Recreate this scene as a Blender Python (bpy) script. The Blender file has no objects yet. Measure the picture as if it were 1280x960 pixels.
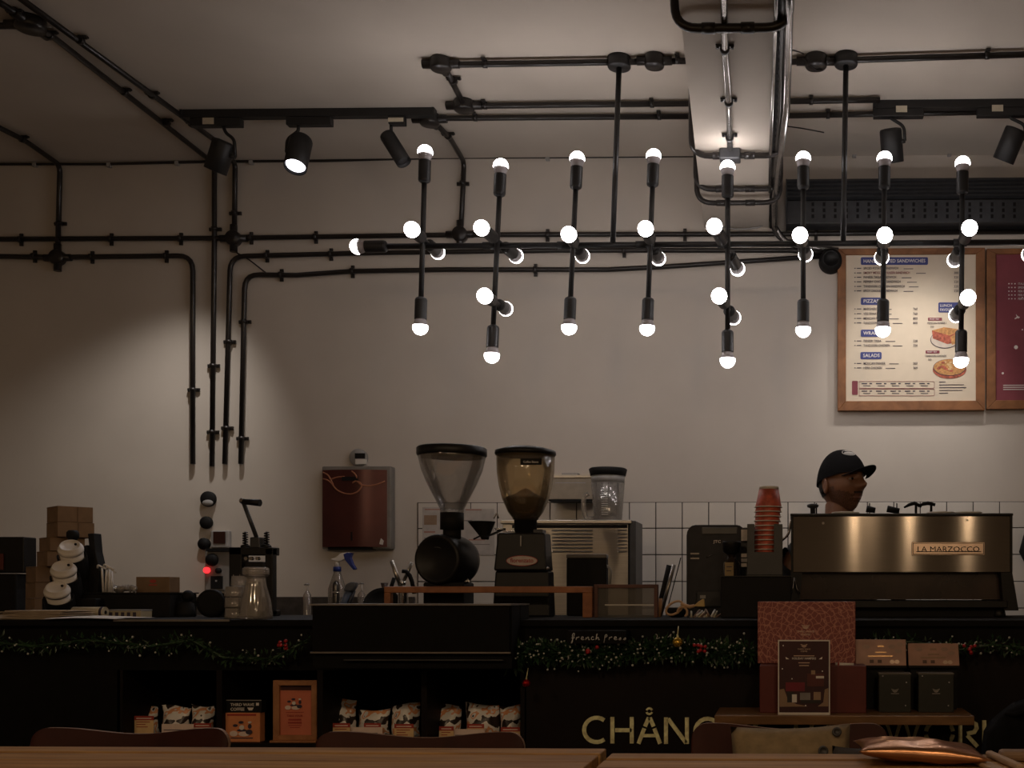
import bpy, bmesh, math, random
from mathutils import Vector, Matrix, Euler
random.seed(7)
sc = bpy.context.scene
COL = sc.collection
PI = math.pi

# ------------------------------------------------------------------ camera
F = 1400.0; CX, CY = 960.0, 745.0; YAW = math.radians(1.2); EYE = 1.10
cam_d = bpy.data.cameras.new('camera'); cam = bpy.data.objects.new('camera', cam_d); COL.objects.link(cam)
cam.location = (0, 0, EYE); cam.rotation_euler = (PI/2, 0, YAW)
cam_d.sensor_width = 36; cam_d.sensor_fit = 'HORIZONTAL'; cam_d.lens = F/1280*36
cam_d.shift_x = (640-CX)/1280; cam_d.shift_y = (CY-480)/1280
cam_d.clip_start = 0.05
sc.camera = cam
# ------------------------------------------------------------------ world, exposure
w = bpy.data.worlds.new('world'); sc.world = w; w.use_nodes = True
w.node_tree.nodes['Background'].inputs[0].default_value = (0.01, 0.009, 0.008, 1)
w.node_tree.nodes['Background'].inputs[1].default_value = 0.3
vs = sc.view_settings
vs.view_transform = 'Standard'; vs.look = 'None'; vs.gamma = 1; vs.use_curve_mapping = False
vs.exposure = 0.0
BULB = 25.0          # radiance of the chandelier bulbs
ADDED_PENDANT = 300.0      # radiance of the warm pendant bulbs added out of view as room light

# ------------------------------------------------------------------ pixel -> point in the room
def ray(px, py):
    a = (px-CX)/F; b = (CY-py)/F; c, s = math.cos(YAW), math.sin(YAW)
    return Vector((a*c - s, a*s + c, b))
def P(px, py, Y):
    d = ray(px, py); t = Y/d.y
    return Vector((d.x*t, Y, EYE + d.z*t))
def PZ(px, py, z):
    d = ray(px, py); t = (z-EYE)/d.z
    return Vector((d.x*t, d.y*t, z))
def mm(Y): return Y/F
def rect(px0, py0, px1, py1, Y):
    a = P(px0, (py0+py1)/2, Y).x; b = P(px1, (py0+py1)/2, Y).x
    xm = (px0+px1)/2
    return a, b, P(xm, py1, Y).z, P(xm, py0, Y).z      # x0 x1 z0 z1

# ------------------------------------------------------------------ materials
MATS = {}
def nodes(name):
    m = bpy.data.materials.new(name); m.use_nodes = True
    nt = m.node_tree; return m, nt, nt.nodes['Principled BSDF']
def c4(c): return (c[0], c[1], c[2], 1)
def mat(name, col, rough=0.5, metal=0.0, var=0.12, scale=25, bump=0.0, stretch=None, emit=None, estr=0, aniso=0, spec=0.5):
    if name in MATS: return MATS[name]
    m, nt, b = nodes(name)
    tc = nt.nodes.new('ShaderNodeTexCoord'); mp = nt.nodes.new('ShaderNodeMapping')
    nt.links.new(tc.outputs['Object'], mp.inputs[0])
    if stretch: mp.inputs['Scale'].default_value = stretch
    nz = nt.nodes.new('ShaderNodeTexNoise'); nz.inputs['Scale'].default_value = scale; nz.inputs['Detail'].default_value = 4
    nt.links.new(mp.outputs[0], nz.inputs['Vector'])
    rp = nt.nodes.new('ShaderNodeValToRGB')
    rp.color_ramp.elements[0].position = 0.3; rp.color_ramp.elements[1].position = 0.7
    rp.color_ramp.elements[0].color = c4([max(0, x*(1-var)) for x in col]); rp.color_ramp.elements[1].color = c4([min(1, x*(1+var)) for x in col])
    nt.links.new(nz.outputs['Fac'], rp.inputs[0]); nt.links.new(rp.outputs[0], b.inputs['Base Color'])
    b.inputs['Roughness'].default_value = rough; b.inputs['Metallic'].default_value = metal
    b.inputs['Specular IOR Level'].default_value = spec
    if bump:
        bp = nt.nodes.new('ShaderNodeBump'); bp.inputs['Strength'].default_value = bump; bp.inputs['Distance'].default_value = 0.01
        nt.links.new(nz.outputs['Fac'], bp.inputs['Height']); nt.links.new(bp.outputs[0], b.inputs['Normal'])
    if emit:
        b.inputs['Emission Color'].default_value = c4(emit); b.inputs['Emission Strength'].default_value = estr
    if aniso:
        b.inputs['Anisotropic'].default_value = aniso
        tg = nt.nodes.new('ShaderNodeTangent'); tg.direction_type = 'RADIAL'; tg.axis = 'Z'
        nt.links.new(tg.outputs[0], b.inputs['Tangent'])
    MATS[name] = m; return m
def wood(name, c0, c1, rough=0.45, stretch=(2, 22, 22), scale=3.0, bump=0.1):
    if name in MATS: return MATS[name]
    m, nt, b = nodes(name)
    tc = nt.nodes.new('ShaderNodeTexCoord'); mp = nt.nodes.new('ShaderNodeMapping'); mp.inputs['Scale'].default_value = stretch
    nt.links.new(tc.outputs['Object'], mp.inputs[0])
    nz = nt.nodes.new('ShaderNodeTexNoise'); nz.inputs['Scale'].default_value = scale; nz.inputs['Detail'].default_value = 7; nz.inputs['Distortion'].default_value = 0.8
    nt.links.new(mp.outputs[0], nz.inputs['Vector'])
    rp = nt.nodes.new('ShaderNodeValToRGB'); rp.color_ramp.elements[0].position = 0.3; rp.color_ramp.elements[1].position = 0.72
    rp.color_ramp.elements[0].color = c4(c0); rp.color_ramp.elements[1].color = c4(c1)
    nt.links.new(nz.outputs['Fac'], rp.inputs[0]); nt.links.new(rp.outputs[0], b.inputs['Base Color'])
    b.inputs['Roughness'].default_value = rough
    bp = nt.nodes.new('ShaderNodeBump'); bp.inputs['Strength'].default_value = bump; bp.inputs['Distance'].default_value = 0.004
    nt.links.new(nz.outputs['Fac'], bp.inputs['Height']); nt.links.new(bp.outputs[0], b.inputs['Normal'])
    MATS[name] = m; return m
def glass(name, tint, gloss=0.12, rough=0.05, body=None, bodyfac=0.0):
    """thin clear plastic or glass: tinted see-through, a little milky body, a sheen at the edges"""
    if name in MATS: return MATS[name]
    m = bpy.data.materials.new(name); m.use_nodes = True; nt = m.node_tree; nt.nodes.clear()
    out = nt.nodes.new('ShaderNodeOutputMaterial'); tr = nt.nodes.new('ShaderNodeBsdfTransparent'); tr.inputs[0].default_value = c4(tint)
    gl = nt.nodes.new('ShaderNodeBsdfGlossy'); gl.inputs['Roughness'].default_value = rough
    lw = nt.nodes.new('ShaderNodeLayerWeight'); lw.inputs[0].default_value = 0.35
    ml = nt.nodes.new('ShaderNodeMath'); ml.operation = 'MULTIPLY_ADD'; ml.inputs[1].default_value = 0.55; ml.inputs[2].default_value = gloss*0.4
    nt.links.new(lw.outputs['Fresnel'], ml.inputs[0])
    mx = nt.nodes.new('ShaderNodeMixShader'); nt.links.new(ml.outputs[0], mx.inputs[0]); nt.links.new(gl.outputs[0], mx.inputs[2])
    if body:
        df = nt.nodes.new('ShaderNodeBsdfDiffuse'); df.inputs[0].default_value = c4(body)
        m2 = nt.nodes.new('ShaderNodeMixShader'); m2.inputs[0].default_value = bodyfac
        nt.links.new(tr.outputs[0], m2.inputs[1]); nt.links.new(df.outputs[0], m2.inputs[2]); nt.links.new(m2.outputs[0], mx.inputs[1])
    else: nt.links.new(tr.outputs[0], mx.inputs[1])
    nt.links.new(mx.outputs[0], out.inputs[0]); MATS[name] = m; return m
def emis(name, col, st):
    if name in MATS: return MATS[name]
    m = bpy.data.materials.new(name); m.use_nodes = True; nt = m.node_tree; nt.nodes.clear()
    out = nt.nodes.new('ShaderNodeOutputMaterial'); e = nt.nodes.new('ShaderNodeEmission')
    e.inputs[0].default_value = c4(col); e.inputs[1].default_value = st; nt.links.new(e.outputs[0], out.inputs[0])
    MATS[name] = m; return m

# ------------------------------------------------------------------ mesh builder
ORG = {}
def link(o): COL.objects.link(o); return o
def tag(o, label=None, cat=None, group=None, kind=None):
    if label: o['label'] = label
    if cat: o['category'] = cat
    if group: o['group'] = group
    if kind: o['kind'] = kind
    return o
def thing(name, label, cat, loc, group=None):
    o = bpy.data.objects.new(name, None); link(o); o.location = loc; o.empty_display_size = 0.05
    ORG[o] = Vector(loc); return tag(o, label, cat, group)
def frame_to(d):
    d = Vector(d).normalized(); up = Vector((0, 0, 1)) if abs(d.z) < 0.95 else Vector((0, 1, 0))
    a = d.cross(up).normalized(); b = a.cross(d).normalized(); return a, b, d
def fillet(pts, r, n=5):
    pts = [Vector(p) for p in pts]; out = [pts[0]]
    for i in range(1, len(pts)-1):
        p, a, b = pts[i], pts[i-1]-pts[i], pts[i+1]-pts[i]
        if a.angle(b) > math.radians(172): out.append(p); continue
        k = min(r, a.length*0.45, b.length*0.45); s, e = p+a.normalized()*k, p+b.normalized()*k
        for j in range(n+1):
            t = j/n; out.append(s*(1-t)**2 + p*2*t*(1-t) + e*t*t)
    out.append(pts[-1]); return out
class MB:
    def __init__(s): s.v = []; s.f = []; s.sm = []
    def add(s, vs, fs, smooth=False, M=None):
        k = len(s.v); s.v += [(M @ Vector(v)) if M else Vector(v) for v in vs]
        for f in fs: s.f.append([i+k for i in f]); s.sm.append(smooth)
        return s
    def box(s, x0, x1, y0, y1, z0, z1, M=None):
        return s.add([(x0,y0,z0),(x1,y0,z0),(x1,y1,z0),(x0,y1,z0),(x0,y0,z1),(x1,y0,z1),(x1,y1,z1),(x0,y1,z1)],
                     [(0,3,2,1),(4,5,6,7),(0,1,5,4),(1,2,6,5),(2,3,7,6),(3,0,4,7)], False, M)
    def rbox(s, px0, py0, px1, py1, Y0, Y1):
        x0, x1, z0, z1 = rect(px0, py0, px1, py1, Y0); return s.box(x0, x1, Y0, Y1, z0, z1)
    def tube(s, pts, r, n=10, cap=True):
        pts = [Vector(p) for p in pts]; rs = r if isinstance(r, (list, tuple)) else [r]*len(pts)
        vs = []; fs = []; prev = None
        for i, p in enumerate(pts):
            d = (pts[min(i+1, len(pts)-1)]-pts[max(i-1, 0)])
            if d.length < 1e-9: d = Vector((0, 0, 1))
            d.normalize()
            if prev is None: a, b, _ = frame_to(d)
            else:
                a = prev - d*prev.dot(d); a = a.normalized() if a.length > 1e-6 else frame_to(d)[0]; b = d.cross(a)
                b = -b if False else b
            if prev is None: b = d.cross(a)
            prev = a
            for k in range(n):
                t = 2*PI*k/n; vs.append(p + a*math.cos(t)*rs[i] + b*math.sin(t)*rs[i])
        for i in range(len(pts)-1):
            for k in range(n):
                k2 = (k+1) % n; fs.append((i*n+k, i*n+k2, (i+1)*n+k2, (i+1)*n+k))
        s.add(vs, fs, True)
        if cap:
            s.f.append([len(s.v)-len(vs)+k for k in range(n)][::-1]); s.sm.append(False)
            s.f.append([len(s.v)-n+k for k in range(n)]); s.sm.append(False)
        return s
    def cyl(s, p0, p1, r0, r1=None, n=18): return s.tube([p0, p1], [r0, r0 if r1 is None else r1], n)
    def lathe(s, prof, c, axis=(0, 0, 1), n=24, sx=1, sy=1, smooth=True, rot=0):
        a, b, d = frame_to(axis); c = Vector(c)
        if abs(d.z) > 0.95: a, b = Vector((1, 0, 0)), Vector((0, 1 if d.z > 0 else -1, 0))
        vs = []; fs = []
        for (r, z) in prof:
            for k in range(n):
                t = 2*PI*k/n+rot; vs.append(c + a*math.cos(t)*r*sx + b*math.sin(t)*r*sy + d*z)
        for i in range(len(prof)-1):
            for k in range(n):
                k2 = (k+1) % n; fs.append((i*n+k, i*n+k2, (i+1)*n+k2, (i+1)*n+k))
        if prof[0][0] > 1e-6: fs.append(tuple(range(n))[::-1])
        if prof[-1][0] > 1e-6: fs.append(tuple((len(prof)-1)*n+k for k in range(n)))
        return s.add(vs, fs, smooth)
    def sphere(s, c, r, sc3=(1, 1, 1), n=18, m=10):
        prof = [(max(1e-7, math.sin(PI*i/m))*r, -math.cos(PI*i/m)*r) for i in range(m+1)]
        k = len(s.v); s.lathe(prof, (0, 0, 0), n=n)
        for i in range(k, len(s.v)):
            v = s.v[i]; s.v[i] = Vector((v.x*sc3[0]+c[0], v.y*sc3[1]+c[1], v.z*sc3[2]+c[2]))
        return s
    def prism(s, poly, y0, y1):           # poly of (x,z), extruded along Y
        n = len(poly); vs = [(x, y0, z) for x, z in poly]+[(x, y1, z) for x, z in poly]
        fs = [tuple(range(n)), tuple(range(2*n-1, n-1, -1))]+[(i, i+n, (i+1) % n+n, (i+1) % n) for i in range(n)]
        return s.add(vs, fs)
    def ppoly(s, pp, Y0, Y1):             # pixel outline at depth Y0, extruded to Y1
        return s.prism([(P(x, y, Y0).x, P(x, y, Y0).z) for x, y in pp], Y0, Y1)
    def ribbon(s, pts, wd, y0, y1, closed=False):      # flat stroke in (x,z)
        pts = [Vector((p[0], p[1])) for p in pts]; L = []; R = []
        n = len(pts)
        for i, p in enumerate(pts):
            if closed: d0 = p-pts[i-1]; d1 = pts[(i+1) % n]-p
            else: d0 = p-pts[i-1] if i else pts[1]-p; d1 = pts[i+1]-p if i < n-1 else d0
            d0 = d0.normalized(); d1 = d1.normalized(); t = (d0+d1); t = t.normalized() if t.length > 1e-6 else d0
            nn = Vector((-t.y, t.x)); k = min(2.0, 1/max(0.3, nn.dot(Vector((-d0.y, d0.x)))))
            L.append(p+nn*wd/2*k); R.append(p-nn*wd/2*k)
        for i in range(n if closed else n-1):
            j = (i+1) % n; s.prism([(L[i].x, L[i].y), (R[i].x, R[i].y), (R[j].x, R[j].y), (L[j].x, L[j].y)], y0, y1)
        return s
    def xf(s, M):
        s.v = [M @ v for v in s.v]; return s
    def build(s, name, m, parent=None, bevel=0, seg=2, label=None, kind=None, origin=None):
        bm = bmesh.new(); vv = [bm.verts.new(v) for v in s.v]
        for f, sm in zip(s.f, s.sm):
            try: q = bm.faces.new([vv[i] for i in f]); q.smooth = sm
            except ValueError: pass
        bmesh.ops.remove_doubles(bm, verts=bm.verts, dist=1e-5)
        bmesh.ops.recalc_face_normals(bm, faces=bm.faces)
        if bevel:
            es = [e for e in bm.edges if len(e.link_faces) == 2 and e.calc_face_angle(0) > 0.6]
            bmesh.ops.bevel(bm, geom=es, offset=bevel, segments=seg, affect='EDGES', profile=0.5, clamp_overlap=True)
        if parent is not None: org = ORG[parent]
        elif origin is not None: org = Vector(origin)
        else:
            xs = [v.co for v in bm.verts]; lo = [min(v[i] for v in xs) for i in range(3)]; hi = [max(v[i] for v in xs) for i in range(3)]
            org = Vector(((lo[0]+hi[0])/2, (lo[1]+hi[1])/2, lo[2]))
        for v in bm.verts: v.co -= org
        me = bpy.data.meshes.new(name); bm.to_mesh(me); bm.free(); me.materials.append(m)
        return place(name, me, parent, org, label, kind)
def place(name, me, parent, org, label=None, kind=None):
    o = bpy.data.objects.new(name, me); link(o); ORG[o] = Vector(org)
    if parent is not None: o.parent = parent
    else: o.location = org
    if label: o['label'] = label
    if kind: o['kind'] = kind
    return o
def single(mb, name, m, label, cat, group=None, bevel=0, kind=None):
    o = mb.build(name, m, None, bevel=bevel); return tag(o, label, cat, group, kind)
# ------------------------------------------------------------------ lettering: flat text meshes, made in one go at the end
TEXTS = []
def text(s, M, size, m, parent, name='lettering', align='LEFT', bold=0.0, xs=1.0, extr=0.0004):
    TEXTS.append((s, M, size, m, parent, name, align, bold, xs, extr))
def facing(p, tilt=0.0, lean=0.0):        # a plane whose front looks at -Y; tilt leans the top back
    return Matrix.Translation(p) @ Matrix.Rotation(PI/2-tilt, 4, 'X') @ Matrix.Rotation(lean, 4, 'Z')
def ptext(s, px, py, Y, hpx, m, parent, align='LEFT', bold=0.0, xs=1.0, name='lettering'):
    """hpx = capital height in pixels of the photograph at depth Y; (px,py) = baseline point"""
    text(s, facing(P(px, py, Y)), hpx*mm(Y)/0.70, m, parent, name, align, bold, xs)
def flush_texts():
    made = []
    for (s, M, size, m, parent, name, align, bold, xs, extr) in TEXTS:
        cu = bpy.data.curves.new('txt', 'FONT'); cu.body = s; cu.size = size; cu.align_x = align; cu.extrude = extr
        cu.offset = bold*size; cu.resolution_u = 2
        o = bpy.data.objects.new('txt', cu); COL.objects.link(o); made.append(o)
    bpy.context.view_layer.update(); dg = bpy.context.evaluated_depsgraph_get()
    for o, (s, M, size, m, parent, name, align, bold, xs, extr) in zip(made, TEXTS):
        me = bpy.data.meshes.new_from_object(o.evaluated_get(dg))
        me.transform(Matrix.Translation(-ORG[parent]) @ M @ Matrix.Diagonal((xs, 1, 1, 1)))
        me.materials.clear(); me.materials.append(m); me.name = name
        place(name, me, parent, ORG[parent])
    for o in made:
        cu = o.data; bpy.data.objects.remove(o); bpy.data.curves.remove(cu)

# ------------------------------------------------------------------ palette
WALL = mat('wall_paint', (0.56, 0.505, 0.445), 0.85, var=0.05, scale=3, bump=0.03)
CEIL = mat('ceiling_paint', (0.57, 0.505, 0.435), 0.9, var=0.06, scale=2.2, bump=0.03)
FLOOR = mat('floor_screed', (0.10, 0.085, 0.07), 0.5, var=0.3, scale=4)
BLACK = mat('black_enamel', (0.008, 0.0075, 0.0075), 0.42, var=0.2, spec=0.3)
CONDUIT = mat('black_conduit', (0.016, 0.013, 0.012), 0.32, var=0.25, scale=40)
STEELC = mat('galvanised_conduit', (0.25, 0.235, 0.225), 0.22, 0.9, var=0.2, scale=30)
MATTE = mat('matte_black', (0.007, 0.0065, 0.0065), 0.7, var=0.2, spec=0.25)
DGREY = mat('dark_grey_metal', (0.035, 0.036, 0.04), 0.42, var=0.2)
GREY = mat('grey_plastic', (0.32, 0.31, 0.30), 0.5)
WHITE = mat('white_plastic', (0.75, 0.72, 0.68), 0.45, var=0.04)
STEEL = mat('brushed_steel', (0.46, 0.43, 0.39), 0.33, 0.95, var=0.12, scale=6, stretch=(1, 1, 60))
CHROME = mat('chrome', (0.6, 0.58, 0.56), 0.15, 1.0, var=0.05)
KRAFT = mat('kraft_card', (0.21, 0.13, 0.072), 0.85, var=0.15, scale=18)
PAPER = mat('white_paper', (0.66, 0.62, 0.57), 0.8, var=0.05)
BULBM = emis('bulb_glow', (1.0, 0.93, 0.92), BULB)
# ================================================================== the room
YW = 5.2; ZC = 3.14
def struct(name, mb, m, label=None):
    o = mb.build(name, m, None); o['kind'] = 'structure'
    if label: o['label'] = label
    return o
wall_back = struct('wall_back', MB().box(-4.9, 3.5, YW, YW+0.15, 0, ZC+0.1), WALL, 'plain plastered back wall behind the coffee counter')
struct('wall_left', MB().box(-4.9, -4.75, -3.2, YW, 0, ZC+0.1), WALL)
struct('wall_right', MB().box(3.35, 3.5, -3.2, YW, 0, ZC+0.1), WALL)
struct('wall_front', MB().box(-4.75, 3.35, -3.35, -3.2, 0, ZC+0.1), WALL)
struct('floor', MB().box(-4.9, 3.5, -3.35, YW+0.15, -0.1, 0), FLOOR)
struct('ceiling', MB().box(-4.75, 3.35, -3.2, YW, ZC, ZC+0.1), CEIL, 'rough painted ceiling')
# boxed beam under the ceiling
ZB = 2.81
def edge_line(a, b, Y):
    t = (Y-a.y)/(b.y-a.y); return a.x+(b.x-a.x)*t
L1, L2 = PZ(852, 32, ZB), PZ(880, 283, ZB); R1, R2 = PZ(967, 32, ZB), PZ(961, 283, ZB)
bl0, bl1, br0, br1 = edge_line(L1, L2, -3.2), edge_line(L1, L2, YW), edge_line(R1, R2, -3.2), edge_line(R1, R2, YW)
def beamx(Y): return edge_line(L1, L2, Y), edge_line(R1, R2, Y)
mb = MB(); mb.add([(bl0,-3.2,ZB),(br0,-3.2,ZB),(br1,YW,ZB),(bl1,YW,ZB),(bl0,-3.2,ZC),(br0,-3.2,ZC),(br1,YW,ZC),(bl1,YW,ZC)],
                  [(0,3,2,1),(4,5,6,7),(0,1,5,4),(1,2,6,5),(2,3,7,6),(3,0,4,7)])
struct('trim_1', mb, CEIL, 'boxed painted beam running under the ceiling to the back wall')
# tiled band on the back wall: every tile its own piece
TILE = mat('glazed_tile', (0.60, 0.56, 0.51), 0.3, var=0.06, scale=1.5)
GROUT = mat('dark_grout', (0.045, 0.035, 0.03), 0.9)
xs = [P(523+33*i, 690, YW).x for i in range(26)]
zs = [P(820, y, YW).z for y in (628, 660.5, 693.5, 727, 760, 793, 826, 859)]
MB().box(xs[0]-0.004, xs[-1]+0.004, YW-0.004, YW, zs[-1]-0.004, zs[0]+0.001).build('tile_backing', GROUT, wall_back)
t0 = None
for i in range(25):
    for j in range(7):
        x0, x1, z0, z1 = xs[i]+0.0022, xs[i+1]-0.0022, zs[j+1]+0.0022, zs[j]-0.0022
        b = MB().box(x0, x1, YW-0.0105+0.0012*random.random(), YW-0.004, z0, z1)
        b.build('tile', TILE, wall_back, bevel=0.0012, seg=1)

# ================================================================== conduits on wall and ceiling
def clamp_on(parent, p, d, n, r, m=CONDUIT):
    """saddle clamp around a pipe at p; d pipe direction, n direction towards the surface"""
    d = Vector(d).normalized(); n = Vector(n).normalized(); s = d.cross(n).normalized()
    c = MB().cyl(p-d*0.008, p+d*0.008, r*1.32, n=12)
    M = Matrix((( s.x, d.x, n.x, p.x), (s.y, d.y, n.y, p.y), (s.z, d.z, n.z, p.z), (0, 0, 0, 1)))
    c.box(-r*2.5, r*2.5, -0.008, 0.008, r*0.55, r*1.15, M)
    for k in (-1, 1): c.cyl(p+s*k*r*2.0+n*r*0.2, p+s*k*r*2.0+n*r*0.6, 0.005, n=8)
    return c.build('clamp', m, parent)
def jbox(parent, p, r, h, axis, m=CONDUIT, lugs=()):
    c = MB(); a = Vector(axis).normalized()
    c.lathe([(r*0.9, 0), (r, h*0.15), (r, h*0.85), (r*0.86, h)], Vector(p)-a*h/2, a, n=20)
    for d in lugs: c.cyl(p, Vector(p)+Vector(d).normalized()*r*1.75, 0.0165, n=12)
    return c.build('junction_box', m, parent)
YP = YW-0.020
WN = Vector((0, 1, 0)); CN = Vector((0, 0, 1)); ZP = ZC-0.020
def run(label, pts, r=0.0115, clamps=(), boxes=(), surf=WN, m=CONDUIT, bend=0.06, cat='conduit', name='conduit', group='black conduit runs'):
    root = thing(name, label, cat, pts[0], group)
    MB().tube(fillet(pts, bend), r, 10).build('pipe', m, root)
    for p, d, n in clamps: clamp_on(root, p, d, n, r, m)
    for p, rr, h, ax, lugs in boxes: jbox(root, p, rr, h, ax, m, lugs)
    return root
def W(px, py): return P(px, py, YP)
def Cc(px, py): return PZ(px, py, ZP)
X, Zv = Vector((1, 0, 0)), Vector((0, 0, 1))
def wc(lst, horiz): return [(W(*q), X if horiz else Zv, WN) for q in lst]
def corner(px, Yend=YP):      # where a ceiling pipe meets the wall
    q = P(px, 190, YP); return Vector((q.x, YP, ZP))
# A: ceiling pipe that turns down the wall and ends low over the back counter
a_dir = Cc(262, 193)-Cc(65, 45)
a0 = Cc(-40, -22)
cpt = corner(268)
run('black conduit from the ceiling down the wall, longest of four parallel ends', [a0, Cc(65, 45), cpt, W(268, 300), W(265, 583)], bend=0.03,
    clamps=[(Cc(18, 17), a_dir, CN), (Cc(62, 44), a_dir, CN), (Cc(155, 115), a_dir, CN), (Cc(208, 153), a_dir, CN)]+wc([(268, 286), (266, 457), (265, 540)], False),
    boxes=[(Cc(38, 30), 0.05, 0.045, (0, 0, 1), [a_dir, -a_dir, (-1, 0, 0)])])
run('short black conduit stub entering at top left of ceiling', [Cc(-60, 33), Cc(30, 32)])
# B
b_dir = Cc(268, 175)-Cc(40, 8)
run('black ceiling conduit dropping into the cross junction beside the longest vertical', [Cc(28, 0)-b_dir*0.25, Cc(268, 175), corner(294), W(293, 285)], bend=0.03,
    clamps=[(Cc(100, 50), b_dir, CN), (Cc(190, 119), b_dir, CN), (Cc(240, 155), b_dir, CN)]+wc([(293, 266)], False))
# C2
c_dir = Cc(68, 194)-Cc(0, 160)
run('black ceiling conduit coming down at far left into a cross junction', [Cc(0, 160)-c_dir*0.6, Cc(30, 175), corner(75), W(72, 320)], bend=0.04,
    clamps=[(Cc(28, 174), c_dir, CN)]+wc([(74, 279)], False),
    boxes=[(W(72, 322), 0.036, 0.04, (0, 1, 0), [X, -X, Zv, -Zv])])
# W1: the long upper horizontal
run('upper long horizontal black conduit across the wall with two round junctions', [W(-40, 299), W(292, 297.5), W(575, 293.5), W(985, 292.5), W(1330, 289)],
    clamps=wc([(25, 299), (138, 298.5), (225, 298), (313, 297), (394, 296), (684, 293.5), (856, 292.8), (1020, 292)], True),
    boxes=[(W(292, 298), 0.036, 0.04, (0, 1, 0), [X, -X, Zv, -Zv]), (W(575, 293), 0.036, 0.04, (0, 1, 0), [X, -X, Zv, -Zv])])
run('black conduit bending from far left junction down to leftmost low end', [W(-40, 320), W(72, 321.5), W(241, 319.5), W(241, 580)], bend=0.07,
    clamps=wc([(42, 320), (114, 321), (207, 320)], True)+wc([(241, 487)], False))
run('middle horizontal black conduit bending down beside the longest vertical', [W(281, 580), W(288, 320.5), W(470, 316), W(700, 313), W(985, 313), W(1050, 316)], bend=0.07,
    clamps=wc([(286, 427), (283, 535)], False)+wc([(333, 319.5), (413, 317.5), (780, 313.5)], True))
run('lowest horizontal black conduit with sagging line, bending down to rightmost low end', [W(301, 580), W(306, 343), W(370, 344), W(440, 339), W(560, 337), W(760, 337), W(830, 333.5), W(1046, 319)], bend=0.07,
    clamps=wc([(305, 402), (302, 548)], False)+wc([(351, 343.5), (440, 339), (669, 337)], True))
MB().tube([W(296, 316), W(312, 325), W(326, 336), W(334, 342)], 0.0035, 6).build('wire', CONDUIT, None)
tag(bpy.data.objects['wire'], 'thin loose black wire beside the cross junction', 'wire')
# ceiling conduits beside the beam
xl, xr = beamx(4.3)
def cl(px, py, horiz=True): return (Cc(px, py), X, CN)
d1 = Cc(580, 130)-Cc(552, 82)
run('nearest ceiling conduit left of the beam with offset into a lower line', [Cc(538, 81), Cc(556, 81), Cc(867, 76)], clamps=[cl(606, 80), cl(847, 75)],
    boxes=[(Cc(551, 80), 0.04, 0.045, (0, 0, 1), [X, -X, d1]), (Cc(818, 76), 0.038, 0.05, (0, 0, 1), [X, -X])])
run('short slanting ceiling conduit between two junction boxes', [Cc(556, 85), Cc(580, 131)], clamps=[(Cc(567, 101), d1, CN)])
run('second ceiling conduit left of the beam, starting at a junction box', [Cc(565, 133), Cc(585, 132.5), Cc(868, 129.5)], clamps=[cl(606, 132), cl(815, 130)],
    boxes=[(Cc(580, 132), 0.042, 0.045, (0, 0, 1), [X, -X])])
d2 = Cc(578, 186)-Cc(545, 150)
run('ceiling conduit nearest the wall, left of the beam', [Cc(528, 149), Cc(545, 148), Cc(868, 145.5)], clamps=[cl(594, 147), cl(824, 145.5)],
    boxes=[(Cc(537, 149), 0.042, 0.05, (0, 0, 1), [X, -X, d2])])
run('black conduit from track end junction down the wall to the upper horizontal', [Cc(540, 150), Cc(562, 172), corner(580), W(579, 230), W(576, 290)], bend=0.04,
    clamps=[(Cc(560, 170), d2, CN)]+wc([(578, 229)], False))
run('nearest ceiling conduit right of the beam with round box', [Cc(970, 78), Cc(1018, 76.5), Cc(1345, 66)], clamps=[cl(1234, 69)],
    boxes=[(Cc(1020, 76.5), 0.042, 0.05, (0, 0, 1), [X, -X])])
run('second ceiling conduit right of the beam leading to the track', [Cc(970, 127), Cc(1100, 125)], clamps=[cl(1014, 126.5)])
run('ceiling conduit nearest the wall, right of the beam', [Cc(970, 145), Cc(1345, 138)], clamps=[cl(1035, 144)])
for pts, lb in (([Cc(985, 68), Cc(990, 62), Cc(1000, 55)-Zv*0.03, Cc(1004, 50)-Zv*0.05], 'thin bare wire end curling above the round box right of the beam'),
                ([Cc(1004, 72), Cc(1018, 74)-Zv*0.04, Cc(1030, 80)-Zv*0.02, Cc(1036, 71)], 'thin black wire looped under the round box right of the beam'),
                ([Cc(985, 158), Cc(1005, 155)-Zv*0.02, Cc(1030, 157)-Zv*0.03], 'thin loose wire hanging behind the first bulb right of the beam')):
    single(MB().tube(fillet(pts, 0.02), 0.0028, 6), 'wire', CONDUIT, lb, 'wire')
# thin cable run along the wall just under the ceiling
cab = thing('cable', 'thin cable clipped along the top of the wall under the ceiling', 'cable', P(-40, 202, YW-0.012))
cy = [(-40, 202.5), (135, 202), (270, 199), (405, 198), (560, 194), (690, 193.5), (868, 192)]
MB().tube([P(x, y+3, YW-0.010) for x, y in cy], 0.006, 6).build('cable_run', CONDUIT, cab)
MB().tube([P(x, y+3, YW-0.010) for x, y in [(985, 190), (1068, 189.5), (1187, 188), (1330, 187)]], 0.006, 6).build('cable_run', CONDUIT, cab)
for x, y in [(42, 205), (135, 205.5), (220, 203), (313, 202), (684, 197), (1068, 193), (1187, 191.5)]:
    MB().rbox(x-2.5, y-2.5, x+2.5, y+3, YW-0.018, YW).build('cable_clip', GREY, cab, bevel=0.002)

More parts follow.
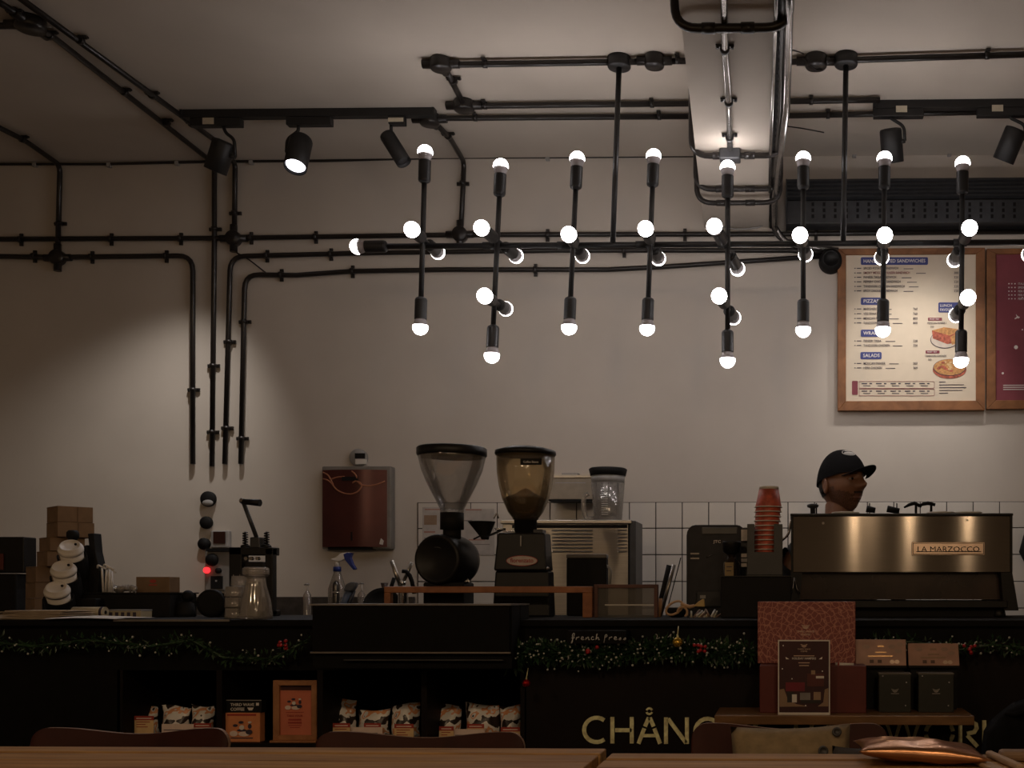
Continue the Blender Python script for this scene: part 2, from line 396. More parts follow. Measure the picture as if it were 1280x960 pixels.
# conduits around the beam
def loop(label, Y, drop, r, m=CONDUIT, low=0.0, box=None):
    l, rr = beamx(Y); k = r+0.004
    pts = [(l-k, Y, ZC-0.01), (l-k, Y, ZB-drop), (rr+k+0.03, Y, ZB-drop), (rr+k+0.03, Y, ZB+0.12), ]
    root = thing('conduit', label, 'conduit', (l, Y, ZB), 'conduits looped under the beam')
    MB().tube(fillet(pts, 0.07, 7), r, 10).build('pipe', m, root)
    if box:
        MB().box(box.x-0.04, box.x+0.04, Y-0.028, Y+0.028, ZB-drop-0.022, ZB-0.001).build('junction_box', DGREY, root, bevel=0.006)
    for t in (0.3, 0.72):
        x = l+(rr-l)*t; MB().cyl((x-0.02, Y, ZB-drop), (x+0.02, Y, ZB-drop), r*1.2, n=12).build('coupling', m, root)
    return root
loop('thick black conduit loop hanging under the near end of the beam', 3.30, 0.035, 0.0135)
lf = PZ(845, 18, ZB-0.03)
loop('black conduit looped under the beam, with a square box on the steel conduit', 4.29, 0.022, 0.0115, box=PZ(912, 190, ZB-0.02))
loop('upper of two conduits looped under the far end of the beam', 4.66, 0.016, 0.011)
loop('lower of two conduits looped under the far end of the beam', 4.74, 0.045, 0.011)
# silver conduit along the beam's underside
sv = thing('conduit', 'shiny steel conduit running along the underside of the beam', 'conduit', PZ(905, 0, ZB-0.02), 'conduits looped under the beam')
s0, s1, s2, s3 = PZ(905, 0, ZB-0.016), PZ(906, 62, ZB-0.016), PZ(911, 128, ZB-0.016), PZ(912.5, 186, ZB-0.016)
MB().tube([s0+(s0-s1)*3, s0, s1, s2, s3], 0.0115, 10).build('pipe', STEELC, sv)
for q in (s1, s2, PZ(912, 172, ZB-0.016)): clamp_on(sv, q, s3-s1, CN, 0.0115, DGREY)
# conduits and cable tray on the right flank of the beam
tr_ = thing('cable_tray', 'narrow black perforated cable tray along the right side of the beam', 'cable tray', (beamx(3.4)[1], 3.4, ZB))
mb = MB()
y0t, y1t = 2.6, YW-0.02
for (o0, o1, z0, z1) in ((0.004, 0.010, ZB-0.01, ZB+0.10), (0.010, 0.028, ZB-0.012, ZB-0.006)):
    a, b = beamx(y0t)[1], beamx(y1t)[1]
    mb.add([(a+o0,y0t,z0),(a+o1,y0t,z0),(b+o1,y1t,z0),(b+o0,y1t,z0),(a+o0,y0t,z1),(a+o1,y0t,z1),(b+o1,y1t,z1),(b+o0,y1t,z1)],
           [(0,3,2,1),(4,5,6,7),(0,1,5,4),(1,2,6,5),(2,3,7,6),(3,0,4,7)])
mb.build('channel', MATTE, tr_)
hm = MB()
for k in range(46):
    Y = 2.7+k*0.053; x = beamx(Y)[1]+0.018; hm.box(x-0.004, x+0.004, Y-0.012, Y+0.012, ZB-0.0135, ZB-0.0118)
hm.build('slots', MATTE, tr_, kind='stuff')
zq = ZB-0.012
run('thick steel conduit running down along the beam then bending onto the wall', [PZ(990, -90, zq), PZ(986, 21, zq), PZ(983, 135, zq), PZ(980, 158, zq), PZ(972, 212, zq), PZ(968, 252, zq), P(968, 284, 5.165), P(985, 306, 5.165), P(1048, 313, 5.165)],
    r=0.0135, m=STEELC, bend=0.12, group='conduits looped under the beam')
zq2 = ZB-0.005
run('black conduit beside the thick steel one, right of the beam', [PZ(982, -90, zq2), PZ(978, 21, zq2), PZ(974, 140, zq2), PZ(967, 215, zq2), P(962, 270, 5.17), P(972, 300, 5.17), P(1040, 309, 5.17)], r=0.0105, bend=0.1, group='conduits looped under the beam')
zq3 = ZB-0.022
run('thin steel conduit nearest the right side of the beam', [PZ(972, -90, zq3), PZ(969.5, 30, zq3), PZ(966, 120, zq3), PZ(963, 190, zq3), PZ(962, 240, zq3)], r=0.006, m=STEELC, bend=0.1, group='conduits looped under the beam')
mb = MB().tube(fillet([P(893, 283, 5.17), P(925, 287, 5.17), P(950, 284, 5.17), P(958, 278, 5.17)], 0.03), 0.004, 6)
single(mb, 'cable', GREY, 'thin grey cable sagging on the wall at the end of the beam', 'cable')

# ================================================================== chandelier
YL = 4.23
ch = thing('chandelier', 'long black bar chandelier with eight upright arms of bare white bulbs', 'chandelier', P(912, 306, YL))
COLL = mat('bulb_collar', (0.34, 0.31, 0.32), 0.4, var=0.03)
ROD = mat('black_rod', (0.014, 0.0135, 0.0145), 0.45, var=0.2)
def bulb(parent, c, d, rad=0.0285):
    """bulb whose globe centre is c; d points from socket to globe tip"""
    d = Vector(d).normalized(); n = 9
    prof = [(rad*math.cos(t), rad*math.sin(t)) for t in [math.radians(-12+102*i/n) for i in range(n+1)]]
    prof[-1] = (1e-6, rad)
    MB().lathe(prof, c, d, n=20).build('bulb', BULBM, parent)
    MB().lathe([(rad*0.62, -rad*1.25), (rad*0.80, -rad*0.75), (rad*0.975, -rad*0.2)], c, d, n=20).build('bulb_collar', COLL, parent)
def socket(parent, c, d, ln=0.072, r=0.0228, gap=0.031):
    d = Vector(d).normalized(); a = c-d*gap; b = a-d*ln
    MB().lathe([(r*0.5, -0.012), (r*0.9, -0.006), (r, 0.0), (r, ln), (r*0.93, ln+0.001), (r*0.86, ln-0.008)], b, d, n=24, smooth=False).build('socket', ROD, parent)
    return b
zbar = P(800, 306, YL).z
x0 = P(463, 303, YL).x; x1 = P(1420, 306, YL).x
bar = MB().cyl((x0, YL, zbar), (x1, YL, zbar), 0.011, n=14).build('bar', ROD, ch)
for k in (612, 705, 803, 905, 1003, 1104, 1200):
    q = P(k, 306, YL); MB().cyl((q.x-0.025, YL, zbar), (q.x+0.025, YL, zbar), 0.0145, n=14).build('bar_coupling', ROD, ch)
be = P(447, 303, YL); be.z = zbar
socket(bar, be, (-1, 0, 0)); bulb(bar, be, (-1, 0, 0))
for xt, xb, yt in ((774, 766, 72), (1057.5, 1054, 68)):
    top = PZ(xt, yt-4, ZC-0.001); top.y = YL
    top = Vector((P(xt, yt, YL).x, YL, ZC)); bot = P(xb, 305, YL)
    MB().lathe([(0.042, -0.04), (0.044, -0.036), (0.044, 0)], top, (0, 0, 1), n=24).build('canopy', ROD, ch)
    MB().cyl(bot, top-Vector((0, 0, 0.02)), 0.0105, n=12).build('suspension_rod', ROD, ch)
ARMS = [  # top bulb, bottom bulb, [(front bulb, rear bulb)]
 ((534, 194), (528, 411), [((515, 287), (547, 315))]),
 ((628, 211), (617, 446), [((602, 285), (645, 320)), ((606, 370), (632, 386))]),
 ((723, 202), (713, 411), [((711, 293), (728, 320))]),
 ((818, 199), (810, 412), [((807, 286), (823, 323))]),
 ((910, 213), (910, 452), [((893, 283), (922, 336)), ((899, 370), (917, 397))]),
 ((1004, 202), (1004, 414), [((1000, 294), (1007, 318))]),
 ((1105, 202), (1103, 414), [((1106, 294), (1102, 322))]),
 ((1202, 208), (1200, 452), [((1212, 285), (1193, 325)), ((1210, 372), (1195, 394))])]
for (tx, ty), (bx_, by_), cross in ARMS:
    T = P(tx, ty, YL); B = P(bx_, by_, YL); T.y = B.y = YL-0.024; d = (T-B).normalized()
    arm = MB().cyl(B+d*0.09, T-d*0.09, 0.0098, n=14).build('arm', ROD, ch)
    socket(arm, T, d); socket(arm, B, -d); bulb(arm, T, d); bulb(arm, B, -d)
    for (fx, fy), (rx, ry) in cross:
        A = P(fx, fy, YL-0.17); Bq = P(rx, ry, YL+0.15)
        dd = (A-Bq).normalized()
        a2 = socket(arm, A, dd); b2 = socket(arm, Bq, -dd)
        MB().cyl(b2, a2, 0.009, n=12).build('cross_rod', ROD, arm)
        bulb(arm, A, dd); bulb(arm, Bq, -dd)
q = P(1286, 318, YL+0.13); a2 = socket(bar, q, (0, 1, 0)); bulb(bar, q, (0, 1, 0)); MB().cyl(a2, (a2.x, YL, zbar), 0.009).build('cross_rod', ROD, bar)

# ================================================================== track lights
SPOT = mat('spot_housing', (0.014, 0.0135, 0.014), 0.5, var=0.15)
def track(label, pa, pb):
    r = thing('lighting_track', label, 'lighting track', pa, 'black lighting tracks')
    d = (pb-pa); M = Matrix.Translation(pa) @ Matrix.Rotation(math.atan2(d.y, d.x), 4, 'Z')
    MB().box(0, d.length, -0.018, 0.018, 0, 0.034, M).build('rail', SPOT, r, bevel=0.002)
    MB().box(-0.012, 0.0, -0.02, 0.02, -0.002, 0.034, M).build('end_cap', SPOT, r, bevel=0.002)
    MB().box(d.length, d.length+0.012, -0.02, 0.02, -0.002, 0.034, M).build('end_cap', SPOT, r, bevel=0.002)
ZT = ZC-0.034
tA, tB = PZ(232, 150, ZT), PZ(540, 145, ZT); yT = (tA.y+tB.y)/2; tA.y = tB.y = yT
track('black lighting track on the ceiling at left carrying three spotlights', tA, tB)
tC, tD = PZ(1096, 131, ZT), PZ(1400, 124, ZT); yT2 = 4.63; tC.y = tD.y = yT2
track('black lighting track on the ceiling at right carrying two spotlights', tC, tD)
LENS = emis('spot_lens', (0.93, 0.9, 1.0), 6.0)
STICK = mat('sticker', (0.62, 0.55, 0.42), 0.6)
def spot(label, Y, ad, arm, head, r, lit=False, sticker=None):
    """ad = (px0,px1,py0,py1) adapter; arm = pixel points; head = two pixel centres back->front with depth offsets"""
    (ax0, ax1, ay0, ay1) = ad; x0, x1, z0, z1 = rect(ax0, ay0, ax1, ay1, Y-0.018)
    root = thing('spotlight', label, 'spotlight', ((x0+x1)/2, Y, ZT-0.035), 'track spotlights')
    MB().box(x0, x1, Y-0.018, Y+0.018, ZT-0.034, ZT-0.001).build('adapter', SPOT, root, bevel=0.003)
    pts = [P(a, b, Y) for a, b in arm]; pts[0].z = ZT-0.03
    MB().tube(fillet(pts, 0.02), 0.007, 8).build('bracket', SPOT, root)
    (h0, dy0), (h1, dy1) = head; p0 = P(h0[0], h0[1], Y+dy0); p1 = P(h1[0], h1[1], Y+dy1); d = (p1-p0).normalized(); L = (p1-p0).length
    hd = MB().lathe([(r*0.5, 0), (r*0.93, 0.004), (r, 0.012), (r, L), (r*0.94, L+0.001), (r*0.9, L-0.012)], p0, d, n=26).build('head', SPOT, root)
    MB().lathe([(r*0.88, L-0.013), (r*0.6, L-0.007), (1e-6, L-0.005)], p0, d, n=26).build('lens', LENS if lit else DGREY, hd)
    MB().cyl(pts[-1], pts[-1]+(p0+d*L*0.45-pts[-1])*0.55, 0.009, n=10).build('pivot', SPOT, root)
    if sticker: MB().rbox(*sticker, Y-0.0195, Y-0.017).build('sticker', STICK, root)
    return p1, d
def beam(p, d, energy, size, blend=0.8, col=(1.0, 0.93, 0.87)):
    l = bpy.data.lights.new('spot_beam', 'SPOT'); l.energy = energy; l.spot_size = math.radians(size); l.spot_blend = blend; l.shadow_soft_size = 0.03; l.color = col
    o = bpy.data.objects.new('spot_beam', l); link(o); o.location = p+d*0.012; o.rotation_euler = d.to_track_quat('-Z', 'Y').to_euler()
p_, d_ = spot('black track spotlight at left end, lens turned to the wall', yT, (237, 300, 148, 158), [(279, 158), (282, 166), (293, 174), (294, 196)], (((281, 176), 0.0), ((269, 214), 0.022)), 0.046, sticker=(253, 147, 267, 155), lit=True)
beam(p_, d_, 44, 74, 1.0)
lp, ld = spot('middle track spotlight at left, switched on and glowing', yT, (357, 413, 148, 158), [(373, 157), (373, 164), (359, 174), (358, 190)], (((377, 174), 0.02), ((369, 209), -0.05)), 0.046, lit=True)
spot('slim black spotlight under the track end, tilted away to the right', yT, (485, 505, 147, 154), [(489, 154), (489, 165)], (((483, 168), 0), ((505, 203), -0.02)), 0.032, sticker=(485, 147, 504, 152))
p_, d_ = spot('black spotlight at right above the seventh bulb arm', yT2, (1092, 1155, 130, 141), [(1113, 141), (1114, 148), (1130, 158), (1131, 176)], (((1113, 160), 0.0), ((1116, 203), 0.052)), 0.046, sticker=(1120, 132, 1134, 140), lit=True)
beam(p_, d_, 20, 66, 1.0)
p_, d_ = spot('black spotlight at the right edge near the ceiling', yT2, (1222, 1290, 129, 140), [(1263, 140), (1264, 148), (1281, 156), (1282, 172)], (((1271, 160), 0.0), ((1254, 201), 0.052)), 0.046, sticker=(1240, 131, 1254, 139), lit=True)
beam(p_, d_, 20, 66, 1.0)
beam(lp, ld, 26, 58, 0.7, (0.95, 0.93, 1.0))

# ================================================================== black louvred unit on the wall, upper right
VENT = mat('vent_metal', (0.030, 0.031, 0.034), 0.45, var=0.2)
vx0, vx1, vz0, vz1 = rect(984, 223, 1420, 278, 5.08)
vu = thing('ventilation_unit', 'long black louvred ventilation unit on the wall above the menu boards', 'ventilation unit', ((vx0+vx1)/2, 5.08, vz0))
MB().box(vx0, vx1, 5.10, YW-0.002, vz0+0.005, vz1).build('housing', VENT, vu)
zm = vz0+(vz1-vz0)*0.52
MB().box(vx0, vx1, 5.08, 5.10, vz0, zm).build('perforated_panel', VENT, vu, bevel=0.003)
n = 5
for k in range(n):
    z = zm+0.008+(vz1-zm-0.01)*k/(n-0.2)
    M = Matrix.Translation((0, 5.095, z)) @ Matrix.Rotation(math.radians(-25), 4, 'X')
    MB().box(vx0, vx1, -0.02, 0.01, 0, 0.012, M).build('louvre', VENT, vu)
MB().box(vx0-0.006, vx0, 5.075, YW-0.002, vz0-0.002, vz1+0.002).build('end_plate', VENT, vu)
for k in range(24):
    px = 1016+k*14.0
    for py in (255.5, 263.0, 270.5):
        x, _, z, _ = rect(px, py, px, py, 5.08)
        MB().box(x-0.006, x+0.006, 5.077, 5.081, z-0.008, z+0.008).build('slot', MATTE, vu)
# round black speaker tucked behind the menu frame
sp = thing('wall_speaker', 'round black wall speaker half hidden behind the menu frame', 'speaker', P(1037, 345, YW))
MB().lathe([(0.05, 0), (0.055, 0.01), (0.05, 0.06), (0.035, 0.07), (1e-6, 0.062)], P(1038, 329, YW), (0, -1, 0), n=28).build('housing', MATTE, sp)
MB().lathe([(0.036, 0.068), (0.039, 0.074), (0.034, 0.076), (0.033, 0.07)], P(1038, 329, YW), (0, -1, 0), n=28).build('ring', BLACK, sp)
# ================================================================== menu boards
PINE = wood('menu_frame_pine', (0.17, 0.066, 0.022), (0.30, 0.125, 0.045), 0.5, (6, 6, 6), 2.2)
CREAM = mat('menu_cream', (0.66, 0.56, 0.43), 0.7, var=0.02)
INK = mat('menu_ink', (0.045, 0.035, 0.06), 0.8); NAVY = mat('menu_blue', (0.045, 0.055, 0.20), 0.7, var=0.04)
RED = mat('menu_red', (0.22, 0.045, 0.06), 0.7, var=0.05); PRW = mat('print_white', (0.75, 0.70, 0.66), 0.7, var=0.02)
YM = 5.165
def board(label, outer, inner, paper):
    x0, x1, z0, z1 = rect(*outer, YM); i0, i1, k0, k1 = rect(*inner, YM)
    root = thing('menu_board', label, 'menu board', ((x0+x1)/2, YM, z0), 'framed menu boards')
    for poly in ([(x0,z0),(i0,k0),(i0,k1),(x0,z1)], [(x1,z0),(x1,z1),(i1,k1),(i1,k0)], [(x0,z1),(i0,k1),(i1,k1),(x1,z1)], [(x0,z0),(x1,z0),(i1,k0),(i0,k0)]):
        MB().prism(poly, YM, YM+0.03).build('frame_rail', PINE, root, bevel=0.002, seg=1)
    MB().box(i0-0.004, i1+0.004, YM+0.008, YM+0.018, k0-0.004, k1+0.004).build('menu_sheet', paper, root)
    MB().box(x0+0.004, x1-0.004, YM+0.018, YM+0.029, z0+0.004, z1-0.004).build('backing', KRAFT, root)
    MB().rbox((outer[0]+outer[2])/2-10, outer[1]+20, (outer[0]+outer[2])/2+10, outer[1]+40, YM+0.029, YW).build('bracket', BLACK, root)
    return root
mA = board('pine framed cream menu board listing sandwiches, pizzas, wraps and salads', (1047, 310, 1231.5, 513), (1057.5, 318, 1220, 501), CREAM)
mB = board('pine framed dark red menu board at the right edge', (1233.5, 310, 1412, 511), (1245, 317, 1400, 500), RED)
YS = YM+0.0065
def pill(root, a, b, c, d, m, Y=YS, r=1.6, name='heading_pill'):
    pts = []
    for (cx, cy, t0) in ((c-r, d-r, 0), (a+r, d-r, 90), (a+r, b+r, 180), (c-r, b+r, 270)):
        for k in range(4):
            t = math.radians(t0+30*k); pts.append((cx+r*math.cos(t), cy+r*math.sin(t)))
    return MB().ppoly(pts, Y, Y+0.002).build(name, m, root)
YT = YS-0.0008
for (a, b, c, d, s) in ((1076, 321.5, 1160, 331, 'HANDCRAFTED SANDWICHES'), (1076, 372, 1101, 381, 'PIZZAS'), (1076, 412, 1103, 421, 'WRAPS'), (1075.5, 440, 1102, 449, 'SALADS')):
    pill(mA, a, b, c, d, NAVY); ptext(s, a+3.2, d-2.6, YT, 4.2, PRW, mA, bold=0.008, xs=1.0 if len(s) < 9 else 0.93)
rows = [(336.8, 'SPICED POTATO SANDWICH', 0), (342.5, 'SMOKY MEXICAN PANEER SANDWICH', 1), (348, 'PANEER TIKKA SANDWICH', 0), (353.6, 'PEPPERY CHICKEN SANDWICH', 0), (359.4, 'TANDOORI CHICKEN SANDWICH', 0), (365, 'SPICY CHICKEN SANDWICH', 0),
        (387.5, 'MARGHERITA', 0), (393.5, 'VEG SONATA', 0), (399.4, 'MEXICAN PANEER', 0), (405, 'TANDOORI CHICKEN', 0), (427.5, 'PANEER TIKKA', 0), (433.2, 'TANDOORI CHICKEN', 0), (455.6, 'MEXICAN PANEER', 0), (461.2, 'HERB CHICKEN', 0)]
pr = ['', '300', '320', '320', '320', '320', '760', '760', '800', '800', '320', '320', '309', '309']
for i, (y, s, red) in enumerate(rows):
    ptext(s, 1079.3, y, YT, 2.9, RED if red else INK, mA, bold=0.004, xs=0.80)
    MB().rbox(1068, y-1.9, 1069.5, y-0.9, YS, YS+0.002).build('diet_mark', INK, mA); MB().rbox(1071, y-1.9, 1076.5, y-1.0, YS, YS+0.002).build('fine_print', INK, mA)
    e = 1080+len(s)*2.25; MB().rbox(e, y-1.2, e+12, y-0.5, YS, YS+0.002).build('fine_print', INK, mA)
    if pr[i]: ptext(pr[i], 1198 if i < 6 else 1147, y, YT, 2.9, INK, mA, 'RIGHT', 0.003, 0.9)
pill(mA, 1173, 378, 1207, 390.5, NAVY); ptext('LUNCH', 1175, 383.4, YT, 3.2, PRW, mA, bold=0.006, xs=0.95); ptext('FAVOURITES', 1175, 388.7, YT, 3.2, PRW, mA, bold=0.006, xs=0.82)
for (x, y, s, p_) in ((1160, 400.7, 'MEXICAN PANEER S', '320'), (1157, 441.7, 'TANDOORI CHICKEN', '300')):
    pill(mA, x, y-3.6, x+17.5, y, RED, r=0.4); ptext('MUST TRY', x+2, y-0.8, YT, 2.0, PRW, mA, xs=0.9); ptext(s, x-1, y+4.2, YT, 2.3, INK, mA, xs=0.82); ptext(p_, x+3, y+8.8, YT, 2.3, INK, mA, xs=0.9)
# printed sandwich and pizza pictures
TOAST = mat('print_toast', (0.50, 0.25, 0.09), 0.8, var=0.3, scale=120); HAM = mat('print_filling', (0.38, 0.10, 0.06), 0.8, var=0.5, scale=90); PLATE = mat('print_plate', (0.58, 0.50, 0.42), 0.8)
def ell(root, cx, cy, rx, ry, m, Y, name): return MB().ppoly([(cx+rx*math.cos(2*PI*k/28), cy+ry*math.sin(2*PI*k/28)) for k in range(28)], Y, Y+0.002).build(name, m, root)
ell(mA, 1181, 424.5, 18, 11, INK, YS-0.0001, 'sandwich_plate_outline'); ell(mA, 1181, 424.3, 17.3, 10.4, PLATE, YS-0.0006, 'sandwich_plate')
MB().ppoly([(1165, 413), (1180, 409.5), (1201, 412), (1200, 428), (1184, 430), (1166, 423)], YS-0.0012, YS).build('sandwich_picture', HAM, mA)
MB().ppoly([(1165, 413), (1180, 409), (1203, 412), (1187, 419.5)], YS-0.0018, YS).build('bread_picture', TOAST, mA)
MB().ppoly([(1188, 421), (1201, 414), (1204, 426), (1190, 431)], YS-0.0018, YS).build('bread_picture', TOAST, mA)
ell(mA, 1187, 461.5, 21, 11.8, HAM, YS-0.0002, 'pizza_rim'); ell(mA, 1187, 459.2, 20.5, 10.5, INK, YS-0.0006, 'pizza_outline'); ell(mA, 1187, 459, 19.8, 10, TOAST, YS-0.0010, 'pizza_picture')
CHZ = mat('print_cheese', (0.62, 0.42, 0.20), 0.8, var=0.3, scale=90)
for k in range(16):
    t = random.random()*6.28; r = random.random()**0.5; ell(mA, 1186+14*r*math.cos(t), 458.5+6.5*r*math.sin(t), 2.2, 1.3, (CHZ, HAM)[k % 2], YS-0.0014-0.00005*k, 'topping')
pill(mA, 1065, 476, 1072.3, 493.5, RED, r=1.3)
for yy in (476.8, 486.3):
    pts = [(1074, yy), (1167, yy), (1168, yy+1), (1168, yy+7.4), (1167, yy+8.4), (1074, yy+8.4)]
    MB().ribbon([(P(a, b, YS).x, P(a, b, YS).z) for a, b in pts], 0.0016, YS, YS+0.001, True).build('addon_outline', RED, mA)
    for k in range(5):
        MB().rbox(1077+18*k, yy+2, 1084+18*k, yy+3.2, YS, YS+0.001).build('fine_print', INK, mA); MB().rbox(1079+18*k, yy+5, 1088+18*k, yy+5.8, YS, YS+0.001).build('fine_print', INK, mA)
        MB().rbox(1087+18*k, yy+2, 1090+18*k, yy+3.2, YS, YS+0.001).build('fine_print', INK, mA)
for k, e in enumerate((1182, 1205, 1208, 1203, 1185)): MB().rbox(1174, 477+3.5*k, e, 477.8+3.5*k, YS, YS+0.001).build('fine_print', INK, mA)
for k, s in enumerate(('ITALIAN', 'SMOKED', 'PERI PERI', 'PERI PERI', 'PERI PERI')):
    y = 356+4.7*k; ptext(s, 1272.5, y, YT, 2.6, PRW, mB, xs=0.85)
    for q in (1260.5, 1264, 1268): MB().rbox(q, y-2, q+1.5, y-0.8, YS, YS+0.002).build('diet_mark', PRW, mB)
MB().ppoly([(1268, 398), (1271, 396), (1270, 392.5), (1272, 395), (1275, 396.5), (1273.5, 398), (1272, 397.5), (1269, 399)], YS, YS+0.002).build('deer_shape', PRW, mB)
for x, y, r in ((1270, 434, 2.4), (1253.5, 466.5, 1.4), (1278, 372, 0.8), (1278, 412, 0.9)): ell(mB, x, y, r, r, PRW, YS, 'snow_dot')
for k in range(3): MB().rbox(1254, 481+2.6*k, 1300, 482+2.6*k, YS, YS+0.002).build('fine_print', PRW, mB)
# ================================================================== the long counter
YF = 3.10; ZTOP = 1.034
CNT = mat('counter_black', (0.0035, 0.0032, 0.0032), 0.7, var=0.3, spec=0.15)
CNTR = mat('counter_dark_brown', (0.0055, 0.0022, 0.002), 0.6, var=0.3, scale=8, spec=0.2)
TRIM = mat('counter_edge_steel', (0.30, 0.28, 0.26), 0.35, 0.9)
def fx(px): return P(px, 780, YF).x
zN1, zN0 = P(400, 838, YF).z, P(400, 929, YF).z
ct = thing('coffee_counter', 'long black coffee counter with open display niches and dark front panels', 'counter', (fx(640), YF, 0))
xa, xb, xn0, xn1 = fx(-70), fx(1420), fx(150), fx(656)
MB().box(xa, xb, YF-0.02, 3.86, ZTOP-0.018, ZTOP).build('countertop', CNT, ct, bevel=0.002)
MB().box(fx(148), fx(292), YF-0.024, YF-0.020, ZTOP-0.005, ZTOP+0.001).build('edge_strip', TRIM, ct)
MB().box(xa, xn0, YF, 3.84, 0.0, ZTOP-0.018).build('front_panel', CNT, ct)
MB().box(xn0, xn1, YF, 3.84, zN1, ZTOP-0.018).build('front_panel', CNT, ct)
MB().box(xn0, xn1, YF, 3.84, 0.0, zN0-0.02).build('front_panel', CNT, ct)
MB().box(xn1, xb, YF, 3.84, 0.0, ZTOP-0.06).build('front_panel', CNTR, ct)
MB().box(xn1, xb, YF-0.004, 3.84, ZTOP-0.06, ZTOP-0.018).build('front_rail', CNT, ct)
MB().box(xn0, xn1, YF-0.005, 3.6, zN0-0.02, zN0).build('shelf_board', CNTR, ct)
MB().box(xn0, xn1, 3.6, 3.84, zN0, zN1).build('niche_back', CNT, ct)
for px in (150, 274, 400, 530, 654):
    x = fx(px); MB().box(x-0.008, x+0.008, YF, 3.6, zN0, zN1).build('divider', CNTR, ct)
# back counter along the wall
bc = thing('back_counter', 'dark back counter along the wall with a low stone splashback', 'counter', (fx(500), 4.6, 0))
MB().box(P(-60, 780, 4.6).x, P(1400, 780, 4.6).x, 4.6, YW-0.012, 0, 0.90).build('cabinet', BLACK, bc)
MB().box(P(-60, 780, 4.6).x, P(1400, 780, 4.6).x, 4.58, YW-0.012, 0.90, 0.93).build('worktop', DGREY, bc, bevel=0.003)
STONE = mat('dark_stone', (0.045, 0.038, 0.034), 0.4, var=0.4, scale=30)
MB().box(P(60, 748, YW).x, P(519, 748, YW).x, YW-0.035, YW-0.001, 0.93, P(400, 746, YW-0.035).z).build('splashback', STONE, bc, bevel=0.003)
# gold stencil lettering on the dark panel
GOLD = mat('sign_gold', (0.92, 0.82, 0.44), 0.6, 0.0, var=0.35, scale=60)
sign = thing('sign', 'cream gold stencil letters reading CHÅNGING THE WORLD on the counter front', 'sign', P(950, 930, YF-0.004))
YSG = YF-0.006
def stroke(mb, pts, wd=4.9):
    q = [P(x, y, YSG) for x, y in pts]; mb.ribbon([(a.x, a.z) for a in q], wd*mm(YSG), YSG, YF-0.0005); return mb
def arc(cx, cy, rx, ry, a0, a1, n=16): return [(cx+rx*math.cos(math.radians(a0+(a1-a0)*i/n)), cy+ry*math.sin(math.radians(a0+(a1-a0)*i/n))) for i in range(n+1)]
def letter(ch, x0, x1, o=0.0):
    t, b, w = 896+o, 929+o, 2.4; m = (t+b)/2; mb = MB(); cx = (x0+x1)/2
    if ch == 'C': stroke(mb, arc(x0+17.5, m, 15.5, 15.3, -52, -308))
    elif ch == 'G': stroke(mb, arc(x0+17.5, m, 15.5, 15.3, -48, -360)); stroke(mb, [(x0+20, m+1), (x0+35, m+1)])
    elif ch == 'H': stroke(mb, [(x0+w, t), (x0+w, b)]); stroke(mb, [(x1-w, t), (x1-w, b)]); stroke(mb, [(x0+w+3.5, m), (x1-w, m)])
    elif ch == 'A':
        k = 0.62; stroke(mb, [(x0+2, b), (x0+2+(cx-x0-2)*k-1.2, b-(b-t)*k+1.5)]); stroke(mb, [(x1-2, b), (x1-2-(x1-2-cx)*k+1.2, b-(b-t)*k+1.5)])
        stroke(mb, [(x0+8, b-10), (x1-8, b-10)], 4); stroke(mb, [(cx-5.4, t+11.5), (cx-0.6, t+0.5)]); stroke(mb, [(cx+5.4, t+11.5), (cx+0.6, t+0.5)])
        stroke(mb, arc(cx, t-7.5, 3.6, 3.6, 200, 340, 10), 2.4); stroke(mb, arc(cx, t-7.5, 3.6, 3.6, 20, 160, 10), 2.4)
    elif ch == 'N': stroke(mb, [(x0+w, t), (x0+w, b)]); stroke(mb, [(x1-w, t), (x1-w, b)]); stroke(mb, [(x0+w+2.5, t+1.5), (x1-w-1, b-1)])
    elif ch == 'I': stroke(mb, [(cx, t), (cx, b)])
    elif ch == 'T': stroke(mb, [(x0, t+2.4), (x1, t+2.4)]); stroke(mb, [(cx, t+7), (cx, b)])
    elif ch == 'E':
        stroke(mb, [(x0+w, t), (x0+w, b)])
        for y in (t+2.4, m, b-2.4): stroke(mb, [(x0+6, y), (x1, y)])
    elif ch == 'W':
        q = (x1-x0)/4; stroke(mb, [(x0+1, t), (x0+q, b-3), (x0+2*q-1.6, t)]); stroke(mb, [(x0+2*q+2, t), (x0+3*q, b-3), (x1-1, t)])
    elif ch == 'O': stroke(mb, arc(cx, m, (x1-x0)/2-2.5, 15.3, 8, 172)); stroke(mb, arc(cx, m, (x1-x0)/2-2.5, 15.3, 188, 352))
    elif ch == 'R': stroke(mb, [(x0+w, t), (x0+w, b)]); stroke(mb, [(x0+6, t+2.4), (x1-9, t+2.4), (x1-4, t+5), (x1-3, t+10), (x1-6, t+15), (x0+11, t+17)]); stroke(mb, [(x0+11, t+19), (x1-2, b)])
    elif ch == 'L': stroke(mb, [(x0+w, t), (x0+w, b)]); stroke(mb, [(x0+6, b-2.4), (x1, b-2.4)])
    elif ch == 'D': stroke(mb, [(x0+w, t), (x0+w, b)]); stroke(mb, [(x0+6, t+2.4), (x1-12, t+2.4), (x1-4, t+9), (x1-4, b-9), (x1-12, b-2.4), (x0+6, b-2.4)])
    mb.build('letter', GOLD, sign)
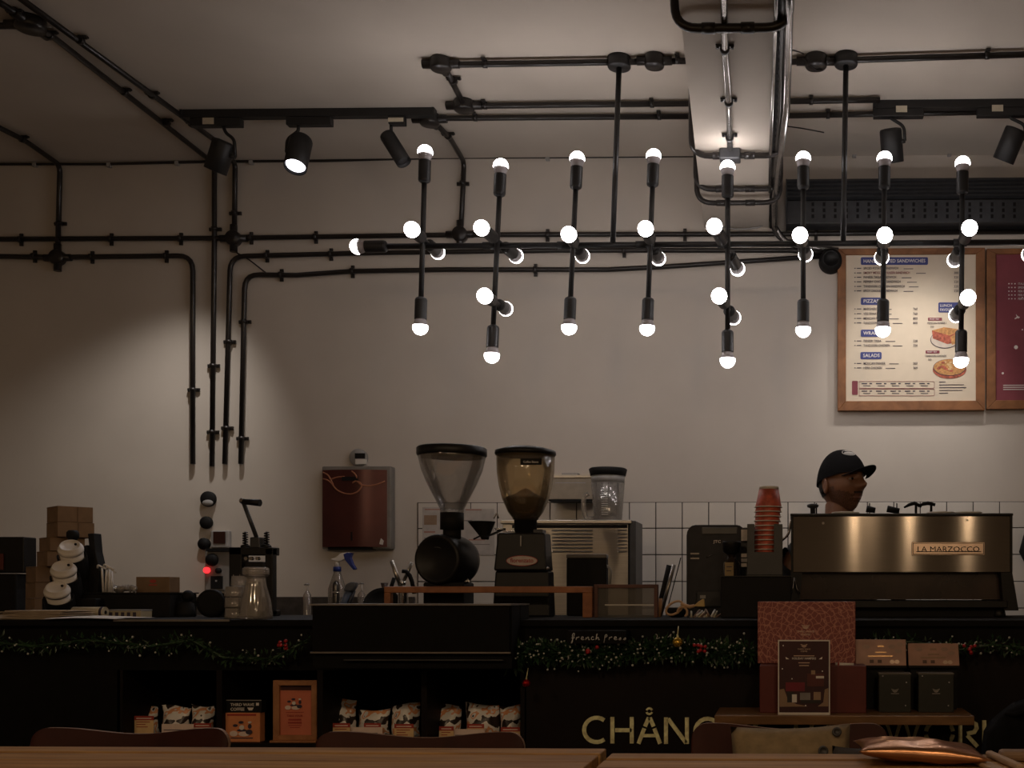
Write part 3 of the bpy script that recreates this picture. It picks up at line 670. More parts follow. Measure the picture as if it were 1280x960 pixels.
for chx, a, b in (('C', 728, 758), ('H', 763, 792), ('A', 796, 827), ('N', 830, 861), ('G', 867, 900), ('I', 904, 910), ('N', 915, 934), ('G', 940, 972), ('T', 984, 1006), ('H', 1012, 1038), ('E', 1045, 1063), ('W', 1106, 1151), ('O', 1155, 1194), ('R', 1198, 1224), ('L', 1228, 1246), ('D', 1252, 1284)):
    letter(chx, a, b, (a-728)*0.009)
# black display case on the counter edge
dc = thing('display_case', 'low black glass-fronted display case with steel edges on the counter', 'display case', P(513, 835, 2.97))
x0, x1, z0, z1 = rect(388, 755, 638, 836, 2.97)
MB().box(x0, x1, 2.985, YF-0.026, z0, z1-0.004).build('body', CNT, dc); MB().box(x0, x1, YF-0.02, 3.18, ZTOP, z1-0.004).build('rear_body', CNT, dc)
MB().box(x0+0.004, x1-0.004, 2.974, 2.980, z0+0.045, z1-0.006).build('glass_front', mat('case_glass', (0.004, 0.004, 0.0045), 0.12, var=0.1, spec=0.3), dc)
MB().box(x0-0.002, x1+0.002, 2.966, 3.18, z1-0.004, z1).build('top_plate', TRIM, dc)
MB().box(x0, x1, 2.968, 2.976, z0+0.041, z0+0.045).build('trim_strip', TRIM, dc); MB().box(x0+0.09, x1-0.02, 2.968, 2.976, z0+0.022, z0+0.025).build('trim_strip', DGREY, dc)
# handwritten product names on the counter rail
CHALK = mat('chalk', (0.55, 0.55, 0.55), 0.9)
hw = thing('handwriting', 'small white handwritten words french press on the black counter edge', 'writing', P(745, 804, YF-0.012))
CUR = {'f': [[(0,-.5),(.25,.2),(.45,1.1),(.3,1.25),(.15,.9),(.2,-.3),(.05,-.6)], [(0,.35),(.45,.4)]], 'r': [[(0,0),(.1,.55),(.15,.35),(.35,.6),(.4,.45)]],
       'e': [[(0,.2),(.35,.35),(.3,.6),(.1,.55),(.05,.15),(.25,0),(.45,.15)]], 'n': [[(0,0),(.08,.55),(.1,.1),(.3,.55),(.4,.4),(.4,0),(.55,.1)]],
       'c': [[(.4,.5),(.2,.6),(.05,.3),(.15,.02),(.45,.12)]], 'h': [[(0,0),(.2,.9),(.25,1.15),(.15,1.0),(.08,0),(.25,.5),(.4,.4),(.4,0),(.55,.1)]],
       'p': [[(0,-.5),(.2,.9),(.35,1.0),(.45,.7),(.2,.45)]], 's': [[(0,.05),(.3,.5),(.3,.1),(.1,0)]]}
MB().rbox(709, 788.5, 782, 804.5, YF-0.085, YF-0.005).build('plate', CNT, hw)
mbh = []; xcur = 714.0
for chx in 'french press':
    if chx == ' ': xcur += 4; continue
    for st in CUR[chx]:
        q = [P(xcur+a*9.5, 800.0-b*7.0, YF-0.0865) for a, b in st]
        MB().tube(fillet(q, 0.004, 3), 0.0011, 5).build('pen_stroke', CHALK, hw)
    xcur += 6.0 if chx not in 'nhp' else 6.4
hw2 = thing('handwriting', 'faint chalk squiggle on the counter edge above the gold bauble', 'writing', P(829, 797, YF-0.012))
for st in ([(818, 797), (820, 792), (822, 795), (820, 799), (825, 797)], [(834, 797), (837, 795), (839, 792), (838, 797)]):
    MB().tube(fillet([P(a, b, YF-0.012) for a, b in st], 0.004, 3), 0.0010, 5).build('pen_stroke', CHALK, hw2)

# ================================================================== garlands
LEAF = mat('garland_leaf', (0.020, 0.052, 0.020), 0.35, var=0.6, scale=40); TIP = mat('garland_frost', (0.5, 0.52, 0.48), 0.5)
def garland(label, spine, dens, rad, lsz, seed):
    rnd = random.Random(seed); root = thing('garland', label, 'garland', spine[0], 'christmas garlands')
    lf = MB(); tp = MB()
    segs = [(spine[i], spine[i+1]) for i in range(len(spine)-1)]
    MB().tube(spine, 0.004, 6).build('stem', LEAF, root)
    for a, b in segs:
        for k in range(int((b-a).length*dens)):
            p = a.lerp(b, rnd.random()); u = Vector((rnd.gauss(0, 1), rnd.gauss(-0.5, 0.8), rnd.gauss(-0.1, 0.9))); u.normalize()
            L = lsz*(0.6+0.8*rnd.random()); q = p+u*rad*rnd.random()*0.6
            q.y = min(q.y, YF-0.012)
            tip = q+u*L; tip.y = min(tip.y, YF-0.006)
            sd = u.cross(Vector((rnd.gauss(0, 1), rnd.gauss(0, 1), rnd.gauss(0, 1)))).normalized()*L*0.16; n_ = u.cross(sd).normalized()*L*0.07
            md = (q+tip)/2
            lf.add([q, md+sd+n_, tip, md-sd+n_], [(0, 1, 2), (0, 2, 3)])
            if rnd.random() < 0.085: tp.sphere(tip, 0.0022+0.0015*rnd.random(), n=6, m=4)
    lf.build('leaves', LEAF, root, kind='stuff'); tp.build('frosted_tips', TIP, root, kind='stuff')
GY = YF-0.045
def gp(lst): return [P(x, y, GY) for x, y in lst]
garland('full green garland with frosted tips along the counter front, left of the gift box', gp([(640, 830), (648, 818), (670, 813), (720, 818), (780, 816), (800, 812), (830, 811), (880, 814), (940, 815)]), 5200, 0.046, 0.020, 3)
garland('sparse dark garland on the counter front at right of the gift boxes', gp([(1085, 806), (1140, 802), (1200, 812), (1240, 806), (1300, 812)]), 900, 0.035, 0.018, 4)
garland('sparse dark garland swagged along the counter front at far left', gp([(-30, 800), (40, 808), (110, 800), (190, 808), (240, 800), (280, 822), (340, 824), (385, 800)]), 750, 0.03, 0.017, 5)
def bauble(label, px, py, r, col, name='bauble'):
    c = P(px, py, GY-0.045); root = thing(name, label, 'ornament', c-Vector((0, 0, r)), 'garland ornaments')
    m = mat('bauble_'+label.split()[0], col, 0.15, 0.75, var=0.05)
    MB().sphere(c, r).build('ball', m, root); MB().cyl(c+Vector((0, 0, r*0.95)), c+Vector((0, 0, r*1.3)), r*0.22, n=10).build('cap', GOLD, root)
    MB().tube([c+Vector((0, 0, r*1.3)), c+Vector((0, 0.02, r*1.3+0.025))], 0.0012, 5).build('string', GOLD, root)
bauble('red shiny bauble hanging below the garland end', 658, 854, 0.011, (0.5, 0.012, 0.016))
bauble('gold bauble nestled in the full garland', 847, 803, 0.014, (0.55, 0.36, 0.05))
def berries(label, px, py, n, seed):
    rnd = random.Random(seed); c = P(px, py, GY-0.045); root = thing('berry_cluster', label, 'ornament', c, 'garland ornaments')
    MB().tube([c+Vector((0, 0.03, 0)), c], 0.002, 5).build('stem', LEAF, root)
    for k in range(n): MB().sphere(c+Vector((rnd.uniform(-.016, .016), rnd.uniform(-.008, .004), rnd.uniform(-.012, .012))), 0.0052, n=10, m=6).build('berry', mat('berry_red', (0.35, 0.012, 0.016), 0.3), root)
berries('red berry cluster in the far left garland', 355, 806, 6, 1); berries('red berry cluster right of the gold bauble', 874, 809, 7, 2)
berries('red berry cluster under the french press writing', 740, 812, 5, 4); berries('dim red berry cluster right of the gift boxes', 1212, 812, 6, 5)

# ================================================================== coffee pouches, price cards, signs in the niches
def pouch_mat():
    m, nt, b = nodes('coffee_pouch_print')
    tc = nt.nodes.new('ShaderNodeTexCoord'); vo = nt.nodes.new('ShaderNodeTexNoise'); vo.inputs['Scale'].default_value = 30; vo.inputs['Detail'].default_value = 1.5
    nt.links.new(tc.outputs['Object'], vo.inputs['Vector'])
    rp = nt.nodes.new('ShaderNodeValToRGB'); cr = rp.color_ramp; cr.interpolation = 'CONSTANT'
    cr.elements[0].position = 0; cr.elements[0].color = (0.03, 0.02, 0.018, 1); cr.elements[1].position = 0.43; cr.elements[1].color = (0.88, 0.84, 0.80, 1)
    for p_, c in ((0.55, (0.78, 0.36, 0.17, 1)), (0.61, (0.75, 0.74, 0.76, 1)), (0.66, (0.04, 0.03, 0.027, 1))): e = cr.elements.new(p_); e.color = c
    nt.links.new(vo.outputs['Fac'], rp.inputs[0]); nt.links.new(rp.outputs[0], b.inputs['Base Color']); b.inputs['Roughness'].default_value = 0.32
    return m
POUCH = pouch_mat()
def pouch(label, px0, px1, py0, py1, seed, Y=3.24):
    rnd = random.Random(seed); x0, x1, z0, z1 = rect(px0, py0, px1, py1, Y); z0 = zN0; W_ = x1-x0; H = z1-z0; n, k = 12, 14
    root = thing('coffee_pouch', label, 'coffee pouch', ((x0+x1)/2, Y, z0), 'coffee pouches in the niches')
    vs_ = []; fs = []
    for side in (-1, 1):
        for j in range(k+1):
            for i in range(n+1):
                u, v = i/n, j/k; th = 0.034*(1-v**2.2)*(1-abs(2*u-1)**3)+0.0015
                wob = 0.004*math.sin(9*u+seed)*math.sin(7*v+2*seed)*(0.2+v)
                top = 0.10*H*v**4*math.sin(3.1*u+seed*1.7)
                xx = x0+W_*(0.5+(u-0.5)*(1-0.10*math.sin(PI*v)*0.6)+0.015*math.sin(6*v+seed))
                vs_.append((xx, Y+side*th+wob, z0+H*v*0.97+top*0.6))
    st = (n+1)*(k+1)
    for s_ in range(2):
        for j in range(k):
            for i in range(n):
                a = s_*st+j*(n+1)+i; fs.append((a, a+1, a+n+2, a+n+1))
    for j in range(k):
        for i in (0, n): a = j*(n+1)+i; fs.append((a, a+n+1, a+n+1+st, a+st))
    for i in range(n):
        for j in (0, k): a = j*(n+1)+i; fs.append((a, a+1, a+1+st, a+st))
    MB().add(vs_, fs, True).build('bag', POUCH, root)
    zt = z1-0.012
    MB().box(x0+W_*0.08, x1-W_*0.08, Y-0.003, Y-0.0015, z1-0.03, z1-0.027).build('heat_seal', GREY, root)
for i, (a, b, t, lb) in enumerate(((410, 446, 871, 'crumpled white and orange coffee pouch, tallest, leftmost in the middle niche'), (448, 487, 885, 'squat white and orange coffee pouch in the centre of the middle niche'), (489, 525, 879, 'shiny coffee pouch next to the divider, rightmost in the middle niche'),
        (544, 577, 881, 'white and orange coffee pouch, leftmost in the right niche'), (582, 625, 878, 'wide coffee pouch in the centre of the right niche'), (625, 652, 880, 'coffee pouch at the right end of the right niche'),
        (169, 198, 884, 'dim coffee pouch at the far left niche, leftmost'), (203, 238, 882, 'dim coffee pouch in the centre of the far left niche'), (240, 268, 880, 'dim coffee pouch beside the brown divider in the far left niche'))):
    pouch(lb, a, b, t, 921, i+1)
CARDY = mat('card_yellow', (0.78, 0.54, 0.27), 0.7); CARDR = mat('card_red', (0.40, 0.05, 0.035), 0.7); CARDP = mat('card_pink', (0.85, 0.68, 0.60), 0.7)
def card(label, px0, py0, px1, m, hdr, Y=3.15):
    x0, x1, _, z1 = rect(px0, py0, px1, 925, Y); root = thing('price_card', label, 'price card', ((x0+x1)/2, Y, zN0), 'price cards in the niches')
    h = z1-zN0
    MB().box(x0, x1, Y, Y+0.0015, zN0, z1-(0.012 if hdr else 0)).build('card', m, root); MB().box(x0, x1, Y+0.0015, Y+0.022, zN0, zN0+0.0015).build('foot', m, root)
    if hdr:
        MB().box(x0, x1, Y-0.0006, Y+0.0015, z1-0.012, z1).build('header', CARDR, root); MB().box(x0+0.006, x1-0.006, Y-0.0009, Y, z1-0.008, z1-0.0055).build('header_print', CARDP, root)
    for k in range(3):
        z = z1-0.016-0.007*k
        if z > zN0+0.004: MB().box(x0+0.006, x0+0.006+(x1-x0-0.012)*(0.9, 0.6, 0.75)[k], Y-0.0005, Y, z-0.0022, z).build('print_line', CARDR if hdr else INK, root)
card('yellow price card with red header in front of the tallest pouch', 416, 904, 437.5, CARDY, 1); card('pale pink price card between the first two middle pouches', 438, 909, 478, CARDP, 0, 3.16)
card('red-headed price card behind the pink one in the middle niche', 455, 904, 476, CARDY, 1, 3.18); card('yellow price card with red header before the shiny pouch', 493, 905, 517, CARDY, 1)
card('yellow price card, leftmost in the right niche', 549, 908, 567, CARDY, 1); card('pale pink price card in the right niche', 566.5, 911.5, 606, CARDP, 0, 3.16)
card('red-headed price card behind the pale pink one in the right niche', 584, 905, 605, CARDY, 1, 3.18); card('yellow price card at the right end of the right niche', 626, 909, 650, CARDY, 1)
card('orange price card at the far left niche', 168, 895, 192, CARDY, 1); card('pale pink price card in the far left niche', 202, 905, 242, CARDP, 0, 3.16); card('red-headed price card right of the pale one in the far left niche', 242, 904, 264, CARDP, 1, 3.18)
ORANGE = mat('poster_orange', (0.72, 0.27, 0.11), 0.75, var=0.1); ORANGE2 = mat('poster_coral', (0.62, 0.18, 0.10), 0.75, var=0.08)
FRW = wood('stand_wood', (0.30, 0.125, 0.05), (0.48, 0.22, 0.095), 0.5, (8, 8, 8), 2.5)
# coffee box sign
s1_ = thing('counter_sign', 'orange card sign with a black white-lettered header in the niche', 'sign', P(303, 930, 3.12))
x0, x1, z0, z1 = rect(281, 891, 325, 929, 3.12)
MB().box(x0, x1, 3.12, 3.15, zN0, z1).build('card', ORANGE, s1_, bevel=0.001, seg=1)
h0, h1, hz0, hz1 = rect(282.5, 875, 326.5, 891, 3.12)
MB().box(h0, h1, 3.122, 3.15, z1, hz1).build('header', MATTE, s1_); MB().box(h0, h1, 3.1215, 3.15, hz1-0.002, hz1).build('header_edge', GREY, s1_)
ptext('THIRD WAVE', 288, 882.5, 3.1205, 3.6, PRW, s1_, xs=0.98, bold=0.01); ptext('COFFEE', 288, 888.3, 3.1205, 3.8, PRW, s1_, xs=0.95, bold=0.015)
MB().ppoly([(309, 884.5), (317, 884.5), (315, 888), (311, 888)], 3.1212, 3.122).build('logo', PRW, s1_); MB().ppoly([(320, 878.5), (323.5, 878.5), (323.5, 882), (320, 882)], 3.1212, 3.122).build('logo_mark', PRW, s1_)
MB().rbox(284, 892.3, 320, 894.8, 3.119, 3.12).build('print_line', CARDR, s1_)
def people(root, cx, cy, s, Y):
    for k, (dx, dy, w_, h_, m_) in enumerate(((-9, 0, 3, 1.8, INK), (-1, 6, 6, 1.6, INK), (9, 1, 2.2, 3, INK), (-1, 2.5, 3, 3, PRW), (-11, 10, 5, 3.5, CARDP), (2, 10.5, 7, 3, CARDP), (9, -4, 2.2, 1.2, PRW), (-2, -4, 3, 1.6, INK), (8, 8, 4, 3, INK))):
        ell(root, cx+dx*s, cy+dy*s, w_*s, h_*s, m_, Y-0.0004*(k+1), 'illustration')
people(s1_, 303, 907, 1.0, 3.1195)
MB().rbox(288, 922, 316, 923.2, 3.119, 3.12).build('print_line', INK, s1_)
# pine framed sign
s2_ = thing('counter_sign', 'wooden framed coral poster on a little stand in the counter niche', 'sign', P(368, 930, 3.11))
x0, x1, z0, z1 = rect(341, 850.5, 396, 925, 3.12); i0, i1, k0, k1 = rect(349, 857, 389, 919, 3.12)
for poly in ([(x0,z0),(i0,k0),(i0,k1),(x0,z1)], [(x1,z0),(x1,z1),(i1,k1),(i1,k0)], [(x0,z1),(i0,k1),(i1,k1),(x1,z1)], [(x0,z0),(x1,z0),(i1,k0),(i0,k0)]): MB().prism(poly, 3.12, 3.14).build('frame_rail', FRW, s2_, bevel=0.001, seg=1)
MB().box(x0-0.003, x1+0.003, 3.105, 3.16, zN0, z0).build('base', FRW, s2_, bevel=0.001, seg=1)
MB().box(i0, i1, 3.13, 3.135, k0, k1).build('backing', mat('mount_brown', (0.06, 0.02, 0.015), 0.8), s2_); a0_, a1_, b0_, b1_ = rect(348.5, 863, 389.5, 919, 3.128)
MB().box(a0_, a1_, 3.127, 3.13, b0_, b1_).build('poster', ORANGE2, s2_)
people(s2_, 368, 877, 0.75, 3.1265); ptext('TAKE YOUR', 368.5, 896, 3.126, 2.6, CARDR, s2_, 'CENTER', 0.01, 1.0)
for y, w_ in ((898.5, 16), (902.3, 17)): MB().rbox(368.5-w_/2, y, 368.5+w_/2, y+2.2, 3.126, 3.127).build('print_line', CARDR, s2_)
for y, w_ in ((890, 22), (906.5, 16), (909, 12)): MB().rbox(368.5-w_/2, y, 368.5+w_/2, y+0.8, 3.126, 3.127).build('print_line', CARDR, s2_)

# ================================================================== left end of the counter
for i, (a, c, b, t, bt) in enumerate(((40, 72, 98, 632, 652), (39, 72, 99, 652, 671), (30, 62.5, 88, 671, 688.5), (27.5, 59, 84, 688.5, 708), (14, 45, 70, 708, 728), (14, 44, 69, 728, 748), (15, 43, 68, 748, 769))):
    Y = 3.55; th = math.radians(40); u = mm(Y); w_ = (c-a)*u/math.cos(th); d_ = (b-c)*u/math.sin(th)
    q = P(c, bt, Y); zt = P(c, t, Y).z; zb = q.z+0.0004 if i < 6 else ZTOP
    M = Matrix.Translation((q.x, Y, 0)) @ Matrix.Rotation(-th, 4, 'Z')
    M2 = Matrix.Translation((q.x, Y, 0)) @ Matrix(((-math.cos(th), math.sin(th), 0, 0), (math.sin(th), math.cos(th), 0, 0), (0, 0, 1, 0), (0, 0, 0, 1)))
    root = thing('kraft_box', ('kraft cardboard box, topmost of the tall stack', 'kraft cardboard box, second from the top of the stack', 'kraft cardboard box, third from the top of the stack', 'kraft cardboard box, fourth from the top, behind the middle lid', 'kraft cardboard box, third from the bottom of the stack', 'kraft cardboard box, second from the bottom of the stack', 'kraft cardboard box at the bottom of the stack')[i], 'box', (q.x, Y, zb), 'kraft boxes stacked at the left end')
    MB().box(0, w_, 0, d_, zb, zt, M2).build('carton', KRAFT, root, bevel=0.0012, seg=1)
    MB().box(-0.0006, 0, d_*0.55, d_*0.57, zb+0.002, zt-0.001, M2).build('flap_edge', mat('kraft_edge', (0.12, 0.07, 0.04), 0.9), root)
    MB().box(-0.0006, w_, -0.0006, 0, zt-0.0035, zt-0.002, M2).build('lid_seam', mat('kraft_edge', (0.12, 0.07, 0.04), 0.9), root)
mb = MB().rbox(-40, 671, 29, 715, 3.78, 3.845); mb.v = [Vector((v.x, v.y, v.z)) for v in mb.v]
ab = thing('black_cabinet', 'black box-shaped appliance behind the kraft boxes at far left', 'appliance', P(5, 772, 3.78))
MB().rbox(-40, 671, 30, 716, 3.78, 3.845).build('upper_body', BLACK, ab, bevel=0.004)
x0, x1, z0, z1 = rect(-40, 717, 20, 766, 3.77); MB().box(x0, x1, 3.77, 3.845, ZTOP, z1).build('lower_body', MATTE, ab, bevel=0.004)
MB().rbox(-6, 692, 4, 712, 3.776, 3.78).build('label', mat('label_dim_red', (0.10, 0.02, 0.015), 0.6), ab)
# stacks of lidded paper cups leaning in a black holder
CUPW = mat('cup_white', (0.62, 0.57, 0.51), 0.55, var=0.05)
axis = Vector((0.22, -0.60, 0.77)).normalized()
holder = thing('cup_holder', 'black stepped holder for the white takeaway cups', 'cup holder', P(90, 770, 3.42))
for i, (cx, cy, lb) in enumerate(((88, 685, 'white lidded paper cup, highest of three in the black holder'), (79, 711, 'white lidded paper cup, middle of three in the black holder'), (71, 737, 'white lidded paper cup, lowest of three in the black holder'))):
    c = P(cx, cy, 3.40-0.03*i); r = 0.0335
    root = thing('paper_cup', lb, 'paper cup', c-axis*0.10, 'paper cups leaning in the holder')
    MB().lathe([(r*1.04, -0.012), (r*1.06, -0.004), (r*1.02, 0.0), (r*0.90, 0.002), (r*0.86, 0.010), (r*0.82, 0.012), (r*0.74, 0.008), (r*0.3, 0.0075), (1e-6, 0.008)], c, axis, n=28).build('lid', CUPW, root)
    MB().sphere(c+axis*0.010+Vector((0.014, 0.006, 0.004)), 0.004, n=8, m=6).build('sip_hole', MATTE, root)
    MB().lathe([(r*0.80, -0.115), (r*0.98, -0.012)], c, axis, n=28).build('cup', CUPW, root)
    mb = MB(); a_, b_, d_ = frame_to(axis); n = 18; vs_ = []; fs = []
    for k in range(n+1):                                   # open trough under the cup
        t = math.radians(150+ 215*k/n)
        for rr in (r*1.10, r*1.22):
            for z, ext in ((-0.03, 0), (-0.135, 0)): vs_.append(c+a_*math.cos(t)*rr+b_*math.sin(t)*rr+d_*z)
    for k in range(n):
        for (p_, q_) in ((0, 1), (1, 3), (3, 2), (2, 0)): fs.append((k*4+p_, k*4+q_, k*4+4+q_, k*4+4+p_))
    fs += [(0, 1, 3, 2), (n*4, n*4+1, n*4+3, n*4+2)]
    mb.add(vs_, fs).build('trough', MATTE, holder)
MB().ppoly([(84, 741), (104, 700), (101, 684), (108, 681), (112, 692), (109.5, 667), (117, 666.5), (119, 690), (124, 712), (122, 741)], 3.46, 3.50).build('back_plate', MATTE, holder, bevel=0.002)
x0, x1, z0, z1 = rect(52, 741, 120, 772, 3.40); MB().box(x0, x1, 3.40, 3.52, ZTOP, P(80, 748, 3.4).z).build('base', MATTE, holder, bevel=0.003)
for px, pt, pb in ((54, 736, 770), (83, 724, 770)):
    x, _, _, zt = rect(px, pt, px, pb, 3.36); MB().box(x-0.006, x+0.006, 3.45, 3.50, ZTOP, zt).build('side_plate', MATTE, holder)
c = P(91, 668, 3.50); single(MB().lathe([(0.010, -0.02), (0.018, -0.008), (0.018, 0.006), (0.012, 0.013), (1e-6, 0.014)], c, n=18).cyl(c-Vector((0, 0, 0.02)), Vector((c.x, c.y, ZTOP+0.001)), 0.008), 'pump_bottle', MATTE, 'black knob-topped bottle behind the highest lidded cup', 'bottle')
# white wrapped straws
st = thing('straw_bundle', 'bundle of white wrapped straws beside the black cup holder', 'straws', P(132, 745, 3.48))
rnd = random.Random(5)
for k in range(9):
    x = 121+2.4*k; top = P(x+rnd.uniform(-1, 3), 706+abs(k-4)*1.5+rnd.uniform(0, 3), 3.47+0.008*(k % 3)); bot = P(x+1, 742, 3.47+0.008*(k % 3)); MB().cyl(bot, top, 0.0032, n=8).build('straw', PAPER, st)
for a, b in (((122, 706), (132, 711)), ((130, 705), (143, 712)), ((134, 708), (145, 716))): MB().tube(fillet([P(a[0], a[1]+4, 3.46), P(*a, 3.455), P(*b, 3.46)], 0.006), 0.0028, 6).build('straw_end', PAPER, st)
PLAST = glass('clear_film', (0.75, 0.73, 0.70), 0.3, 0.12, (0.55, 0.5, 0.45), 0.35)
org = thing('organiser_tray', 'long low black organiser box behind the straws', 'organiser', P(150, 770, 3.42))
x0, x1, z0, z1 = rect(100, 742, 212, 772, 3.44); MB().box(x0, x1, 3.44, 3.60, ZTOP, z1).build('body', MATTE, org, bevel=0.003); MB().box(x0-0.004, x1+0.004, 3.435, 3.605, z1, z1+0.004).build('rim', BLACK, org)
mb = MB(); rnd = random.Random(8)
for k in range(7):
    x = 138+4.6*k; q = P(x, 740, 3.50+0.01*(k % 3)); mb = MB().sphere((q.x, q.y, z1+0.016), 0.012, (1.2, 0.8, 0.9), n=10, m=6)
    for i, v in enumerate(mb.v): mb.v[i] = v+Vector((0.002*math.sin(40*v.z+k), 0, 0.003*math.sin(300*v.x)))
    single(mb, 'sachet', PLAST, ('leftmost', 'second', 'third', 'fourth', 'fifth', 'sixth', 'rightmost')[k]+' small clear plastic sachet on the organiser, counted from the straws', 'sachet', 'clear sachets on the organiser')
kb = thing('kraft_carton', 'low kraft carton with a dark round logo on the organiser', 'box', P(190, 742, 3.52)); x0, x1, z0, z1_ = rect(170, 721, 212, 740, 3.53)
MB().box(x0, x1, 3.53, 3.59, z1+0.004, z1_).build('carton', KRAFT, kb, bevel=0.001, seg=1); ell(kb, 191, 726.5, 4, 2.2, CARDR, 3.5285, 'logo'); MB().rbox(186, 730.5, 196, 732, 3.529, 3.53).build('print_line', CARDR, kb)
# rolls, papers at the counter edge
CREAMP = mat('cream_paper', (0.42, 0.36, 0.24), 0.85)
rl = thing('paper_roll', 'cream paper roll lying on the counter', 'paper roll', P(112, 772, 3.30)); a, b = P(92, 766, 3.30), P(132, 766, 3.30); a.z = b.z = ZTOP+0.017
MB().cyl(a, b, 0.0165, n=22).build('roll', CREAMP, rl); MB().cyl(a-Vector((0.0006, 0, 0)), b+Vector((0.0006, 0, 0)), 0.006, n=14).build('core', MATTE, rl); MB().cyl(b-Vector((0.012, 0, 0)), b-Vector((0.004, 0, 0)), 0.0168, n=22).build('printed_band', INK, rl)
r2 = thing('label_tray', 'shallow tray of pale printed labels right of the cream roll', 'tray', P(154, 772, 3.32)); x0, x1, _, zt = rect(134, 762, 176, 772, 3.32)
MB().box(x0, x1, 3.32, 3.38, ZTOP, zt-0.005).build('tray', CREAMP, r2, bevel=0.002); MB().box(x0, x1, 3.322, 3.38, zt-0.004, zt).build('cover', GREY, r2)
for k in range(5): MB().box(x0+0.006+0.018*k, x0+0.016+0.018*k, 3.3195, 3.3205, ZTOP+0.004, zt-0.008).build('print_block', INK, r2)
pst = mat('folded_bag_paper', (0.40, 0.31, 0.22), 0.85, var=0.15)
for k in range(8):
    Y0 = 3.092; z = ZTOP+0.0005+0.0032*k; ang = math.radians((-3, 2, -1, 4, 0, -4, 3, 6)[k]); cx = fx(34+(0, 3, -2, 4, 1, 5, 0, 6)[k])
    M = Matrix.Translation((cx, Y0+0.09, z)) @ Matrix.Rotation(ang, 4, 'Z')
    single(MB().box(-0.085, 0.085, -0.075, 0.075, 0, 0.0022, M), 'paper_bag', pst, ('bottom', 'second', 'third', 'fourth', 'fifth', 'sixth', 'seventh', 'topmost')[k]+' flat brown paper bag, counted upwards in the pile at left', 'paper bag', 'flat paper bags in a pile')
sh = thing('paper_sheet', 'white sheet curling over the counter edge beside the paper bags', 'paper', P(110, 775, 3.12)); n = 14; vs_ = []
for j in range(5):
    for i in range(n+1):
        u = i/n; x = fx(64+90*u); y = YF-0.035+0.05*j; vs_.append((x, y, ZTOP+0.004+0.003*math.sin(3*u+j*0.3)+(-0.003 if j == 0 else 0)))
MB().add(vs_+[(a, b, c+0.0012) for a, b, c in vs_], [(j*(n+1)+i, j*(n+1)+i+1, (j+1)*(n+1)+i+1, (j+1)*(n+1)+i) for j in range(4) for i in range(n)]+[(75+j*(n+1)+i, 75+j*(n+1)+i+1, 75+(j+1)*(n+1)+i+1, 75+(j+1)*(n+1)+i) for j in range(4) for i in range(n)], True).build('sheet', PAPER, sh)
# tape wheel and round-capped bottle
tw = thing('tape_dispenser', 'black round tape dispenser with a grey disc beside the cups', 'tape dispenser', P(265, 772, 3.45)); c = P(265, 757, 3.45); c.z = ZTOP+0.043
MB().lathe([(0.030, 0), (0.043, 0.001), (0.043, 0.026), (0.030, 0.027)], c+Vector((0, 0.014, 0)), (0, -1, 0), n=30).build('ring', MATTE, tw); MB().lathe([(0.031, 0.002), (0.008, 0.006), (1e-6, 0.006)], c+Vector((0, 0.01, 0)), (0, -1, 0), n=30).build('disc', GREY, tw)
MB().ppoly([(270, 742), (287, 741), (289, 772), (268, 772)], 3.455, 3.48).build('bracket', MATTE, tw)
bb = thing('round_cap_bottle', 'small black bottle with a ball cap at the left of the tape dispenser', 'bottle', P(234, 772, 3.5)); c = P(235, 745, 3.5)
MB().sphere(c, 0.0185).build('ball_cap', MATTE, bb); MB().lathe([(0.030, ZTOP), (0.031, ZTOP+0.012), (0.026, c.z-0.024), (0.012, c.z-0.016)], (c.x-0.01, 3.5, 0), n=22).build('body', MATTE, bb)
# stacked clear cups and a carafe
CLEAR = glass('clear_cup', (0.86, 0.83, 0.80), 0.3, 0.1, (0.62, 0.57, 0.52), 0.3)
for j, (cx, n0) in enumerate(((296, 3), (304, 4))):
    for k in range(n0):
        q = P(cx, 770, 3.24+0.05*j); z = ZTOP+0.0005+0.0315*k+(0.0 if j == 0 else 0.0)
        mb = MB().lathe([(0.033, z), (0.0335, z+0.003), (0.031, z+0.0295), (0.0295, z+0.0305), (0.030, z+0.002)], (q.x, q.y, 0), n=24)
        single(mb, 'plastic_cup', CLEAR, ('bottom', 'second', 'third', 'top')[k]+(' inverted clear plastic cup of the front low stack, counted upwards', ' inverted clear plastic cup of the rear taller stack, counted upwards')[j], 'plastic cup', ('front stack of clear cups', 'rear stack of clear cups')[j])
cf = thing('carafe', 'clear ribbed plastic carafe with a wide lid on the counter', 'carafe', P(320, 775, 3.2)); q = P(320, 775, 3.2); zt = P(320, 709, 3.2).z; H = zt-ZTOP
MB().lathe([(0.044, 0.0), (0.045, 0.01), (0.040, H*0.35), (0.029, H*0.62), (0.026, H*0.74), (0.026, H*0.8)], (q.x, 3.2, ZTOP), n=28).build('body', CLEAR, cf)
MB().lathe([(0.026, H*0.80), (0.033, H*0.83), (0.035, H*0.86), (0.035, H*0.98), (0.030, H), (1e-6, H)], (q.x, 3.2, ZTOP), n=28).build('lid', CLEAR, cf)
for z in (0.86, 0.90, 0.94): MB().lathe([(0.0352, H*z), (0.0362, H*(z+0.01)), (0.0352, H*(z+0.02))], (q.x, 3.2, ZTOP), n=28).build('lid_ridge', CLEAR, cf)
MB().lathe([(0.020, 0.004), (0.019, H*0.5), (0.015, H*0.72)], (q.x-0.004, 3.2, ZTOP), n=18).build('inner_tube', GREY, cf)
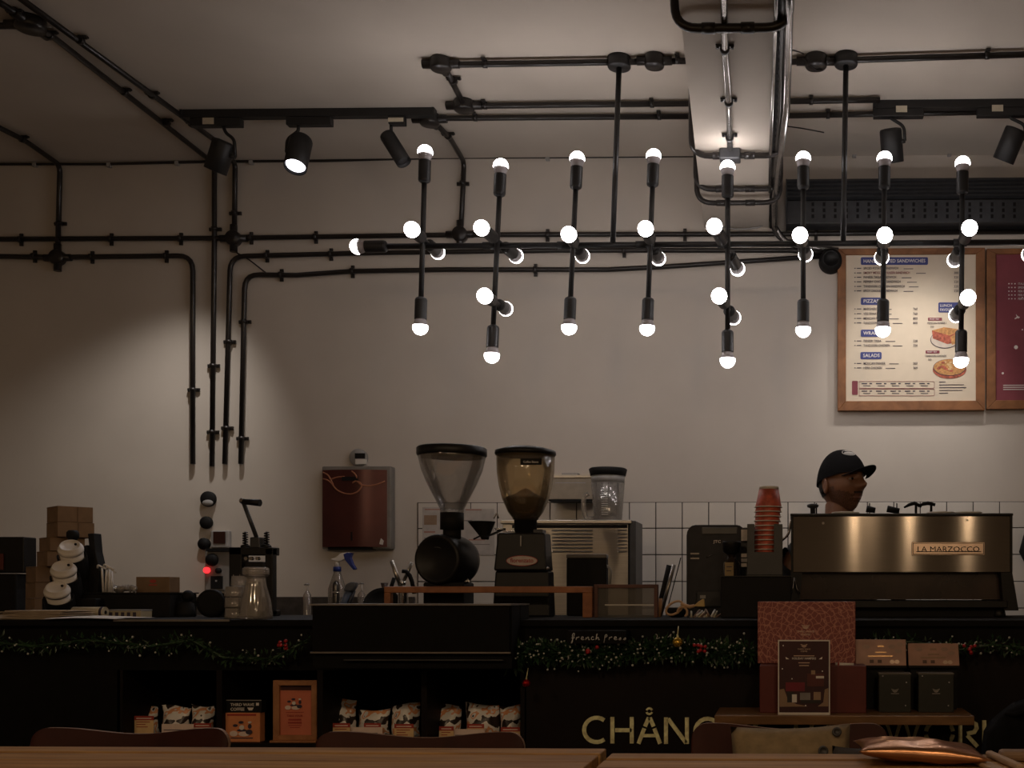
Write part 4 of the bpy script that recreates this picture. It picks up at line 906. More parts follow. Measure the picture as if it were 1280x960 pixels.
# ---- black lever press (cup sealer)
Ys = 3.62
sl = thing('lever_press', 'black lever press with two springs and a long side handle', 'press', P(312, 770, Ys))
def sx(px): return P(px, 700, Ys).x
def sz(py): return P(312, py, Ys).z
MB().box(sx(286), sx(302), Ys, Ys+0.05, ZTOP, sz(684)).build('column', BLACK, sl, bevel=0.003); MB().box(sx(331), sx(341), Ys, Ys+0.03, ZTOP, sz(685)).build('column', BLACK, sl, bevel=0.003)
MB().box(sx(286), sx(341), Ys, Ys+0.05, sz(694), sz(684)).build('crosshead', BLACK, sl, bevel=0.003); MB().box(sx(304), sx(327), Ys+0.01, Ys+0.05, sz(709), sz(702)).build('platen', BLACK, sl, bevel=0.002)
MB().box(sx(286), sx(341), Ys-0.02, Ys+0.06, ZTOP, ZTOP+0.02).build('base', BLACK, sl, bevel=0.004)
for px in (301, 328):
    h = [Vector((sx(px)+0.0075*math.cos(t), Ys+0.03+0.0075*math.sin(t), sz(683)+(sz(665)-sz(683))*t/(2*PI*6))) for t in [2*PI*6*k/84 for k in range(85)]]
    MB().tube(h, 0.0020, 6).build('spring', BLACK, sl); MB().cyl((sx(px), Ys+0.03, sz(684)), (sx(px), Ys+0.03, sz(664)), 0.0035, n=10).build('spring_pin', BLACK, sl); MB().lathe([(0.016, sz(684)), (0.013, sz(681)), (0.006, sz(680))], (sx(px), Ys+0.03, 0), n=16).build('collar', BLACK, sl)
MB().box(sx(310), sx(323), Ys+0.01, Ys+0.05, sz(690), sz(671)).build('pivot_block', DGREY, sl, bevel=0.004)
MB().cyl((sx(318), Ys+0.02, sz(674)), (sx(304), Ys, sz(627)), 0.0068, n=14).build('lever', DGREY, sl); MB().cyl((sx(303.5), Ys-0.002, sz(627)), (sx(327), Ys-0.01, sz(629)), [0.0085, 0.0115][0], 0.0115, n=16).build('grip', BLACK, sl)
MB().sphere((sx(303), Ys-0.002, sz(626)), 0.0095).build('lever_knob', CHROME, sl)
for k, px in enumerate((306, 312, 320)): MB().cyl((sx(px), Ys+0.006, sz(698)), (sx(px), Ys+0.02, sz(698)), 0.006, n=10).build('bolt', CHROME, sl)
for px in (292, 300): MB().box(sx(px)-0.001, sx(px)+0.001, Ys-0.001, Ys, sz(745), sz(718)).build('guide_rod', CHROME, sl)
# ---- wall fittings left of the dispenser
def knobw(label, px, py, r, name='wall_hook', dark=True):
    q = P(px, py, YW); root = thing(name, label, 'wall fitting', q, 'black round fittings on the wall')
    MB().lathe([(r*0.9, 0), (r, 0.004), (r, 0.018), (r*0.85, 0.024), (1e-6, 0.024)], q, (0, -1, 0), n=26).build('body', MATTE, root); return root
k1_ = knobw('larger round black fitting on the wall above the control panel', 262, 624, 0.036)
MB().lathe([(0.026, 0.024), (0.024, 0.027), (1e-6, 0.027)], P(263, 629, YW), (0, -1, 0), n=22, sy=0.55).build('face_plate', GREY, k1_)
knobw('smaller plain round black fitting under the larger one', 259.5, 653.5, 0.029)
cp = thing('control_panel', 'grey wall control panel with knobs and a glowing red lamp', 'control panel', P(270, 740, YW))
MB().rbox(256, 686, 289, 738, YW-0.03, YW).build('plate', mat('panel_grey', (0.23, 0.215, 0.20), 0.6), cp, bevel=0.004)
MB().lathe([(0.028, 0.03), (0.03, 0.034), (0.028, 0.045), (1e-6, 0.047)], P(270, 700, YW), (0, -1, 0), n=22).build('knob', MATTE, cp); MB().lathe([(0.013, 0.03), (0.013, 0.045), (1e-6, 0.048)], P(278, 713.5, YW), (0, -1, 0), n=18).build('button', MATTE, cp)
MB().lathe([(0.014, 0.03), (0.0145, 0.042), (0.010, 0.048), (1e-6, 0.049)], P(263.5, 713, YW), (0, -1, 0), n=18).build('red_lamp', emis('red_led', (1.0, 0.025, 0.03), 2.2), cp)
MB().rbox(263, 720, 278, 736, YW-0.036, YW-0.03).build('switch_plate', MATTE, cp, bevel=0.002); MB().rbox(269, 725, 271, 727, YW-0.038, YW-0.036).build('indicator', GREY, cp)
x0, x1, z0, z1 = rect(263, 663, 286, 685, YW-0.03)
sb = thing('switch_box', 'white wall switch box with a dark red window above the control panel', 'switch', P(274, 686, YW)); MB().box(x0, x1, YW-0.03, YW, z0, z1).build('housing', GREY, sb, bevel=0.006); MB().rbox(266.5, 664.5, 281.5, 679.5, YW-0.033, YW-0.03).build('window', mat('dark_red_window', (0.03, 0.008, 0.006), 0.3), sb)
MB().lathe([(0.026, 0.0), (0.028, 0.02), (1e-6, 0.024)], P(257, 680, YW), (0, -1, 0), n=20).build('side_knob', MATTE, sb); MB().rbox(257, 685.5, 287, 689, YW-0.05, YW).build('lower_rail', MATTE, sb)
# ---- paper towel dispenser
Yd = 5.125
pd = thing('towel_dispenser', 'maroon paper towel dispenser with orange swirls on the wall', 'towel dispenser', P(443, 687, Yd))
x0, x1, z0, z1 = rect(400, 582, 487, 686, Yd); n = 12
MAR = mat('dispenser_maroon', (0.085, 0.022, 0.02), 0.28, 0.35, var=0.25, scale=5)
MB().box(x0, x1, Yd+0.02, YW, z0, z1).build('case', mat('dispenser_grey', (0.20, 0.185, 0.17), 0.45), pd, bevel=0.006)
i0, i1, k0, k1 = rect(401, 587, 482, 683.5, Yd); vs_ = []
for j in (0, 1):
    for i in range(n+1): u = i/n; vs_.append((i0+(i1-i0)*u, Yd+0.018-0.022*math.sin(PI*u), (k0, k1)[j]))
bk = [(i0, Yd+0.03, k0), (i1, Yd+0.03, k0), (i1, Yd+0.03, k1), (i0, Yd+0.03, k1)]
MB().add(vs_, [(i, i+1, n+2+i, n+1+i) for i in range(n)], True).add(bk, [(0, 1, 2, 3)]).build('curved_front', MAR, pd)
SW = mat('swirl_orange', (0.42, 0.17, 0.09), 0.5)
def dsurf(px, py): q = P(px, py, Yd); u = (q.x-i0)/(i1-i0); q.y = Yd+0.0165-0.022*math.sin(PI*max(0, min(1, u))); return q
for st in ([(402, 598), (409, 600), (414, 604), (420, 612), (430, 617), (440, 618), (448, 615), (453, 608), (451, 603), (445, 601), (441, 604)], [(402, 590), (409, 593), (413, 600), (416, 606)], [(413, 599), (419, 597), (425, 596), (431, 596)], [(440, 589), (445, 593), (447, 598)], [(447, 602), (453, 607), (462, 607.5), (472, 605), (480, 601)]):
    MB().tube(fillet([dsurf(*a) for a in st], 0.02), 0.0035, 6).build('swirl', SW, pd)
q0 = dsurf(427, 597); mbp = MB(); mbp.box(P(428, 597, Yd).x, P(448, 597, Yd).x, Yd-0.007, Yd-0.002, P(440, 601, Yd).z, P(440, 596, Yd).z); mbp.build('name_plate', MATTE, pd)
MB().box(P(439, 668, Yd).x, P(441, 668, Yd).x, Yd-0.007, Yd-0.002, P(440, 676, Yd).z, P(440, 665, Yd).z).build('level_slot', MATTE, pd)
MB().ppoly([(474, 680), (476, 673), (479, 676), (478, 681)], Yd+0.004, Yd+0.012).build('sticker', PAPER, pd)
MB().rbox(410, 683.5, 466, 687, Yd+0.02, Yd+0.06).build('paper_slot', MATTE, pd)
sn = thing('wall_sensor', 'round grey wall sensor with a dark display above the towel dispenser', 'sensor', P(450, 583, YW))
MB().lathe([(0.041, 0), (0.041, 0.02), (0.036, 0.028), (1e-6, 0.028)], P(449.5, 572.5, YW), (0, -1, 0), n=30).build('body', GREY, sn); MB().rbox(443.5, 566.5, 456, 573, YW-0.032, YW-0.027).build('display', MATTE, sn); MB().rbox(444, 574, 457, 580, YW-0.04, YW-0.02).build('label', PAPER, sn)

# ================================================================== sink corner behind the display case
ZBK = 0.93
def up(px, py, Y): q = P(px, py, Y); return q
sp_ = thing('spray_bottle', 'clear spray bottle with white head and blue trigger', 'spray bottle', Vector((P(422, 740, 4.75).x, 4.75, ZBK)))
Yq = 4.75; BLUE = mat('trigger_blue', (0.012, 0.03, 0.20), 0.4); q = P(421.5, 714, Yq)
BOT = glass('spray_bottle_clear', (0.85, 0.83, 0.8), 0.2, 0.1, (0.5, 0.46, 0.42), 0.25)
MB().lathe([(0.036, ZBK), (0.038, ZBK+0.01), (0.037, q.z-0.075), (0.016, q.z-0.01), (0.015, q.z)], (q.x, Yq, 0), n=22).build('bottle', BOT, sp_)
MB().lathe([(0.0165, q.z-0.001), (0.0165, P(421, 708.5, Yq).z)], (q.x, Yq, 0), n=20).build('collar', BLUE, sp_); MB().lathe([(0.011, P(421, 708.5, Yq).z), (0.009, P(421, 700, Yq).z)], (q.x, Yq, 0), n=16).build('neck', WHITE, sp_)
MB().ppoly([(414, 700), (413.5, 698.5), (419, 697), (425, 692), (434, 690), (437, 692.5), (436, 697), (428, 700), (424, 702)], Yq-0.012, Yq+0.012).build('head', WHITE, sp_, bevel=0.003); MB().ppoly([(429, 693), (434, 690.5), (439, 692), (437, 697), (440, 705), (444, 711), (441.5, 712.5), (436, 706), (431, 700)], Yq-0.014, Yq+0.014).build('trigger', BLUE, sp_, bevel=0.002)
MB().ppoly([(434, 690.5), (441, 691.5), (438, 694), (434, 694)], Yq-0.009, Yq+0.009).build('head_cap', BLUE, sp_)
def pump(label, px, top, shoulder, Y=4.72):
    root = thing('pump_bottle', label, 'pump bottle', Vector((P(px, 745, Y).x, Y, ZBK)), 'small pump bottles'); x = P(px, 745, Y).x; zs, zt = P(px, shoulder, Y).z, P(px, top, Y).z; u = mm(Y)
    MB().lathe([(4.6*u, ZBK), (4.8*u, ZBK+0.004), (4.8*u, zs-0.012), (2.4*u, zs), (1.5*u, zs+0.005)], (x, Y, 0), n=18).build('bottle', CLEAR, root); MB().cyl((x, Y, zs), (x, Y, zt), 1.1*u, n=10).build('stem', WHITE, root)
    MB().lathe([(2.6*u, zt-0.008), (2.8*u, zt-0.003), (1.6*u, zt)], (x, Y, 0), n=14).build('pump_head', GREY, root); MB().cyl((x, Y, zt-0.005), (x-3.6*u, Y-0.005, zt-0.007), 0.8*u, n=8).build('spout', GREY, root)
pump('small pump bottle at the left end of the splashback', 384, 729, 740); pump('small pump bottle right of the silver scoop', 452, 728, 740)
th_ = thing('shaker', 'dark steel shaker flask beside the spray bottle', 'shaker', Vector((P(420, 740, 4.70).x, 4.70, ZBK))); q = P(420, 726, 4.70)
MB().lathe([(0.012, ZBK), (0.0145, ZBK+0.006), (0.0145, q.z-0.018), (0.011, q.z-0.006), (0.004, q.z)], (q.x, 4.70, 0), n=20).build('flask', mat('dark_steel', (0.10, 0.095, 0.09), 0.25, 0.9), th_); MB().lathe([(0.0148, q.z-0.055), (0.0150, q.z-0.05), (0.0148, q.z-0.045)], (q.x, 4.70, 0), n=20).build('band', CHROME, th_)
sc_ = thing('ice_scoop', 'steel ice scoop with blue handle standing upright', 'scoop', Vector((P(430, 754, 4.62).x, 4.62, ZBK))); Yq = 4.62
MB().ppoly([(428, 738), (432, 730), (438, 727.5), (445, 728), (444, 733), (441, 738), (437, 740)], Yq-0.02, Yq+0.012).build('bowl', mat('scoop_steel', (0.16, 0.17, 0.19), 0.3, 0.7), sc_, bevel=0.006); MB().tube([P(436, 739, Yq), P(430, 752, Yq), P(424, 775, Yq)], [0.014, 0.012, 0.010], 14).build('handle', mat('scoop_blue', (0.10, 0.13, 0.19), 0.45), sc_); MB().tube([P(442, 738, Yq+0.015), P(437, 752, Yq+0.015), P(434, 775, Yq+0.015)], 0.010, 12).build('guard', mat('scoop_dark', (0.02, 0.022, 0.03), 0.4), sc_)
dk = thing('frying_pan', 'black round pan leaning behind the wooden stand', 'pan', Vector((P(475, 760, 4.3).x, 4.65, ZBK))); q = P(478, 758, 4.66)
MB().lathe([(0.068, 0), (0.076, 0.02), (0.074, 0.022), (0.064, 0.004)], q, (0.25, -0.9, 0.3), n=30).build('pan', MATTE, dk); MB().tube([q+Vector((0.03, 0, 0.06)), q+Vector((0.05, 0, 0.12))], 0.008, 10).build('handle', MATTE, dk)
fu = thing('funnel', 'small dark funnel beside the left post of the wooden stand', 'funnel', Vector((P(481, 745, 4.7).x, 4.7, ZBK))); q = P(480.5, 728.5, 4.70)
MB().lathe([(0.006, -0.19), (0.007, -0.035), (0.016, 0)], q, n=18).build('cone', mat('funnel_dark', (0.05, 0.03, 0.025), 0.5), fu)
# steel jug with tools standing in it
tj = thing('tool_jug', 'steel jug holding barista tools behind the wooden stand', 'jug', Vector((P(504, 770, 3.75).x, 3.75, ZTOP))); q = P(504, 734, 3.75); MB().lathe([(0.018, ZTOP), (0.019, ZTOP+0.01), (0.016, q.z-0.006), (0.0165, q.z)], (q.x, 3.75, 0), n=20).build('jug', CHROME, tj); MB().sphere(P(504, 729, 3.75), 0.0095).build('ball', CHROME, tj)
for nm, m_, a, b, r, lb in (('stirring_tool', STEEL, (489.5, 701), (501, 733), 0.0075, 'steel tool leaning left in the jug'), ('stirring_tool', STEEL, (515, 703), (505, 726), 0.006, 'short pale tool leaning right in the jug')):
    single(MB().tube([P(*a, 3.75), P(*b, 3.75)], r, 12), nm, m_, lb, 'tool', 'tools in the jug')
single(MB().tube(fillet([P(503, 715, 3.72), P(509, 714, 3.72), P(514, 722, 3.72), P(518, 738, 3.72)], 0.03), [0.004]+[0.007]*11+[0.007, 0.006][:1], 10) if False else MB().tube([P(503, 714, 3.72), P(508, 714.5, 3.72), P(512, 719, 3.72), P(515, 727, 3.72), P(518, 742, 3.72)], 0.007, 10), 'brush', MATTE, 'curved black brush handle right of the jug tools', 'brush')
# ================================================================== grinders
HOPC = glass('hopper_clear', (0.955, 0.95, 0.94), 0.15, 0.08, (0.5, 0.46, 0.42), 0.07)
HOPA = glass('hopper_amber', (0.95, 0.89, 0.77), 0.15, 0.08, (0.55, 0.43, 0.27), 0.08)
BEAN = mat('coffee_beans', (0.030, 0.014, 0.008), 0.45, var=0.6, scale=180, bump=0.6)
Yg = 3.55; u = mm(Yg)
g1 = thing('coffee_grinder', 'black coffee grinder with round drum body and empty clear hopper', 'coffee grinder', Vector((P(560, 770, Yg).x, Yg, ZTOP)))
def gx(px): return P(px, 700, Yg).x
def gz(py): return P(560, py, Yg).z
xc = gx(565)
MB().lathe([(14*u, gz(643)), (15*u, gz(636)), (23*u, gz(620)), (31*u, gz(604)), (37.5*u, gz(588)), (41*u, gz(573)), (41.8*u, gz(566)), (40.8*u, gz(566)), (40*u, gz(573)), (36.5*u, gz(588)), (30*u, gz(604)), (22*u, gz(620)), (13.5*u, gz(637))], (xc, Yg, 0), n=36).build('hopper', HOPC, g1)
MB().lathe([(41.5*u, gz(571)), (43*u, gz(569)), (43*u, gz(561)), (41*u, gz(559.5)), (1e-6, gz(559))], (xc, Yg, 0), n=36).build('hopper_lid', BLACK, g1)
MB().lathe([(14.5*u, gz(662)), (14.5*u, gz(641))], (xc, Yg, 0), n=28).build('collar', MATTE, g1); MB().lathe([(11*u, gz(674)), (11*u, gz(662))], (xc, Yg, 0), n=24).build('throat', MATTE, g1)
dax = Vector((-0.22, -1, 0)).normalized(); dc0 = Vector((gx(558), Yg-0.005, gz(700)))
MB().lathe([(24*u, -0.085), (30*u, -0.08), (31.5*u, -0.06), (31.5*u, 0.05), (30*u, 0.058), (27*u, 0.06), (26*u, 0.057), (1e-6, 0.057)], dc0, dax, n=44).build('drum', BLACK, g1)
MB().tube([dc0+dax*0.059+Vector((30*u*0.5*math.cos(t), 0, 30*u*0.5*math.sin(t))) for t in [math.radians(40+60*k/8) for k in range(9)]], 0.0015, 6).build('drum_highlight', DGREY, g1)  # thin lighter arc modelled as a highlight on the drum face
MB().box(gx(535), gx(585), Yg-0.05, Yg+0.07, ZTOP, gz(728)).build('pedestal', MATTE, g1, bevel=0.006); MB().box(gx(520), gx(592), Yg-0.07, Yg+0.10, ZTOP, ZTOP+0.012).build('base', MATTE, g1, bevel=0.004)
MB().cyl((gx(583), Yg-0.03, gz(728)), (gx(589), Yg-0.03, gz(726)), 0.007, n=12).build('catch', CHROME, g1)
Yg2 = 3.58; u = mm(Yg2)
g2 = thing('coffee_grinder', 'black tall coffee grinder with amber hopper of beans and an oval red badge', 'coffee grinder', Vector((P(657, 775, Yg2).x, Yg2, ZTOP)))
def hx(px): return P(px, 680, Yg2).x
def hz(py): return P(657, py, Yg2).z
xc = hx(657)
prof = [(14*u, hz(651)), (22*u, hz(640)), (29*u, hz(624)), (33*u, hz(608)), (35.6*u, hz(590)), (36.3*u, hz(569))]
MB().lathe(prof+[(r-0.6*u, z) for r, z in prof[::-1]], (xc, Yg2, 0), n=36).build('hopper', HOPA, g2)
MB().lathe([(13*u, hz(651)), (21*u, hz(640)), (28*u, hz(624)), (22*u, hz(621)), (12*u, hz(617)), (5*u, hz(612)), (1e-6, hz(610))], (xc, Yg2, 0), n=32).build('beans', BEAN, g2)
MB().lathe([(37*u, hz(569.5)), (38*u, hz(567.5)), (37.5*u, hz(564)), (24*u, hz(560)), (10*u, hz(558)), (1e-6, hz(557.7))], (xc, Yg2, 0), n=36).build('hopper_lid', BLACK, g2)
MB().rbox(650.5, 573, 677, 581, Yg2-36.5*u, Yg2-36.0*u).build('hopper_label', MATTE, g2); ptext('Coffee Beans', 654, 578.6, Yg2-36.6*u, 2.8, PRW, g2, xs=0.9)
MB().lathe([(14*u, hz(668)), (14*u, hz(650)), (16*u, hz(649))], (xc, Yg2, 0), n=28).build('throat', MATTE, g2)
def frustum(px0, px1, pxa, pxb, py0, py1, y0, y1, name, m, parent, bevel=0.006):
    zt, zb = hz(py0), hz(py1) if py1 else ZTOP
    MB().add([(hx(pxa), y0, zb), (hx(pxb), y0, zb), (hx(pxb), y1, zb), (hx(pxa), y1, zb), (hx(px0), y0+0.01, zt), (hx(px1), y0+0.01, zt), (hx(px1), y1, zt), (hx(px0), y1, zt)], [(0, 3, 2, 1), (4, 5, 6, 7), (0, 1, 5, 4), (1, 2, 6, 5), (2, 3, 7, 6), (3, 0, 4, 7)]).build(name, m, parent, bevel=bevel)
frustum(628, 686, 624, 689, 667, 714, Yg2-0.07, Yg2+0.03, 'head_body', BLACK, g2); frustum(624, 690, 621, 692, 714, None, Yg2-0.06, Yg2+0.03, 'lower_body', BLACK, g2)
MB().box(hx(632), hx(648), Yg2-0.02, Yg2+0.03, hz(668), hz(664)).build('adjuster', CHROME, g2, bevel=0.002); MB().box(hx(664), hx(680), Yg2-0.02, Yg2+0.03, hz(668), hz(662)).build('adjuster', DGREY, g2, bevel=0.002)
MB().cyl((hx(622), Yg2-0.03, hz(662)), (hx(634), Yg2-0.02, hz(662)), 0.004, n=10).build('lever', CHROME, g2); MB().cyl((hx(678), Yg2-0.06, hz(713)), (hx(692), Yg2-0.06, hz(711)), 0.005, n=10).build('switch', CHROME, g2)
MB().box(hx(656.6), hx(658), Yg2-0.068, Yg2-0.055, hz(684), hz(671)).build('scale_mark', GREY, g2)
BW = mat('badge_white', (0.5, 0.42, 0.38), 0.5); BR = mat('badge_red', (0.33, 0.03, 0.025), 0.5)
Yb = Yg2-0.0735
ell(g2, 652.3, 701, 19.7, 6.7, BR, Yb, 'badge_rim'); ell(g2, 652.3, 701, 18.8, 5.9, BW, Yb-0.0008, 'badge'); ptext('fiorenzato', 652.3, 703, Yb-0.0014, 5.4, BR, g2, 'CENTER', 0.015, 0.92)
# hanging black cone
Yk = 3.60
dr = thing('cone_dripper', 'black cone dripper hanging on a wire beside the grinders', 'cone dripper', P(604, 673, Yk)); a, b = P(596, 655, Yk), P(607, 674, Yk)
q0 = P(602, 652, Yk); d = (P(606, 676, Yk)-q0).normalized()
d = Vector((0.22, -0.1, -0.95)).normalized()
MB().lathe([(0.044, 0.0), (0.0425, 0.002), (0.014, 0.052), (0.012, 0.060), (0.010, 0.060), (0.040, 0.003)], q0, d, n=26).build('cone', MATTE, dr); MB().tube(fillet([q0+Vector((0.04, 0, 0.01)), P(618, 646, Yk), P(621, 641, Yk), P(623, 648, Yk)], 0.01), 0.0028, 8).build('hook_wire', CHROME, dr)
MB().tube([q0+d*0.05, P(615, 668, Yk), P(628, 662, Yg2-0.025)], 0.004, 8).build('arm', DGREY, dr); MB().tube([P(592, 674, Yk), P(600, 670, Yk), P(610, 674, Yk)], 0.003, 6).build('rest', MATTE, dr)
# notices taped to the tiles
def notice(label, px0, py0, px1, py1, Y, lines):
    x0, x1, z0, z1 = rect(px0, py0, px1, py1, Y); root = thing('notice', label, 'notice', ((x0+x1)/2, Y, z0), 'notices on the tiles')
    MB().box(x0, x1, Y, Y+0.0015, z0, z1).build('sheet', mat('notice_paper', (0.46, 0.42, 0.385), 0.8), root)
    for (a, b, c, d_, m_) in lines: MB().rbox(a, b, c, d_, Y-0.0008, Y).build('print_block', m_, root)
TAN = mat('print_tan', (0.30, 0.20, 0.13), 0.8); RL = mat('print_pink', (0.38, 0.20, 0.16), 0.8); GL = mat('print_grey', (0.22, 0.20, 0.19), 0.8)
notice('pale printed notice taped on tiles behind the drum grinder', 528, 634, 574, 716, YW-0.013, [(530, 644, 546, 656, TAN), (531, 636, 552, 637.5, RL), (530, 664, 544, 666, RL), (530, 672, 548, 673, GL), (531, 690, 546, 691, GL)])
notice('pale printed notice taped on tiles left of the tall grinder', 576, 636, 618, 694, YW-0.013, [(582, 636.5, 602, 638, RL), (580, 650, 590, 651.5, GL), (590, 680, 612, 681, GL), (586, 674, 606, 675.5, RL)])
# ---- wooden stand frames on the counter
CW = wood('counter_frame_wood', (0.24, 0.085, 0.03), (0.38, 0.145, 0.055), 0.4, (8, 8, 8), 2.5); CW2 = wood('dark_frame_wood', (0.075, 0.025, 0.016), (0.13, 0.045, 0.026), 0.4, (8, 8, 8), 2.5)
ws = thing('wooden_stand', 'reddish wooden open frame stand in front of the grinders', 'stand', Vector((P(610, 775, 3.42).x, 3.42, ZTOP))); Yq = 3.42
x0, x1, zb_, zt = rect(480, 733, 740, 741, Yq)
MB().box(x0, x1, Yq, Yq+0.025, zb_, zt).build('top_rail', CW, ws, bevel=0.002); xq = P(488, 750, Yq).x; MB().box(x0, xq, Yq, Yq+0.025, z1 if False else P(500, 754.6, 3.42).z-0.0, zb_).build('post', CW, ws, bevel=0.002); xq = P(728, 760, Yq).x; MB().box(xq, x1, Yq, Yq+0.025, ZTOP, zb_).build('post', CW, ws, bevel=0.002)
MB().box(x0+0.001, x0+0.02, Yq+0.001, Yq+0.024, ZTOP, P(500, 754.6, 3.42).z).build('post_foot', CW, ws)
wf = thing('framed_panel', 'dark wooden framed glass panel standing on the counter', 'framed panel', Vector((P(782, 778, 3.44).x, 3.44, ZTOP))); Yq = 3.44
x0, x1, z0, z1 = rect(742.5, 730.5, 822, 778, Yq); z0 = ZTOP; t = 4.5*mm(Yq)
MB().box(x0, x0+t, Yq, Yq+0.03, z0, z1).build('frame_side', CW2, wf, bevel=0.001, seg=1); MB().box(x1-t, x1, Yq, Yq+0.03, z0, z1).build('frame_side', CW2, wf, bevel=0.001, seg=1); MB().box(x0+t, x1-t, Yq, Yq+0.03, z1-t, z1).build('frame_top', CW2, wf, bevel=0.001, seg=1)
MB().box(x0+t, x1-t, Yq+0.012, Yq+0.016, z0, z1-t).build('pane', glass('panel_glass', (0.62, 0.59, 0.55), 0.2, 0.15, (0.3, 0.28, 0.25), 0.15), wf); MB().rbox(756, 755.5, 817, 757, Yq+0.009, Yq+0.012).build('price_rail', PAPER, wf); MB().rbox(757, 776, 767, 779, Yq+0.006, Yq+0.010).build('price_tag', PAPER, wf)
# ---- oven, box and jar by the wall
Yo = 4.62
ov = thing('steel_oven', 'brushed steel oven with louvred back on the back counter', 'oven', Vector((P(715, 780, Yo).x, Yo, ZBK)))
x0, x1, z0, z1 = rect(628, 650, 795, 785, Yo)
MB().box(x0, x1-0.02, Yo, Yo+0.2, ZBK+0.012, z1-0.016).build('body', STEEL, ov, bevel=0.003); MB().box(x0-0.006, x1-0.016, Yo-0.012, Yo+0.2, z1-0.016, z1).build('top_plate', STEEL, ov, bevel=0.003); MB().box(x1-0.026, x1, Yo-0.006, Yo+0.2, ZBK, z1-0.004).build('side_frame', DGREY, ov, bevel=0.003)
MB().rbox(640, 656, 784, 660, Yo-0.003, Yo+0.001).build('shadow_strip', MATTE, ov)  # dark strip put in as the shade under the top plate
for k in range(7):
    y = 663+4.4*k
    for a, b in ((696 if k < 0 else 690, 741), (772, 784)):
        M = Matrix.Translation((0, Yo, P(715, y, Yo).z)) @ Matrix.Rotation(math.radians(35), 4, 'X'); xa_, xb_ = P(a, y, Yo).x, P(b, y, Yo).x; MB().box(xa_, xb_, -0.006, 0.004, 0, 0.0025, M).build('louvre', STEEL, ov)
MB().rbox(785, 652, 788, 778, Yo-0.004, Yo).build('edge_strip', MATTE, ov)
for a in (634, 786): q = P(a, 780, Yo+0.03); MB().cyl((q.x, Yo+0.03, ZBK), (q.x, Yo+0.03, ZBK+0.013), 0.014, n=12).build('foot', MATTE, ov)
bx2 = thing('knock_box', 'black square container with a grey rim in front of the steel oven', 'container', Vector((P(733, 775, 3.72).x, 3.72, ZTOP))); x0, x1, z0, z1 = rect(708, 698, 758, 772, 3.72)
MB().box(x0, x1, 3.72, 3.76, ZTOP, z1).build('body', MATTE, bx2, bevel=0.004); MB().box(x0-0.001, x1+0.001, 3.718, 3.762, z1, P(733, 692.5, 3.72).z).build('rim', mat('rim_grey', (0.12, 0.11, 0.10), 0.4), bx2, bevel=0.004); MB().tube(fillet([P(757, 706, 3.73), P(764, 712, 3.73), P(762, 730, 3.73)], 0.01), 0.004, 8).build('side_handle', GREY, bx2)
cw_ = thing('wall_box', 'pale brown steel-topped box fixed on the wall behind the blender jar', 'box', P(716, 625, 5.0)); x0, x1, z0, z1 = rect(684, 597, 744, 624, 5.0)
MB().box(x0, x1, 5.0, YW-0.011, z0, z1).build('body', mat('box_taupe', (0.30, 0.25, 0.19), 0.6), cw_, bevel=0.002); MB().box(x0-0.002, x1+0.002, 4.995, YW-0.011, z1, z1+0.012).build('top_plate', STEEL, cw_); MB().rbox(702, 591, 722, 597, 5.02, 5.08).build('top_clip', GREY, cw_); MB().rbox(686, 624, 744, 626.5, 5.0, 5.1).build('bottom_lip', MATTE, cw_); MB().rbox(694, 603, 732, 604, 4.999, 5.0).build('scratch_line', GREY, cw_)
bj = thing('blender_jar', 'clear ribbed blender jar with black lid standing on the oven', 'blender jar', Vector((P(762, 650, 4.72).x, 4.72, P(715, 650, Yo).z))); Yj = 4.72; u = mm(Yj); q = P(760, 650, Yj); zb_ = P(715, 650, Yo).z+0.0005
JAR = glass('blender_jar_clear', (0.80, 0.78, 0.75), 0.3, 0.12, (0.5, 0.46, 0.42), 0.25)
MB().lathe([(17*u, zb_), (17.5*u, zb_+0.004), (21*u, P(760, 604, Yj).z), (20*u, P(760, 604, Yj).z), (16.4*u, zb_+0.006), (1e-6, zb_+0.006)], (q.x, Yj, 0), n=28).build('jar', JAR, bj)
MB().lathe([(22*u, P(760, 595, Yj).z), (24*u, P(760, 587, Yj).z), (22*u, P(760, 585.5, Yj).z), (8*u, P(760, 584, Yj).z), (1e-6, P(760, 584, Yj).z)], (q.x, Yj, 0), n=28).build('lid', MATTE, bj); MB().lathe([(20.5*u, P(760, 604, Yj).z), (21*u, P(760, 595, Yj).z)], (q.x, Yj, 0), n=28).build('neck_ring', GREY, bj)
for k in range(13): z = P(760, 612+2.7*k, Yj).z; MB().box(P(755, 620, Yj).x, P(763, 620, Yj).x, Yj-20.2*u+0.0008*k*u*100, Yj-19*u+0.0008*k*u*100, z, z+0.0012).build('scale_mark', WHITE, bj)
MB().tube(fillet([P(743, 648, Yj), P(733, 649, Yj), P(729, 635, Yj), P(730, 620, Yj), P(736, 617, Yj)], 0.03), 0.010, 12).build('handle', JAR, bj)
